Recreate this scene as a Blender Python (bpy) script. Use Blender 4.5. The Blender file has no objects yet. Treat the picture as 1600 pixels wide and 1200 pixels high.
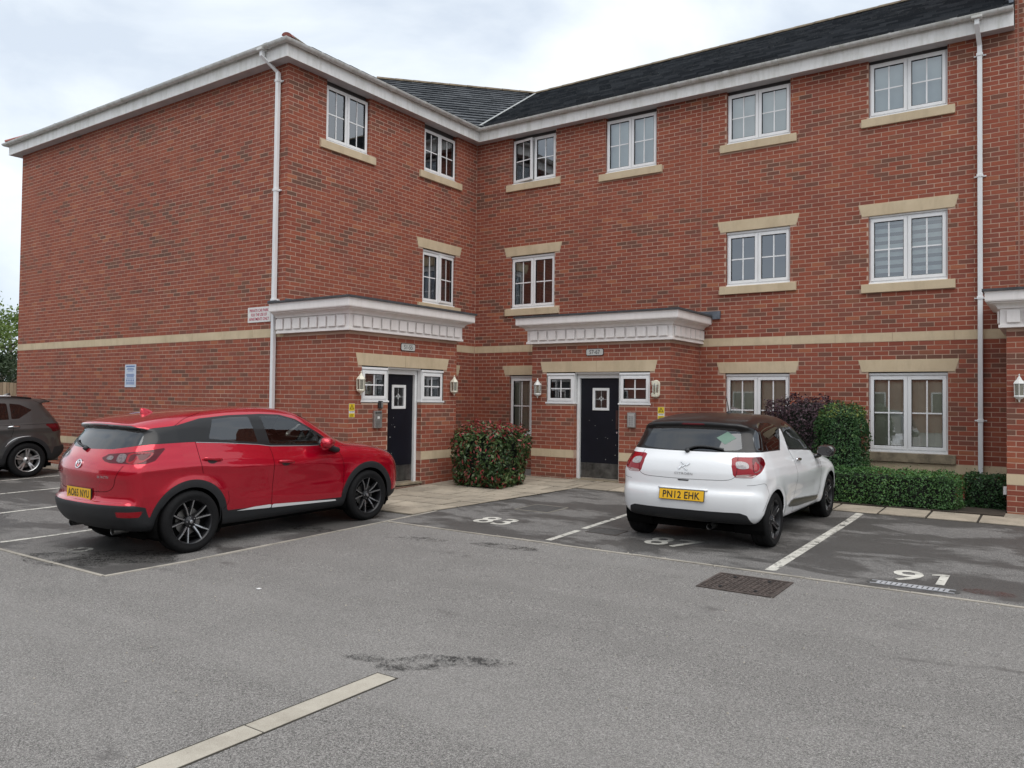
import bpy, bmesh, math, random
import numpy as np
from mathutils import Matrix, Vector
PI = math.pi
rad = math.radians
random.seed(7)
RNG = np.random.default_rng(7)
scn = bpy.context.scene
COL = scn.collection

# ------------------------------------------------------------------ camera
cam_data = bpy.data.cameras.new('camera')
cam = bpy.data.objects.new('camera', cam_data)
COL.objects.link(cam)
CAM = Vector((11.0334, -14.397, 1.534))
_r = Vector((0.8212, 0.5705, 0.0118)).normalized()
_f = Vector((-0.5706, 0.8209, 0.0242)).normalized()
_u = _r.cross(_f)
cam.matrix_world = Matrix(((_r.x, _u.x, -_f.x, CAM.x), (_r.y, _u.y, -_f.y, CAM.y), (_r.z, _u.z, -_f.z, CAM.z), (0, 0, 0, 1)))
cam_data.sensor_width = 36.0
cam_data.lens = 36.0 * 1239.33 / 1600
cam_data.shift_x = (800 - 798.83) / 1600
cam_data.shift_y = -(600 - 592.24) / 1600
cam_data.clip_end = 3000
scn.camera = cam

# ------------------------------------------------------------------ light
SUN_EL, SUN_AZ = rad(64), rad(-33)     # azimuth of the direction towards the sun, from +X towards +Y
sun_d = bpy.data.lights.new('sun', 'SUN')
sun_d.energy = 1.0
sun_d.angle = rad(60)
sun_d.color = (1.0, 0.965, 0.92)
sun = bpy.data.objects.new('sun', sun_d)
COL.objects.link(sun)
_sd = Vector((math.cos(SUN_EL) * math.cos(SUN_AZ), math.cos(SUN_EL) * math.sin(SUN_AZ), math.sin(SUN_EL)))
sun.rotation_euler = (-_sd).to_track_quat('-Z', 'Y').to_euler()

world = bpy.data.worlds.new('World')
scn.world = world
world.use_nodes = True
wn, wl = world.node_tree.nodes, world.node_tree.links
wn.clear()
w_out = wn.new('ShaderNodeOutputWorld')
w_bg = wn.new('ShaderNodeBackground')
w_sky = wn.new('ShaderNodeTexSky')
w_sky.sky_type = 'NISHITA'
w_sky.sun_disc = False
w_sky.sun_elevation = SUN_EL
w_sky.sun_rotation = PI / 2 - SUN_AZ
w_bg.inputs['Strength'].default_value = 0.1
w_tc = wn.new('ShaderNodeTexCoord')
w_map = wn.new('ShaderNodeMapping')
w_map.inputs['Scale'].default_value = (1.0, 1.0, 2.1)
w_map.inputs['Location'].default_value = (7.7, 0.2, 0.9)
wl.new(w_tc.outputs['Generated'], w_map.inputs['Vector'])
w_n1 = wn.new('ShaderNodeTexNoise')
w_n1.inputs['Scale'].default_value = 2.6
w_n1.inputs['Detail'].default_value = 7
w_n1.inputs['Roughness'].default_value = 0.52
w_n1.inputs['Distortion'].default_value = 0.35
wl.new(w_map.outputs['Vector'], w_n1.inputs['Vector'])
w_r1 = wn.new('ShaderNodeValToRGB')          # cloud tone: grey undersides to bright tops
w_r1.color_ramp.elements[0].position = 0.38
w_r1.color_ramp.elements[0].color = (0.60, 0.66, 0.735, 1)
w_r1.color_ramp.elements[1].position = 0.62
w_r1.color_ramp.elements[1].color = (0.90, 0.91, 0.91, 1)
_e = w_r1.color_ramp.elements.new(0.5)
_e.color = (0.76, 0.81, 0.85, 1)
wl.new(w_n1.outputs['Fac'], w_r1.inputs['Fac'])
w_mul = wn.new('ShaderNodeMix')
w_mul.data_type = 'RGBA'
w_mul.blend_type = 'MULTIPLY'
w_mul.inputs['Factor'].default_value = 1.0
w_mul.inputs['B'].default_value = (6.2, 6.22, 6.25, 1)
wl.new(w_r1.outputs['Color'], w_mul.inputs['A'])
w_mix = wn.new('ShaderNodeMix')
w_mix.data_type = 'RGBA'
w_mix.inputs['Factor'].default_value = 0.9
wl.new(w_sky.outputs['Color'], w_mix.inputs['A'])
wl.new(w_mul.outputs['Result'], w_mix.inputs['B'])
wl.new(w_mix.outputs['Result'], w_bg.inputs['Color'])
wl.new(w_bg.outputs['Background'], w_out.inputs['Surface'])

vs = scn.view_settings
vs.view_transform = 'Standard'
vs.look = 'None'
vs.exposure = 1.05
vs.gamma = 1.0
vs.use_curve_mapping = False
scn.render.film_transparent = False
cy = scn.cycles
cy.max_bounces = 7
cy.diffuse_bounces = 3
cy.glossy_bounces = 4
cy.transmission_bounces = 5
cy.transparent_max_bounces = 10
cy.caustics_reflective = False
cy.caustics_refractive = False
cy.use_denoising = True

# ------------------------------------------------------------------ materials
class NT:
    """small helper round a node tree"""
    def __init__(self, name):
        self.m = bpy.data.materials.new(name)
        self.m.use_nodes = True
        self.t = self.m.node_tree
        self.n = self.t.nodes
        self.n.clear()
        self.out = self.n.new('ShaderNodeOutputMaterial')
        self.p = self.n.new('ShaderNodeBsdfPrincipled')
        self.t.links.new(self.p.outputs[0], self.out.inputs['Surface'])
    def link(self, a, b): self.t.links.new(a, b)
    def coord(self, kind='Object'):
        return self.n.new('ShaderNodeTexCoord').outputs[kind]
    def noise(self, vec, scale, detail=4, rough=0.55, dist=0.0, out='Fac'):
        x = self.n.new('ShaderNodeTexNoise')
        x.inputs['Scale'].default_value = scale
        x.inputs['Detail'].default_value = detail
        x.inputs['Roughness'].default_value = rough
        x.inputs['Distortion'].default_value = dist
        self.link(vec, x.inputs['Vector'])
        return x.outputs[out]
    def mapping(self, vec, scale=(1, 1, 1), loc=(0, 0, 0)):
        x = self.n.new('ShaderNodeMapping')
        x.inputs['Scale'].default_value = scale
        x.inputs['Location'].default_value = loc
        self.link(vec, x.inputs['Vector'])
        return x.outputs[0]
    def ramp(self, fac, stops, interp='LINEAR'):
        x = self.n.new('ShaderNodeValToRGB')
        cr = x.color_ramp
        cr.interpolation = interp
        while len(cr.elements) < len(stops): cr.elements.new(0.5)
        for e, (p, c) in zip(cr.elements, stops):
            e.position = p
            e.color = (c[0], c[1], c[2], 1) if isinstance(c, (tuple, list)) else (c, c, c, 1)
        self.link(fac, x.inputs['Fac'])
        return x.outputs['Color']
    def mix(self, fac, a, b, blend='MIX'):
        x = self.n.new('ShaderNodeMix')
        x.data_type = 'RGBA'
        x.blend_type = blend
        for v, k in ((fac, 'Factor'), (a, 'A'), (b, 'B')):
            s = x.inputs[k]
            if k == 'Factor' : s = x.inputs[0]
            if isinstance(v, (int, float)): s.default_value = v if k == 'Factor' else (v, v, v, 1)
            elif isinstance(v, (tuple, list)): s.default_value = (v[0], v[1], v[2], 1)
            else: self.link(v, s)
        return x.outputs['Result']
    def math(self, op, a, b=None):
        x = self.n.new('ShaderNodeMath')
        x.operation = op
        for v, s in ((a, x.inputs[0]), (b, x.inputs[1])):
            if v is None: continue
            if isinstance(v, (int, float)): s.default_value = v
            else: self.link(v, s)
        return x.outputs[0]
    def attr(self, name):
        x = self.n.new('ShaderNodeAttribute')
        x.attribute_name = name
        return x.outputs['Fac']
    def bump(self, h, strength=0.3, dist=0.01):
        x = self.n.new('ShaderNodeBump')
        x.inputs['Strength'].default_value = strength
        x.inputs['Distance'].default_value = dist
        self.link(h, x.inputs['Height'])
        self.link(x.outputs[0], self.p.inputs['Normal'])
    def set(self, color=None, rough=None, metal=None, spec=None, coat=None, coat_rough=None):
        for v, k in ((color, 'Base Color'), (rough, 'Roughness'), (metal, 'Metallic'), (spec, 'Specular IOR Level'), (coat, 'Coat Weight'), (coat_rough, 'Coat Roughness')):
            if v is None: continue
            s = self.p.inputs[k]
            if isinstance(v, (int, float)): s.default_value = v
            elif isinstance(v, (tuple, list)): s.default_value = (v[0], v[1], v[2], 1)
            else: self.link(v, s)
        return self.m

def plain(name, color, rough=0.5, metal=0.0, spec=0.5, coat=None, var=0.0, scale=8.0, bump=0.0, bump_scale=60.0, coat_rough=0.03):
    t = NT(name)
    c = color
    co = t.coord()
    if var > 0:
        n = t.noise(co, scale, 5, 0.6)
        lo = tuple(max(0, v * (1 - var)) for v in color)
        hi = tuple(min(1, v * (1 + var)) for v in color)
        c = t.ramp(n, [(0.3, lo), (0.7, hi)])
    if bump > 0:
        t.bump(t.noise(co, bump_scale, 4, 0.6), bump, 0.005)
    return t.set(c, rough, metal, spec, coat, coat_rough if coat else None)

def glass(name, tint=(0.8, 0.85, 0.83), refl=0.12, rough=0.0, opaque=0.0, body=(0.01, 0.012, 0.012)):
    """thin sheet: looks through with a tint, mirrors more at a slant; opaque adds a solid dark share"""
    t = NT(name)
    t.n.remove(t.p)
    lw = t.n.new('ShaderNodeLayerWeight')
    lw.inputs['Blend'].default_value = 0.35
    geo = t.n.new('ShaderNodeNewGeometry')
    tr = t.n.new('ShaderNodeBsdfTransparent')
    tr.inputs['Color'].default_value = (*tint, 1)
    gl = t.n.new('ShaderNodeBsdfGlossy')
    gl.inputs['Roughness'].default_value = rough
    gl.inputs['Color'].default_value = (0.95, 0.97, 1.0, 1)
    df = t.n.new('ShaderNodeBsdfDiffuse')
    df.inputs['Color'].default_value = (*body, 1)
    m0 = t.n.new('ShaderNodeMixShader')
    m0.inputs[0].default_value = opaque
    t.link(tr.outputs[0], m0.inputs[1])
    t.link(df.outputs[0], m0.inputs[2])
    f = t.math('MULTIPLY', lw.outputs['Fresnel'], 1.0 - refl)
    f = t.math('ADD', f, refl)
    m1 = t.n.new('ShaderNodeMixShader')
    t.link(f, m1.inputs[0])
    t.link(m0.outputs[0], m1.inputs[1])
    t.link(gl.outputs[0], m1.inputs[2])
    t.link(m1.outputs[0], t.out.inputs['Surface'])
    return t.m

# ------------------------------------------------------------------ mesh helpers
class MB:
    def __init__(self):
        self.v, self.f, self.m, self.a = [], [], [], []
    def quad(self, a, b, c, d, mi=0, at=0.0):
        i = len(self.v)
        self.v += [tuple(a), tuple(b), tuple(c), tuple(d)]
        self.f.append((i, i + 1, i + 2, i + 3)); self.m.append(mi); self.a.append(at)
    def poly(self, pts, mi=0, at=0.0):
        i = len(self.v)
        self.v += [tuple(p) for p in pts]
        self.f.append(tuple(range(i, i + len(pts)))); self.m.append(mi); self.a.append(at)
    def box(self, lo, hi, mi=0, at=0.0):
        x0, y0, z0 = lo; x1, y1, z1 = hi
        if x0 > x1: x0, x1 = x1, x0
        if y0 > y1: y0, y1 = y1, y0
        if z0 > z1: z0, z1 = z1, z0
        i = len(self.v)
        self.v += [(x0, y0, z0), (x1, y0, z0), (x1, y1, z0), (x0, y1, z0), (x0, y0, z1), (x1, y0, z1), (x1, y1, z1), (x0, y1, z1)]
        for q in ((0, 3, 2, 1), (4, 5, 6, 7), (0, 1, 5, 4), (1, 2, 6, 5), (2, 3, 7, 6), (3, 0, 4, 7)):
            self.f.append(tuple(i + k for k in q)); self.m.append(mi); self.a.append(at)
    def obox(self, c, ax, ay, az, mi=0, at=0.0):
        """box from centre and three half axes"""
        c, ax, ay, az = Vector(c), Vector(ax), Vector(ay), Vector(az)
        i = len(self.v)
        for sz in (-1, 1):
            for sx, sy in ((-1, -1), (1, -1), (1, 1), (-1, 1)):
                self.v.append(tuple(c + ax * sx + ay * sy + az * sz))
        for q in ((0, 3, 2, 1), (4, 5, 6, 7), (0, 1, 5, 4), (1, 2, 6, 5), (2, 3, 7, 6), (3, 0, 4, 7)):
            self.f.append(tuple(i + k for k in q)); self.m.append(mi); self.a.append(at)
    def prism(self, pts, off, mi=0, at=0.0):
        """closed outline pts (3-D, planar) pushed by off"""
        off = Vector(off)
        n = len(pts)
        i = len(self.v)
        self.v += [tuple(p) for p in pts] + [tuple(Vector(p) + off) for p in pts]
        self.f.append(tuple(range(i + n - 1, i - 1, -1))); self.f.append(tuple(range(i + n, i + 2 * n)))
        self.m += [mi, mi]; self.a += [at, at]
        for k in range(n):
            l = (k + 1) % n
            self.f.append((i + k, i + l, i + n + l, i + n + k)); self.m.append(mi); self.a.append(at)
    def loft(self, rings, closed=True, caps=True, mi=0, at=0.0):
        n = len(rings[0])
        i = len(self.v)
        for r in rings: self.v += [tuple(p) for p in r]
        for k in range(len(rings) - 1):
            for j in range(n if closed else n - 1):
                a = i + k * n + j; b = i + k * n + (j + 1) % n
                self.f.append((a, b, b + n, a + n)); self.m.append(mi); self.a.append(at)
        if caps and closed:
            self.f.append(tuple(range(i + n - 1, i - 1, -1))); self.m.append(mi); self.a.append(at)
            e = i + (len(rings) - 1) * n
            self.f.append(tuple(range(e, e + n))); self.m.append(mi); self.a.append(at)
    def tube(self, pts, r, seg=10, mi=0, caps=True, radii=None):
        pts = [Vector(p) for p in pts]
        rings = []
        up = Vector((0, 0, 1))
        prev = None
        for k, p in enumerate(pts):
            d = (pts[min(k + 1, len(pts) - 1)] - pts[max(k - 1, 0)]).normalized()
            if prev is None:
                s = d.cross(up)
                if s.length < 1e-3: s = d.cross(Vector((1, 0, 0)))
            else:
                s = prev - d * prev.dot(d)
            s.normalize(); prev = s
            t = d.cross(s)
            rr = radii[k] if radii else r
            rings.append([p + (s * math.cos(2 * PI * j / seg) + t * math.sin(2 * PI * j / seg)) * rr for j in range(seg)])
        self.loft(rings, True, caps, mi)
    def lathe(self, prof, origin=(0, 0, 0), axis='z', seg=16, mi=0, a0=0.0, a1=2 * PI):
        """prof: (radius, height) along axis"""
        o = Vector(origin)
        rings = []
        full = abs(a1 - a0 - 2 * PI) < 1e-6
        n = seg if full else seg + 1
        for (r, h) in prof:
            ring = []
            for j in range(n):
                t = a0 + (a1 - a0) * j / seg
                c, s = math.cos(t) * r, math.sin(t) * r
                ring.append(o + (Vector((c, s, h)) if axis == 'z' else Vector((h, c, s)) if axis == 'x' else Vector((s, h, c))))
            rings.append(ring)
        self.loft(rings, full, False, mi)
    def build(self, name, mat, parent=None, smooth=False, attr=None, loc=None, bevel=None, angle=None):
        me = bpy.data.meshes.new(name)
        me.from_pydata(self.v, [], self.f)
        mats = mat if isinstance(mat, (list, tuple)) else [mat]
        for m in mats: me.materials.append(m)
        if len(mats) > 1: me.polygons.foreach_set('material_index', self.m)
        if attr:
            at = me.attributes.new(attr, 'FLOAT', 'FACE')
            at.data.foreach_set('value', self.a)
        if smooth:
            me.polygons.foreach_set('use_smooth', [True] * len(me.polygons))
            if angle is not None: me.set_sharp_from_angle(angle=rad(angle))
        me.update()
        return link(name, me, parent, loc, bevel)

def link(name, me, parent=None, loc=None, bevel=None):
    o = bpy.data.objects.new(name, me)
    COL.objects.link(o)
    if parent is not None: o.parent = parent
    if loc is not None: o.location = loc
    if bevel:
        b = o.modifiers.new('bevel', 'BEVEL')
        b.width = bevel; b.segments = 2; b.limit_method = 'ANGLE'
    return o

def empty(name, loc=(0, 0, 0), rz=0.0):
    o = bpy.data.objects.new(name, None)
    COL.objects.link(o)
    o.location = loc
    o.rotation_euler = (0, 0, rz)
    return o

def tag(o, label, cat, group=None, kind=None):
    o['label'] = label
    if cat: o['category'] = cat
    if group: o['group'] = group
    if kind: o['kind'] = kind
    return o

def struct(o, label=None):
    o['kind'] = 'structure'
    if label: o['label'] = label
    return o

def copy_tree(o, parent=None):
    c = o.copy()
    COL.objects.link(c)
    c.parent = parent
    for ch in list(o.children): copy_tree(ch, c)
    return c

def text_mesh(body, height, depth=0.002, font_w=1.0, bold=0.0, spacing=1.0):
    """letters as a mesh in the x/z plane, centred, facing -y"""
    cu = bpy.data.curves.new('lettering', 'FONT')
    cu.body = body
    cu.size = 1.0
    cu.extrude = 0.0
    cu.offset = bold
    cu.space_character = spacing
    cu.align_x = 'CENTER'
    cu.resolution_u = 3
    ob = bpy.data.objects.new('lettering', cu)
    COL.objects.link(ob)
    dg = bpy.context.evaluated_depsgraph_get()
    me = bpy.data.meshes.new_from_object(ob.evaluated_get(dg))
    bpy.data.objects.remove(ob)
    n = len(me.vertices)
    co = np.zeros(n * 3); me.vertices.foreach_get('co', co); co = co.reshape(-1, 3)
    lo, hi = co.min(0), co.max(0)
    s = height / (hi[1] - lo[1])
    out = np.zeros_like(co)
    out[:, 0] = (co[:, 0] - (lo[0] + hi[0]) / 2) * s * font_w
    out[:, 2] = (co[:, 1] - (lo[1] + hi[1]) / 2) * s
    out[:, 1] = -depth
    me.vertices.foreach_set('co', out.ravel())
    me.update()
    return me

def text_obj(name, body, height, mat, parent, loc=(0, 0, 0), rot=(0, 0, 0), **kw):
    me = text_mesh(body, height, **kw)
    me.materials.clear(); me.materials.append(mat)
    o = link(name, me, parent, loc)
    o.rotation_euler = rot
    return o

def grd(y):
    """ground height: the car park falls gently away from the building"""
    return float(np.interp(y, [-9.5, -3.2, -1.9], [-.18, -.045, 0.0]))
def drape(o):
    """lower a mesh built on the flat onto the sloping ground"""
    me = o.data
    n = len(me.vertices)
    co = np.zeros(n * 3); me.vertices.foreach_get('co', co); co = co.reshape(-1, 3)
    co[:, 2] += np.interp(co[:, 1] + o.location.y, [-9.5, -3.2, -1.9], [-.18, -.045, 0.0])
    me.vertices.foreach_set('co', co.ravel()); me.update()
    return o
def settle(o):
    """tilt and lower an Empty to the slope under it"""
    y = o.location.y
    o.location.z = grd(y)
    o.rotation_euler.x = math.atan((grd(y + .3) - grd(y - .3)) / .6)
    return o
def sheet(mb, x0, x1, y0, y1, z):
    ys = [y0] + [v for v in (-9.5, -3.2, -1.9) if y0 < v < y1] + [y1]
    for a, b in zip(ys, ys[1:]): mb.quad((x0, a, z), (x1, a, z), (x1, b, z), (x0, b, z))

# shared materials
def mk_brick():
    t = NT('red_brick')
    co = t.coord()
    r = t.attr('tone')
    base = t.ramp(r, [(0.0, (0.230, 0.062, 0.043)), (0.20, (0.305, 0.080, 0.050)), (0.40, (0.360, 0.104, 0.060)), (0.58, (0.305, 0.092, 0.063)),
                      (0.72, (0.230, 0.078, 0.060)), (0.80, (0.165, 0.082, 0.062)), (0.88, (0.120, 0.080, 0.061)), (0.96, (0.42, 0.150, 0.078))])
    big = t.noise(co, 0.45, 4, 0.6)
    base = t.mix(t.ramp(big, [(0.42, 0.0), (0.70, 0.32)]), base, (0.41, 0.130, 0.072))
    grime = t.noise(t.mapping(co, (1.1, 1.1, 0.35)), 1.0, 6, 0.65)
    base = t.mix(t.ramp(grime, [(0.52, 0.0), (0.74, 0.35)]), base, (0.15, 0.062, 0.050))
    streak = t.noise(t.mapping(co, (9, 9, 26)), 1.0, 4, 0.6)
    base = t.mix(t.ramp(streak, [(0.35, 0.0), (0.75, 0.40)]), base, t.mix(0.5, base, (0.12, 0.085, 0.07)))
    fine = t.noise(co, 140, 3, 0.6)
    base = t.mix(0.22, base, t.ramp(fine, [(0.3, (0.10, 0.03, 0.02)), (0.7, (0.42, 0.12, 0.07))]))
    t.bump(t.noise(co, 90, 4, 0.7), 0.45, 0.004)
    return t.set(base, 0.88, 0, 0.25)
M = {}
M['brick'] = mk_brick()
def mk_mortar():
    t = NT('mortar')
    co = t.coord()
    n = t.noise(co, 1.2, 6, 0.65)
    c = t.ramp(n, [(0.3, (0.42, 0.285, 0.215)), (0.7, (0.60, 0.435, 0.34))])
    t.bump(t.noise(co, 120, 3), 0.3, 0.003)
    return t.set(c, 0.95, 0, 0.1)
M['mortar'] = mk_mortar()
def mk_stone():
    t = NT('cast_stone')
    co = t.coord()
    n = t.noise(co, 2.5, 6, 0.65)
    c = t.ramp(n, [(0.25, (0.54, 0.43, 0.285)), (0.75, (0.66, 0.54, 0.375))])
    dirt = t.noise(t.mapping(co, (5, 5, 1.2)), 1.0, 5, 0.65)
    c = t.mix(t.ramp(dirt, [(0.48, 0.0), (0.76, 0.38)]), c, (0.31, 0.245, 0.16))
    t.bump(t.noise(co, 150, 3), 0.25, 0.003)
    return t.set(c, 0.9, 0, 0.2)
M['stone'] = mk_stone()
M['stone_dirty'] = plain('weathered_stone', (0.25, 0.205, 0.14), 0.92, var=0.45, scale=6, bump=0.3, bump_scale=120)
def mk_upvc(name, col, dirt=0.35):
    t = NT(name)
    co = t.coord()
    n = t.noise(t.mapping(co, (7, 7, 1.3)), 1.0, 7, 0.75)
    c = t.mix(t.ramp(n, [(0.44, 0.0), (0.72, dirt)]), col, tuple(v * f for v, f in zip(col, (0.55, 0.54, 0.46))))
    n2 = t.noise(co, 1.3, 5, 0.65)
    c = t.mix(t.ramp(n2, [(0.48, 0.0), (0.75, dirt * .7)]), c, tuple(v * .72 for v in col))
    return t.set(c, 0.38, 0, 0.45)
M['upvc'] = mk_upvc('white_upvc', (0.86, 0.86, 0.86), 0.18)
M['fascia'] = mk_upvc('fascia_white', (0.80, 0.79, 0.77), 0.6)
M['cornice'] = mk_upvc('cornice_white', (0.88, 0.83, 0.80), 0.25)
M['gutter'] = mk_upvc('gutter_white', (0.64, 0.64, 0.62), 0.9)
M['pipe'] = mk_upvc('pipe_white', (0.80, 0.805, 0.81), 0.25)
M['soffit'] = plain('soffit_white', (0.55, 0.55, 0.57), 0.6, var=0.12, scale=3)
M['lead'] = plain('lead', (0.13, 0.145, 0.17), 0.55, 0.4, var=0.35, scale=6)
M['felt'] = plain('roofing_felt', (0.065, 0.066, 0.07), 0.85, var=0.3, scale=12, bump=0.3)
def mk_tile(name, dark, light, fleck):
    t = NT(name)
    co = t.coord()
    r = t.attr('tone')
    c = t.ramp(r, [(0.0, dark), (1.0, light)])
    n = t.noise(co, 5, 6, 0.75)
    c = t.mix(t.ramp(n, [(0.5, 0.0), (0.78, 0.75)]), c, fleck)
    n2 = t.noise(co, 34, 3, 0.6)
    c = t.mix(t.ramp(n2, [(0.62, 0.0), (0.72, 0.55)]), c, (0.23, 0.235, 0.22))
    t.bump(t.noise(co, 80, 3), 0.4, 0.004)
    return t.set(c, 0.8, 0, 0.3)
M['tile'] = mk_tile('roof_tile', (0.036, 0.041, 0.048), (0.088, 0.095, 0.105), (0.15, 0.157, 0.158))
M['ridge'] = plain('ridge_tile', (0.16, 0.125, 0.085), 0.9, var=0.45, scale=7, bump=0.3)
M['red_ridge'] = plain('red_hip_tile', (0.30, 0.105, 0.085), 0.9, var=0.3, scale=9)
M['pane'] = glass('window_glass', (0.90, 0.94, 0.92), 0.18)
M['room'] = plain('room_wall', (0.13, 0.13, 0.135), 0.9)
M['dark'] = plain('dark_gap', (0.012, 0.012, 0.013), 0.9)
M['white'] = plain('white_paint', (0.80, 0.80, 0.79), 0.45, var=0.05)
M['black_plastic'] = plain('black_plastic', (0.022, 0.023, 0.025), 0.55, var=0.2, scale=30)
M['rubber'] = plain('black_rubber', (0.0085, 0.0085, 0.009), 0.8, spec=0.2, var=0.25, scale=40, bump=0.2)
M['chrome'] = plain('chrome', (0.75, 0.76, 0.78), 0.12, 1.0)
M['steel'] = plain('brushed_steel', (0.42, 0.42, 0.42), 0.42, 0.9, var=0.15, scale=20)
# ================================================================== the apartment building
YA, XL, XR = -5.42, -9.85, 13.2
ZT = 7.33                         # brick top under the soffit
P1X, P1Y = 1.60, -2.65            # porch 51-55: front plane x, right end y
P2Y, P2A, P2B = -1.346, 2.457, 5.366
P3A = 10.39
bld = empty('apartment_building', (0, 0, 0))
tag(bld, 'three-storey red brick apartment block with two white-corniced entrance porches', 'building')

class Plane:
    def __init__(self, o, u, n):
        self.o, self.u, self.n = Vector(o), Vector(u), Vector(n)
    def __call__(self, s, z, d=0.0):
        return self.o + self.u * s + self.n * d + Vector((0, 0, z))
    def box(self, mb, s0, s1, z0, z1, d0, d1, mi=0, at=0.0):
        mb.obox(self((s0 + s1) / 2, (z0 + z1) / 2, (d0 + d1) / 2), self.u * ((s1 - s0) / 2), self.n * ((d1 - d0) / 2), Vector((0, 0, (z1 - z0) / 2)), mi, at)
FL = Plane((0, YA, 0), (1, 0, 0), (0, -1, 0))     # left face, s = x
F2 = Plane((0, 0, 0), (0, 1, 0), (1, 0, 0))       # return face, s = y
F3 = Plane((0, 0, 0), (1, 0, 0), (0, -1, 0))      # main face, s = x
Q1 = Plane((P1X, 0, 0), (0, 1, 0), (1, 0, 0))     # porch 51-55 front, s = y
Q1R = Plane((0, P1Y, 0), (-1, 0, 0), (0, 1, 0))
Q2 = Plane((0, P2Y, 0), (1, 0, 0), (0, -1, 0))    # porch 57-67 front, s = x
Q2L = Plane((P2A, 0, 0), (0, -1, 0), (-1, 0, 0))  # s = -y
Q2R = Plane((P2B, 0, 0), (0, 1, 0), (1, 0, 0))    # s = y
Q3 = Plane((0, P2Y, 0), (1, 0, 0), (0, -1, 0))
Q3L = Plane((P3A, 0, 0), (0, -1, 0), (-1, 0, 0))

# course levels: below the plinth stones, plinth to first floor band, band upwards
PL0, PL1, BD0, BD1 = 0.4125, 0.5625, 2.55, 2.70
LEV = []
z = PL0
while z > -0.28:
    LEV.append((z - 0.075, z)); z -= 0.075
hh = (BD0 - PL1) / 26
LEV += [(PL1 + i * hh, PL1 + (i + 1) * hh) for i in range(26)]
LEV += [(BD1 + i * 0.075, BD1 + (i + 1) * 0.075) for i in range(102)]
LEV.sort()
JNT = 0.011
BRICKS = []      # plane, s0, s1, z0, z1, tone
def tone_at(pl, s, z):
    k = math.sin(pl.o.x * 3.1 + s * 0.9 + math.sin(z * 2.3) * 1.4) + math.sin(z * 7.7 + s * 0.35 + pl.o.y)
    p = 0.07 + 0.19 * max(0, k)
    r = random.random()
    if r < p: return random.uniform(0.76, 0.92)
    if r > 0.975: return 0.96
    return random.uniform(0.0, 0.74)

def bricks(pl, s0, s1, z0, z1, blocked, half=0, i0=0.0, i1=0.0, top=None):
    """stretcher bond between s0 and s1; blocked(zmid) gives the intervals that are not brick"""
    if z0 == 0: z0 = -0.22
    for k, (a, b) in enumerate(LEV):
        if b > z1 + 0.03 or a < z0 - 0.04: continue
        zm = (a + b) / 2
        bl = blocked(zm)
        if bl is None: continue
        st = s0 - (0.1125 if (k + half) % 2 else 0.0)
        x = st
        while x < s1 - 0.005:
            parts = [(max(x + JNT / 2, s0 + i0), min(x + 0.225 - JNT / 2, s1 - i1))]
            for (c, d) in bl:
                nx = []
                for (e, f) in parts:
                    if d <= e or c >= f: nx.append((e, f)); continue
                    if c > e: nx.append((e, c - 0.004))
                    if d < f: nx.append((d + 0.004, f))
                parts = nx
            for (e, f) in parts:
                if f - e > 0.022:
                    BRICKS.append((pl, e, f, a + JNT / 2 + random.uniform(-.0012, .0012), b - JNT / 2 + random.uniform(-.0012, .0012), tone_at(pl, x, zm)))
            x += 0.225

wall_mb = MB()
def core(pl, s0, s1, z0, z1, holes, d=-0.0022):
    """mortar bed behind the bricks, cut round the holes (s0, s1, z0, z1)"""
    ss = sorted({s0, s1, *[min(max(h[i], s0), s1) for h in holes for i in (0, 1)]})
    zz = sorted({z0, z1, *[min(max(h[i], z0), z1) for h in holes for i in (2, 3)]})
    for a, b in zip(ss, ss[1:]):
        for c, e in zip(zz, zz[1:]):
            sm, zm = (a + b) / 2, (c + e) / 2
            if any(h[0] < sm < h[1] and h[2] < zm < h[3] for h in holes): continue
            wall_mb.quad(pl(a, c, d), pl(b, c, d), pl(b, e, d), pl(a, e, d))

# ---- windows: (plane, s0, s1, z0, z1, storey, look, extras)
WIN = [
    (F3, 0.98, 2.12, 0.711, 1.99, 0, 'net', {}),
    (F3, 0.98, 2.12, 3.500, 4.625, 1, 'curtain', {}),
    (F3, 0.98, 2.12, 6.270, 7.27, 2, 'dark', {'open': (0, 9)}),
    (F3, 3.32, 4.46, 6.165, 7.27, 2, 'pale', {}),
    (F3, 5.88, 7.05, 0.711, 1.99, 0, 'net', {}),
    (F3, 5.88, 7.05, 3.658, 4.635, 1, 'dark', {}),
    (F3, 5.88, 7.05, 6.322, 7.27, 2, 'pale', {}),
    (F3, 8.35, 9.53, 0.711, 1.99, 0, 'net', {}),
    (F3, 8.35, 9.53, 3.526, 4.648, 1, 'stripe', {}),
    (F3, 8.35, 9.53, 6.339, 7.28, 2, 'pale', {}),
    (F2, -4.54, -3.445, 6.195, 7.26, 2, 'dark', {}),
    (F2, -1.83, -0.74, 0.711, 1.99, 0, 'dark', {}),
    (F2, -1.83, -0.74, 3.523, 4.625, 1, 'drape', {'open': (1, 5)}),
    (F2, -1.83, -0.74, 6.300, 7.24, 2, 'dark', {}),
]
LIN_TOP = {0: 2.25, 1: 4.885}
LIN_H = 0.205
def holes_of(pl):
    out = []
    for (p, a, b, c, d, st, look, ex) in WIN:
        if p is pl:
            out.append((a, b, c - 0.02, (LIN_TOP[st] - LIN_H) if st in LIN_TOP else ZT + 0.1))
    return out
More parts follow.
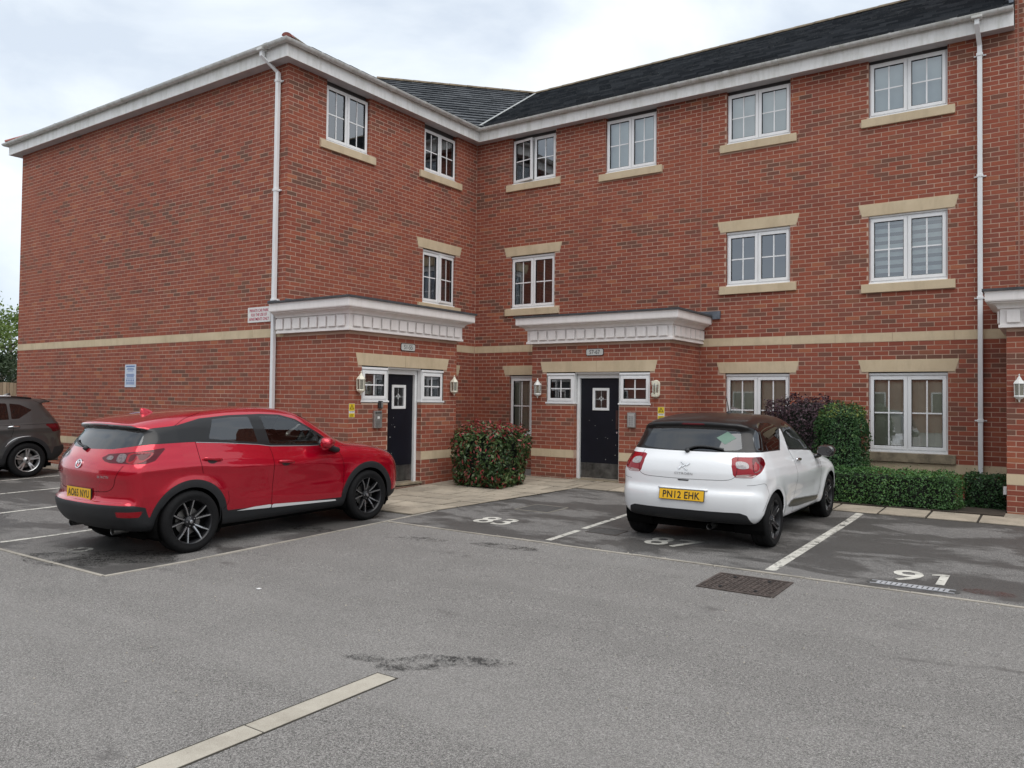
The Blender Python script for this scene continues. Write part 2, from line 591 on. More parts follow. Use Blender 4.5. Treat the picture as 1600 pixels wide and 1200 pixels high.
def blocked_of(pl, extra=None):
    def fn(zm):
        out = []
        for (p, a, b, c, d, st, look, ex) in WIN:
            if p is not pl: continue
            m = (a + b) / 2
            if c - 0.15 < zm < c - 0.005: out.append((m - 0.70, m + 0.70))
            elif st in LIN_TOP:
                t = LIN_TOP[st]
                if c - 0.01 < zm < t - LIN_H: out.append((a, b))
                elif t - LIN_H <= zm < t:
                    h = 0.695 + 0.06 * (zm - t + LIN_H) / LIN_H
                    out.append((m - h, m + h))
            elif zm >= c - 0.01: out.append((a, b))
        if PL0 < zm < PL1 or BD0 < zm < BD1: return None
        if extra: out += extra(zm)
        return out
    return fn

# stones of the first floor band and the plinth band, one object each
bands = []
def stones(name, pl, s0, s1, z0, z1, parent, skip=(), length=0.9, phase=0.0, mat='stone', proud=0.004, i0=0.0, i1=0.0):
    cuts = [s0]
    x = math.floor((s0 - phase) / length) * length + phase
    while x < s1:
        if x > s0 + 0.12 and x < s1 - 0.12: cuts.append(x)
        x += length
    cuts.append(s1)
    for k, (a, b) in enumerate(zip(cuts, cuts[1:])):
        segs = [(a, b)]
        for (c, d) in skip:
            segs = [q for (e, f) in segs for q in ((e, min(f, c)), (max(e, d), f)) if q[1] - q[0] > 0.03]
        for (e, f) in segs:
            mb = MB()
            pl.box(mb, e + (i0 if abs(e - s0) < 1e-6 else 0.003), f - (i1 if abs(f - s1) < 1e-6 else 0.003), z0 + 0.002, z1 - 0.002, -0.03, proud)
            mb.build(name, M[mat], parent)

wall = None
# bricks and mortar beds
bricks(FL, XL, P1X, 0, 2.60, lambda zm: None if (PL0 < zm < PL1 or (BD0 < zm < BD1)) else [], 0, 0, 0.0)
bricks(FL, XL, 0.0, 2.60, ZT, lambda zm: None if (BD0 < zm < BD1) else [], 0, 0, 0.0)
core(FL, XL, 0.0, -0.3, ZT + 0.05, [])
core(FL, 0.0, P1X - 0.0035, -0.3, 2.66, [])
bricks(F2, YA, 0.0, 0, ZT, blocked_of(F2, lambda zm: [(YA, P1Y + 0.004)] if zm < 2.62 else []), 1, 0.014, 0.0)
core(F2, YA + 0.0035, 0.006, -0.3, ZT + 0.05, holes_of(F2))
MJ = 5.366     # movement joint above the porch corner, and at the taller block
def f3_extra(zm):
    o = [(MJ + 0.02, MJ + 0.032)] if zm > 2.6 else []
    o.append((10.49, 10.502))
    if zm < 2.62: o += [(P2A, P2B), (P3A, XR)]
    return o
bricks(F3, 0.0, 10.45, 0, ZT, blocked_of(F3, f3_extra), 0, 0.0, 0.0)
bricks(F3, 10.45, XR, 0, 10.1, lambda zm: None if BD0 < zm < BD1 else f3_extra(zm), 0, 0.0, 0.0)
core(F3, -0.006, 10.45, -0.3, ZT + 0.05, holes_of(F3))
core(F3, 10.45, XR, -0.3, 10.15, [])
# porch fronts
PW = 0.60
def porch_front(pl, a, b, wl, d0, d1, wr, half, i0, i1):
    """a..b brick front, wl / wr outer edges of the side windows, d0..d1 door frame"""
    m = (wl + wr) / 2
    def ex(zm):
        if zm > 2.62: return None
        if PL0 < zm < PL1: return None
        o = []
        if -0.02 < zm < 2.045: o.append((d0, d1))
        if 1.43 < zm < 2.045: o.append((wl, wr))
        elif 2.045 <= zm < 2.25:
            h = (wr - wl) / 2 + 0.09 + 0.05 * (zm - 2.045) / 0.205
            o.append((m - h, m + h))
        return o
    bricks(pl, a, b, 0, 2.62, ex, half, i0, i1)
    core(pl, a + 0.0035, b - 0.0035, -0.3, 2.66, [(d0, d1, -0.02, 2.045), (wl, wr, 1.43, 2.045)])
D1 = (-4.50, -3.64); W1 = (-5.12, -3.03)
D2 = (3.42, 4.37); W2 = (2.80, 4.98)
porch_front(Q1, YA, P1Y, W1[0], D1[0], D1[1], W1[1], 1, 0.014, 0.0)
porch_front(Q2, P2A, P2B, W2[0], D2[0], D2[1], W2[1], 0, 0.0, 0.0)
side = lambda zm: None if (PL0 < zm < PL1 or zm > 2.62) else []
bricks(Q1R, -P1X, 0.0, 0, 2.62, side, 0, 0.014, 0.0); core(Q1R, -P1X + 0.0035, 0, -0.3, 2.66, [])
bricks(Q2L, 0.0, -P2Y, 0, 2.62, side, 1, 0.0, 0.014); core(Q2L, 0.007, -P2Y - 0.0035, -0.3, 2.66, [])
bricks(Q2R, P2Y, 0.0, 0, 2.62, side, 1, 0.014, 0.0); core(Q2R, P2Y + 0.0035, -0.0035, -0.3, 2.66, [])
bricks(Q3, P3A, XR, 0, 2.62, side, 0, 0.0, 0.0); core(Q3, P3A + 0.0035, XR, -0.3, 2.66, [])
bricks(Q3L, 0.0, -P2Y, 0, 2.62, side, 1, 0.0, 0.014); core(Q3L, 0.007, -P2Y - 0.0035, -0.3, 2.66, [])
# brick reveals of the window openings (short returns)
for (p, a, b, c, d, st, look, ex) in WIN:
    t = (LIN_TOP[st] - LIN_H) if st in LIN_TOP else ZT + 0.1
    for s, sg in ((a, 1), (b, -1)):
        for (lo, hi) in LEV:
            if lo > c - 0.02 and hi < t + 0.05:
                q0, q1 = p(s, lo + .005, -0.002), p(s, lo + .005, -0.12)
                q2, q3 = p(s, min(hi, t) - .005, -0.12), p(s, min(hi, t) - .005, -0.002)
                wall_mb.quad(*((q0, q1, q2, q3) if sg > 0 else (q3, q2, q1, q0)), 1, tone_at(p, s, lo))
        wall_mb.quad(p(s - .001 * sg, c - .02, -0.004), p(s - .001 * sg, c - .02, -0.12), p(s - .001 * sg, t, -0.12), p(s - .001 * sg, t, -0.004))
# plain back and end walls close the block
for pl_, s0_, s1_ in ((Plane((XL, 0, 0), (0, -1, 0), (-1, 0, 0)), -8.5, -YA), (Plane((0, 8.5, 0), (-1, 0, 0), (0, 1, 0)), -XR, -XL), (Plane((XR, 0, 0), (0, 1, 0), (1, 0, 0)), P2Y, 8.5)):
    wall_mb.quad(pl_(s0_, -0.3), pl_(s1_, -0.3), pl_(s1_, ZT), pl_(s0_, ZT), 1, 0.4)
wall = wall_mb.build('wall', [M['mortar'], M['brick']], bld, attr='tone')

# the 300 bricks that show largest are objects, the rest one mass
def shown(b):
    pl, e, f, a, c, t = b
    ctr = pl((e + f) / 2, (a + c) / 2)
    d = CAM - ctr
    cosn = d.dot(pl.n) / d.length
    if cosn <= 0.05 or ctr.z < 0.62: return 0
    v = ctr - CAM
    dep = v.dot(_f)
    px, py = v.dot(_r) / dep * 1239.3, v.dot(_u) / dep * 1239.3
    if abs(px) > 790 or abs(py) > 590: return 0
    if pl is F3 and ctr.x > P3A - 0.1 and ctr.z < 3.2: return 0
    return (f - e) * (c - a) * cosn / d.length_squared
order = sorted(range(len(BRICKS)), key=lambda i: -shown(BRICKS[i]))
picked = set(i for i in order[:300] if BRICKS[i][2] - BRICKS[i][1] > 0.2)
BD = 0.016
bmesh_cache = {}
def brick_mesh(tone):
    k = round(tone * 24)
    if k not in bmesh_cache:
        mb = MB()
        mb.box((-0.1075, 0.0, -0.0325), (0.1075, BD, 0.0325), 0, k / 24)
        me = bpy.data.meshes.new('brick')
        me.from_pydata(mb.v, [], mb.f)
        me.materials.append(M['brick'])
        me.attributes.new('tone', 'FLOAT', 'FACE').data.foreach_set('value', mb.a)
        bmesh_cache[k] = me
    return bmesh_cache[k]
mass = MB()
for i, (pl, e, f, a, c, t) in enumerate(BRICKS):
    if i in picked:
        o = bpy.data.objects.new('brick', brick_mesh(t))
        COL.objects.link(o)
        o.parent = wall
        j = random.uniform(-0.0008, 0.0008)
        o.location = pl((e + f) / 2, (a + c) / 2, j)
        o.rotation_euler = (0, 0, math.atan2(pl.u.y, pl.u.x))
        o.scale = ((f - e) / 0.215, 1, (c - a) / 0.065)
    else:
        dd = random.uniform(-0.0008, 0.0008)
        P = [pl(e, a, dd), pl(f, a, dd), pl(f, c, dd), pl(e, c, dd), pl(e, a, -BD), pl(f, a, -BD), pl(f, c, -BD), pl(e, c, -BD)]
        k = len(mass.v)
        mass.v += [tuple(p) for p in P]
        mass.f += [(k, k + 1, k + 2, k + 3), (k + 1, k + 5, k + 6, k + 2), (k + 4, k, k + 3, k + 7), (k + 3, k + 2, k + 6, k + 7), (k + 4, k + 5, k + 1, k)]
        mass.a += [t] * 5
        mass.m += [0] * 5
o = mass.build('brickwork', M['brick'], wall, attr='tone')
o['kind'] = 'stuff'

mj = MB()
F3.box(mj, MJ + .021, MJ + .031, 2.71, ZT, -.02, -.001); F3.box(mj, 10.491, 10.501, 2.71, 10.1, -.02, -.001)
mj.build('movement_joint', plain('joint_sealant', (0.27, 0.10, 0.075), .8), wall)
# stone bands
band = empty('stone_band'); band.parent = bld
stones('band_stone', FL, XL, 0.0, BD0, BD1, band, phase=0.05)
stones('band_stone', F2, YA, -0.03, BD0, BD1, band, skip=[(YA, P1Y + .03)], phase=-0.85)
stones('band_stone', F3, 0.004, XR, BD0, BD1, band, skip=[(P2A - .0, P2B + .0), (P3A, XR)], phase=0.62)
plinth = empty('plinth_band'); plinth.parent = bld
stones('plinth_stone', FL, XL, P1X, PL0, PL1, plinth, phase=0.1)
stones('plinth_stone', F2, P1Y + .03, -0.03, PL0, PL1, plinth)
stones('plinth_stone', F3, 0.004, XR, PL0, PL1, plinth, skip=[(P2A, P2B), (P3A, XR)], phase=0.35)
stones('plinth_stone', Q1, YA + .036, P1Y, PL0, PL1, plinth, skip=[D1], phase=-3.9)
stones('plinth_stone', Q2, P2A, P2B, PL0, PL1, plinth, skip=[D2], phase=0.2)
stones('plinth_stone', Q2R, P2Y + .036, -0.005, PL0, PL1, plinth)
stones('plinth_stone', Q2L, 0.005, -P2Y - .036, PL0, PL1, plinth)
stones('plinth_stone', Q3, P3A, XR, PL0, PL1, plinth, phase=10.65)
stones('plinth_stone', Q3L, 0.005, -P2Y - .036, PL0, PL1, plinth)

M['net'] = plain('net_curtain', (0.84, 0.80, 0.64), 0.9, var=0.08, scale=3)
M['pale_blind'] = plain('pale_blind', (0.72, 0.80, 0.79), 0.9, var=0.06, scale=2)
M['drape'] = plain('grey_drape', (0.16, 0.16, 0.17), 0.9, var=0.2, scale=6)
M['white_drape'] = plain('white_drape', (0.45, 0.47, 0.48), 0.9, var=0.15, scale=6)

def window(p, s0, s1, z0, z1, storey=2, look='dark', open=None, lights=2, lintel=True, stone_sill=True, set_back=0.055, small=False, room=True, parent=bld):
    d = -set_back
    w = 0.045
    fr = MB()
    top = (LIN_TOP[storey] - LIN_H) if storey in LIN_TOP else z1 + 0.02
    B = lambda mb, a, b, c, e, d0, d1, mi=0: p.box(mb, a, b, c, e, d0, d1, mi)
    B(fr, s0 + .004, s0 + w, z0 + .03, z1, d - .07, d); B(fr, s1 - w, s1 - .004, z0 + .03, z1, d - .07, d)
    B(fr, s0 + w, s1 - w, z0 + .03, z0 + .03 + w, d - .07, d); B(fr, s0 + w, s1 - w, z1 - w, z1, d - .07, d)
    m = (s0 + s1) / 2
    if lights == 2: B(fr, m - w / 2, m + w / 2, z0 + .03 + w, z1 - w, d - .07, d)
    win = fr.build('window', M['upvc'], parent, bevel=0.004)
    ws = MB()
    B(ws, s0 - (0.02 if small else 0.004), s1 + (0.02 if small else 0.004), z0, z0 + .029, d - .07, 0.012 if small else d + .04)
    ws.build('window_board', M['upvc'], win, bevel=0.004)
    if storey in LIN_TOP or small:
        hd = MB(); B(hd, s0 + .003, s1 - .003, z1 + .001, z1 + .038, d - .05, d + .025)
        hd.build('head_strip', M['upvc'], win, bevel=0.003)
    if z1 + .04 < top:
        dk = MB(); B(dk, s0, s1, z1 + .039, top, d - .09, d - .05)
        dk.build('head_shade', M['dark'], win)  # near-black filler, shadow between window head and lintel put in as colour
    spans = [(s0 + .028, m - .006), (m + .006, s1 - .028)] if lights == 2 else [(s0 + .028, s1 - .028)]
    za, zb = z0 + .055, z1 - .022
    for k, (a, b) in enumerate(spans):
        f = 0.052
        def X(mb, ng):     # ajar casements turn on their outer stile
            if not open or open[0] != k: return mb
            an = rad(open[1])
            hs = a if k == 0 else b
            o_ = p(hs, 0, d)
            for i in range(len(mb.v)):
                q = Vector(mb.v[i]) - o_
                s_, dd = q.dot(p.u), q.dot(p.n)
                sg = 1 if k == 0 else -1
                s2 = sg * (abs(s_) * math.cos(an)) - sg * dd * math.sin(an) * 0
                d2 = dd * math.cos(an) + abs(s_) * math.sin(an)
                mb.v[i] = tuple(o_ + p.u * s2 + p.n * d2 + Vector((0, 0, q.z)))
            return mb
        sh = MB()
        B(sh, a, a + f, za, zb, d - .045, d + .018); B(sh, b - f, b, za, zb, d - .045, d + .018)
        B(sh, a + f, b - f, za, za + f, d - .045, d + .018); B(sh, a + f, b - f, zb - f, zb, d - .045, d + .018)
        X(sh, 0).build('sash', M['upvc'], win, bevel=0.005)
        gk = MB()
        g = 0.008
        B(gk, a + f, a + f + g, za + f, zb - f, d - .02, d + .006); B(gk, b - f - g, b - f, za + f, zb - f, d - .02, d + .006)
        B(gk, a + f + g, b - f - g, za + f, za + f + g, d - .02, d + .006); B(gk, a + f + g, b - f - g, zb - f - g, zb - f, d - .02, d + .006)
        X(gk, 0).build('gasket', M['dark'], win)
        pn = MB(); B(pn, a + f - .004, b - f + .004, za + f - .004, zb - f + .004, d - .0145, d - .010)
        pn.v = pn.v[:]; pn.f = [pn.f[4]] if False else pn.f
        q = MB(); q.quad(p(a + f, za + f, d - .012), p(b - f, za + f, d - .012), p(b - f, zb - f, d - .012), p(a + f, zb - f, d - .012))
        X(q, 0).build('pane', M['pane'], win)
        gb = MB()
        mm, zm = (a + b) / 2, (za + zb) / 2
        h = 0.011
        B(gb, mm - h, mm + h, za + f, zb - f, d - .010, d - .004)
        B(gb, a + f, mm - h, zm - h, zm + h, d - .010, d - .004); B(gb, mm + h, b - f, zm - h, zm + h, d - .010, d - .004)
        X(gb, 0).build('glazing_bar', M['upvc'], win)
    if stone_sill:
        si = MB(); B(si, m - .70, m + .70, z0 - .148, z0 - .002, -0.08, 0.045)
        si.build('stone_sill', M['stone_dirty'] if (storey == 0 and p is F3) else M['stone'], win, bevel=0.006)
    if lintel and storey in LIN_TOP:
        t = LIN_TOP[storey]
        li = MB()
        li.prism([p(m - .692, t - LIN_H, -.08), p(m + .692, t - LIN_H, -.08), p(m + .752, t, -.08), p(m - .752, t, -.08)], p.n * 0.088)
        li.build('stone_lintel', M['stone'], win, bevel=0.004)
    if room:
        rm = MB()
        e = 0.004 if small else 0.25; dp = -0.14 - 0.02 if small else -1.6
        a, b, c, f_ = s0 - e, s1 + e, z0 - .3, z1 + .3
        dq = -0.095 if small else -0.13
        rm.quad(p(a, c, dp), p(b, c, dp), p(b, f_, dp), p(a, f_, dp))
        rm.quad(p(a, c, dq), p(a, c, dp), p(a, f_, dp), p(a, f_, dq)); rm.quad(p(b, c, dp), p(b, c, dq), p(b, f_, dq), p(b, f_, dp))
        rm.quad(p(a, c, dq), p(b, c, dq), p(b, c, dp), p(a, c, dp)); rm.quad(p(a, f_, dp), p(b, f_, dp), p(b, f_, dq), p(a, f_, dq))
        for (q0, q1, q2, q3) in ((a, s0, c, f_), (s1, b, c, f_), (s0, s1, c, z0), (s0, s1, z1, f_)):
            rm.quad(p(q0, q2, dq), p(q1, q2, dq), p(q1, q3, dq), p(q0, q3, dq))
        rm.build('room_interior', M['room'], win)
    if look == 'pale':
        bl = MB(); B(bl, s0 + .03, s1 - .03, z0 + .02, z1 - .01, -0.165, -0.16)
        bl.build('roller_blind', M['pale_blind'], win)
    elif look == 'net':
        bl = MB()
        x = s0 - .02
        while x < s1:
            sl = random.uniform(-.012, .012)
            c0 = (p(x, z0, -.145 + sl), p(x + .087, z0, -.145 - sl), p(x + .087, z1, -.145 - sl), p(x, z1, -.145 + sl))
            bl.quad(*c0); x += 0.083
        bl.build('vertical_blind', M['net'], win)
    elif look == 'stripe':
        bl = MB()
        zz = z1 - .04; k = 0
        while zz > z0 + .05:
            B(bl, s0 + .03, s1 - .03, zz - .075, zz, -0.163, -0.16)
            zz -= 0.135
        bl.build('striped_blind', M['pale_blind'], win)
    elif look in ('curtain', 'drape'):
        bl = MB()
        rng = [(s0, s0 + .22)] if look == 'curtain' else [(m - .16, m + .02), (s1 - .22, s1 - .05)]
        for (x0, x1) in rng:
            n = 12
            rows = [[p(x0 + (x1 - x0) * i / n, zz, -.22 + .03 * math.sin(i * 1.7)) for i in range(n + 1)] for zz in (z0, z1)]
            bl.loft(rows, False, False)
        bl.build('curtain', M['white_drape'] if look == 'curtain' else M['drape'], win, smooth=True)
    return win

for (p_, a_, b_, c_, d_, st_, look_, ex_) in WIN:
    window(p_, a_, b_, c_, d_, st_, look_, **ex_)

# ---- porches
def offset_path(path, o):
    """path walked with the outside on the right; shifted outwards by o with mitred corners"""
    P = [Vector((x, y, 0)) for x, y in path]
    out = []
    for i in range(len(P)):
        ns = []
        if i > 0:
            d = (P[i] - P[i - 1]).normalized(); ns.append(Vector((d.y, -d.x, 0)))
        if i < len(P) - 1:
            d = (P[i + 1] - P[i]).normalized(); ns.append(Vector((d.y, -d.x, 0)))
        if len(ns) == 1: out.append(P[i] + ns[0] * o)
        else: out.append(P[i] + (ns[0] + ns[1]) * (o / (1 + ns[0].dot(ns[1]))))
    return out
def sweep(mb, path, prof, caps=True, mi=0, closed=True):
    rings = [[] for _ in path]
    for (o, z) in prof:
        for i, q in enumerate(offset_path(path, o)):
            rings[i].append((q.x, q.y, z))
    mb.loft(rings, closed, caps, mi)

CORN = [(0.005, 2.60), (0.088, 2.60), (0.088, 2.637), (0.070, 2.642), (0.070, 2.862), (0.100, 2.866), (0.104, 2.885), (0.118, 2.905), (0.150, 2.925), (0.186, 2.934),
        (0.196, 2.938), (0.196, 2.952), (0.236, 2.958), (0.242, 2.975), (0.242, 3.085), (0.250, 3.088), (0.250, 3.098), (0.005, 3.098)]
def porch_cornice(path):
    mb = MB(); sweep(mb, path, CORN)
    c = mb.build('porch_cornice', M['cornice'], bld)
    for a, b in zip(path, path[1:]):
        A, B_ = Vector((*a, 0)), Vector((*b, 0))
        u = (B_ - A).normalized(); n = Vector((u.y, -u.x, 0)); L = (B_ - A).length
        k = max(1, round((L - 0.04) / 0.205)); pt = (L + 0.02) / k
        for i in range(k):
            s = -0.01 + pt * (i + 0.5)
            mb = MB()
            mb.obox(A + u * s + n * 0.092 + Vector((0, 0, 2.755)), u * (pt / 2 - 0.022), n * 0.014, Vector((0, 0, 0.088)))
            mb.build('frieze_block', M['cornice'], c, bevel=0.003)
    mb = MB()
    q = offset_path(path, 0.275)
    q = [q[0], *q[1:-1], q[-1]]
    base = [Vector((v.x, v.y, 3.100)) for v in q]
    mb.prism(base, (0, 0, 0.034))
    mb.build('porch_roof', M['felt'], c)
    return c
porch_cornice([(-0.10, YA), (P1X, YA), (P1X, P1Y), (0.0, P1Y)])
porch_cornice([(P2A, 0.0), (P2A, P2Y), (P2B, P2Y), (P2B, 0.0)])
porch_cornice([(P3A, 0.0), (P3A, P2Y), (XR, P2Y)])
fl = MB()      # lead flashing where the porch roofs meet the wall
F3.box(fl, P2A - .2, P2B + .42, 3.135, 3.215, 0.004, 0.012)
fl.prism([(P2B + .27, -0.02, 3.06), (P2B + .42, -0.02, 3.06), (P2B + .42, -0.02, 3.21), (P2B + .27, -0.02, 3.21)], (0, -0.03, 0))
fl.build('lead_flashing', M['lead'], bld)
fl = MB()
F2.box(fl, YA + .012, P1Y + .25, 3.135, 3.215, 0.004, 0.012)
FL.box(fl, -0.20, 0.02, 3.11, 3.16, 0.004, 0.20)
fl.build('lead_flashing', M['lead'], bld)

M['navy'] = plain('navy_door_paint', (0.0055, 0.0062, 0.012), 0.5, spec=.3, var=0.2, scale=3)
M['kick'] = plain('scuffed_kick_plate', (0.16, 0.16, 0.155), 0.38, 0.8, var=0.5, scale=7)
def door(p, d0, d1, wl, wr, handle_right):
    D = -0.155
    FD = -0.105
    fr = MB()
    p.box(fr, d0 + .003, d0 + .06, 0.02, 2.01, D - .05, FD); p.box(fr, d1 - .06, d1 - .003, 0.02, 2.01, D - .05, FD)
    p.box(fr, d0 + .06, d1 - .06, 1.93, 2.01, D - .05, FD)
    rv = MB()
    for s_, sg_ in ((d0, 1), (d1, -1)):
        for (lo_, hi_) in LEV:
            if lo_ > -.08 and hi_ < 1.45: rv.quad(p(s_, lo_ + .006, -.001), p(s_, lo_ + .006, -.16), p(s_, hi_ - .006, -.16), p(s_, hi_ - .006, -.001), 1, tone_at(p, s_, lo_))
        rv.quad(p(s_ - .002 * sg_, -.1, -.003), p(s_ - .002 * sg_, -.1, -.16), p(s_ - .002 * sg_, 1.44, -.16), p(s_ - .002 * sg_, 1.44, -.003))
        p.box(rv, s_ - .001, s_ + .004 * sg_, 1.44, 2.01, FD, -.004, 2)
    p.box(rv, d0, d1, 2.012, 2.044, -.16, -.03, 2)
    rv.build('door_reveal', [M['mortar'], M['brick'], M['white']], bld, attr='tone')
    th = MB(); p.box(th, d0 - .02, d1 + .02, 0.0, 0.028, D - .05, 0.03)
    df = fr.build('door_frame', M['white'], bld, bevel=0.004)
    th.build('threshold', M['stone_dirty'], df)
    lf = MB()
    a, b = d0 + .064, d1 - .064
    m = (a + b) / 2 + (0.02 if handle_right else 0.0)
    wz0, wz1, ww = 1.335, 1.735, 0.165
    for (s0, s1, z0, z1) in ((a, m - ww, .06, 1.925), (m + ww, b, .06, 1.925), (m - ww, m + ww, .06, wz0), (m - ww, m + ww, wz1, 1.925)):
        p.box(lf, s0, s1, z0, z1, D - .045, D)
    dr = lf.build('door', M['navy'], bld)
    k = MB(); p.box(k, a + .004, b - .004, .065, .335, D, D + .003); k.build('kick_plate', M['kick'], dr)
    k = MB(); p.box(k, a, b, .03, .058, D - .04, D + .02); k.build('weather_bar', M['chrome'], dr)
    k = MB(); t = .038
    for (s0, s1, z0, z1) in ((m - ww - .01, m - ww + t, wz0 - .01, wz1 + .01), (m + ww - t, m + ww + .01, wz0 - .01, wz1 + .01), (m - ww + t, m + ww - t, wz0 - .01, wz0 + t), (m - ww + t, m + ww - t, wz1 - t, wz1 + .01)):
        p.box(k, s0, s1, z0, z1, D - .05, D + .016)
    k.build('door_window_frame', M['white'], dr, bevel=0.004)
    k = MB(); k.quad(p(m - ww + t, wz0 + t, D - .01), p(m + ww - t, wz0 + t, D - .01), p(m + ww - t, wz1 - t, D - .01), p(m - ww + t, wz1 - t, D - .01)); k.build('pane', M['door_pane'], dr)
    k = MB(); zc = (wz0 + wz1) / 2           # leaded diamond
    for (x, z) in ((0, .0), (.035, .03), (-.035, .03), (0, .06)):
        k.prism([p(m + x - .02, zc + z - .02, D - .008), p(m + x, zc + z - .045, D - .008), p(m + x + .02, zc + z - .02, D - .008), p(m + x, zc + z + .005, D - .008)], p.n * .002)
    p.box(k, m - ww + t, m + ww - t, zc - .004, zc + .002, D - .009, D - .006); p.box(k, m - .003, m + .003, wz0 + t, wz1 - t, D - .0095, D - .0065)
    k.build('leaded_diamond', M['lead_light'], dr)
    hs = b - .05 if handle_right else a + .05
    k = MB(); p.box(k, hs - .028, hs + .028, .98, 1.33, D, D + .007); k.build('push_plate', M['brown_plate'], dr)
    k = MB(); c = p(hs, .92, D); k.lathe([(0.0, .012), (.018, .012), (.022, .0)], (0, 0, 0), 'z', 12)
    rot = Matrix((p.u, Vector((0, 0, 1)), p.n)).transposed()
    k.v = [tuple(c + rot @ Vector(v)) for v in k.v]
    k.build('lock', M['chrome'], dr)
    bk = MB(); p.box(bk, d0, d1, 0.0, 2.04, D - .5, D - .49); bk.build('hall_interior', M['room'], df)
    # paint chips on the leaf
    ch = MB()
    for _ in range(9):
        s, z = random.uniform(a + .05, b - .05), random.choice((random.uniform(.4, .95), random.uniform(1.0, 1.2)))
        r = random.uniform(.004, .011)
        ch.poly([p(s + r * math.cos(t_) * random.uniform(.5, 1.2), z + r * math.sin(t_) * random.uniform(.5, 1.2), D + .0012) for t_ in (0, 1.1, 2.2, 3.3, 4.4, 5.5)])
    ch.build('paint_chips', M['chip'], dr)
    for (s0, s1) in ((wl, d0), (d1, wr)):
        window(p, s0, s1, 1.44, 1.985, 5, 'dark', lights=1, lintel=False, stone_sill=False, set_back=0.02, small=True)
        g = MB(); p.box(g, s0, s1, 2.026, 2.045, -0.09, -0.01); g.build('head_shade', M['dark'], df)  # black filler strip painting the shadow under the porch lintel
    m2 = (wl + wr) / 2
    for (e0, e1) in ((-1, 0), (0, 1)):
        li = MB(); hw = (wr - wl) / 2 + .09
        if e0 < 0: pts = [(m2 - hw, 2.045), (m2 - .003, 2.045), (m2 - .003, 2.25), (m2 - hw - .055, 2.25)]
        else: pts = [(m2 + .003, 2.045), (m2 + hw, 2.045), (m2 + hw + .055, 2.25), (m2 + .003, 2.25)]
        li.prism([p(s, z, -.08) for s, z in pts], p.n * 0.087)
        li.build('stone_lintel', M['stone'], bld, bevel=0.004)
M['chip'] = plain('paint_chip', (0.55, 0.55, 0.53), 0.8)
M['brown_plate'] = plain('bronze_push_plate', (0.10, 0.06, 0.055), 0.35, 0.7, var=0.2)
M['lead_light'] = plain('bevelled_glass', (0.55, 0.56, 0.55), 0.2)
M['door_pane'] = glass('obscure_glass', (0.30, 0.29, 0.26), 0.12, 0.15)
door(Q1, D1[0], D1[1], W1[0], W1[1], False)
door(Q2, D2[0], D2[1], W2[0], W2[1], True)

# ---- eaves
EAVE = [(XL, 8.5), (XL, YA), (0.0, YA), (0.0, 0.0), (10.448, 0.0)]
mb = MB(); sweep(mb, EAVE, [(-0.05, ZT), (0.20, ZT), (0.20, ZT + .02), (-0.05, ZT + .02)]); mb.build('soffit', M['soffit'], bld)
mb = MB(); sweep(mb, EAVE, [(0.20, ZT - .012), (0.222, ZT - .012), (0.222, ZT + .255), (0.20, ZT + .255)]); fascia = mb.build('fascia_board', M['fascia'], bld)
GZ = ZT + .195
prof = [(0.285 + .062 * math.cos(t), GZ + .062 + .062 * math.sin(t)) for t in np.linspace(-PI, 0, 10)] + [(0.285 + .054 * math.cos(t), GZ + .064 + .054 * math.sin(t)) for t in np.linspace(0, -PI, 10)]
mb = MB(); sweep(mb, EAVE, prof); gutter = mb.build('gutter', M['gutter'], bld, smooth=True, angle=40)
for a, b in zip(EAVE[1:], EAVE[2:]):      # gutter brackets / unions
    A, B_ = Vector((*a, 0)), Vector((*b, 0)); u = (B_ - A).normalized(); n = Vector((u.y, -u.x, 0)); L = (B_ - A).length
    k = 0; s = 0.45
    while s < L - 0.1:
        mb = MB()
        wdt = 0.05 if k % 4 == 2 else 0.016
        ring = lambda r, off: [A + u * (s + off) + n * (0.285 + r * math.cos(t)) + Vector((0, 0, GZ + .062 + r * math.sin(t) + (0.004 if abs(math.sin(t)) < .01 else 0))) for t in np.linspace(-PI, 0, 9)]
        mb.loft([ring(.063, -wdt), ring(.068, -wdt), ring(.068, wdt), ring(.063, wdt)], False, False)
        mb.obox(A + u * s + n * 0.24 + Vector((0, 0, GZ + .03)), u * .012, n * .022, Vector((0, 0, .03)))
        mb.build('gutter_bracket', M['gutter'], gutter)
        s += 0.92; k += 1

def downpipe(p, s, offset_top=True, z0=-0.05, shoe=0.0):
    """square section pipe with a swan neck below the gutter; s along the plane"""
    h = 0.034
    mb = MB()
    ring = lambda q, uu=None: [q + p.u * (-h) + p.n * (-h), q + p.u * h + p.n * (-h), q + p.u * h + p.n * h, q + p.u * (-h) + p.n * h]
    mb.loft([ring(p(s + shoe, GZ + .02, .285)), ring(p(s + shoe, GZ - .10, .285)), ring(p(s, ZT - .16, .062)), ring(p(s, ZT - .24, .062)), ring(p(s, z0, .062))], True, True)
    d = mb.build('downpipe', M['pipe'], bld, bevel=0.006)
    mb = MB(); p.box(mb, s + shoe - .075, s + shoe + .075, GZ - .015, GZ + .03, .215, .355); mb.build('outlet', M['gutter'], d, bevel=0.01)
    z = ZT - .30
    while z > 0.4:
        mb = MB(); p.box(mb, s - .045, s + .045, z - .022, z + .022, 0.006, .105)
        p.box(mb, s - .085, s + .085, z - .010, z + .010, 0.004, .022)
        mb.build('pipe_bracket', M['pipe'], d, bevel=0.004)
        z -= 1.92
    return d
downpipe(FL, -0.20, shoe=-0.16)
downpipe(F3, 9.985, shoe=-0.02)

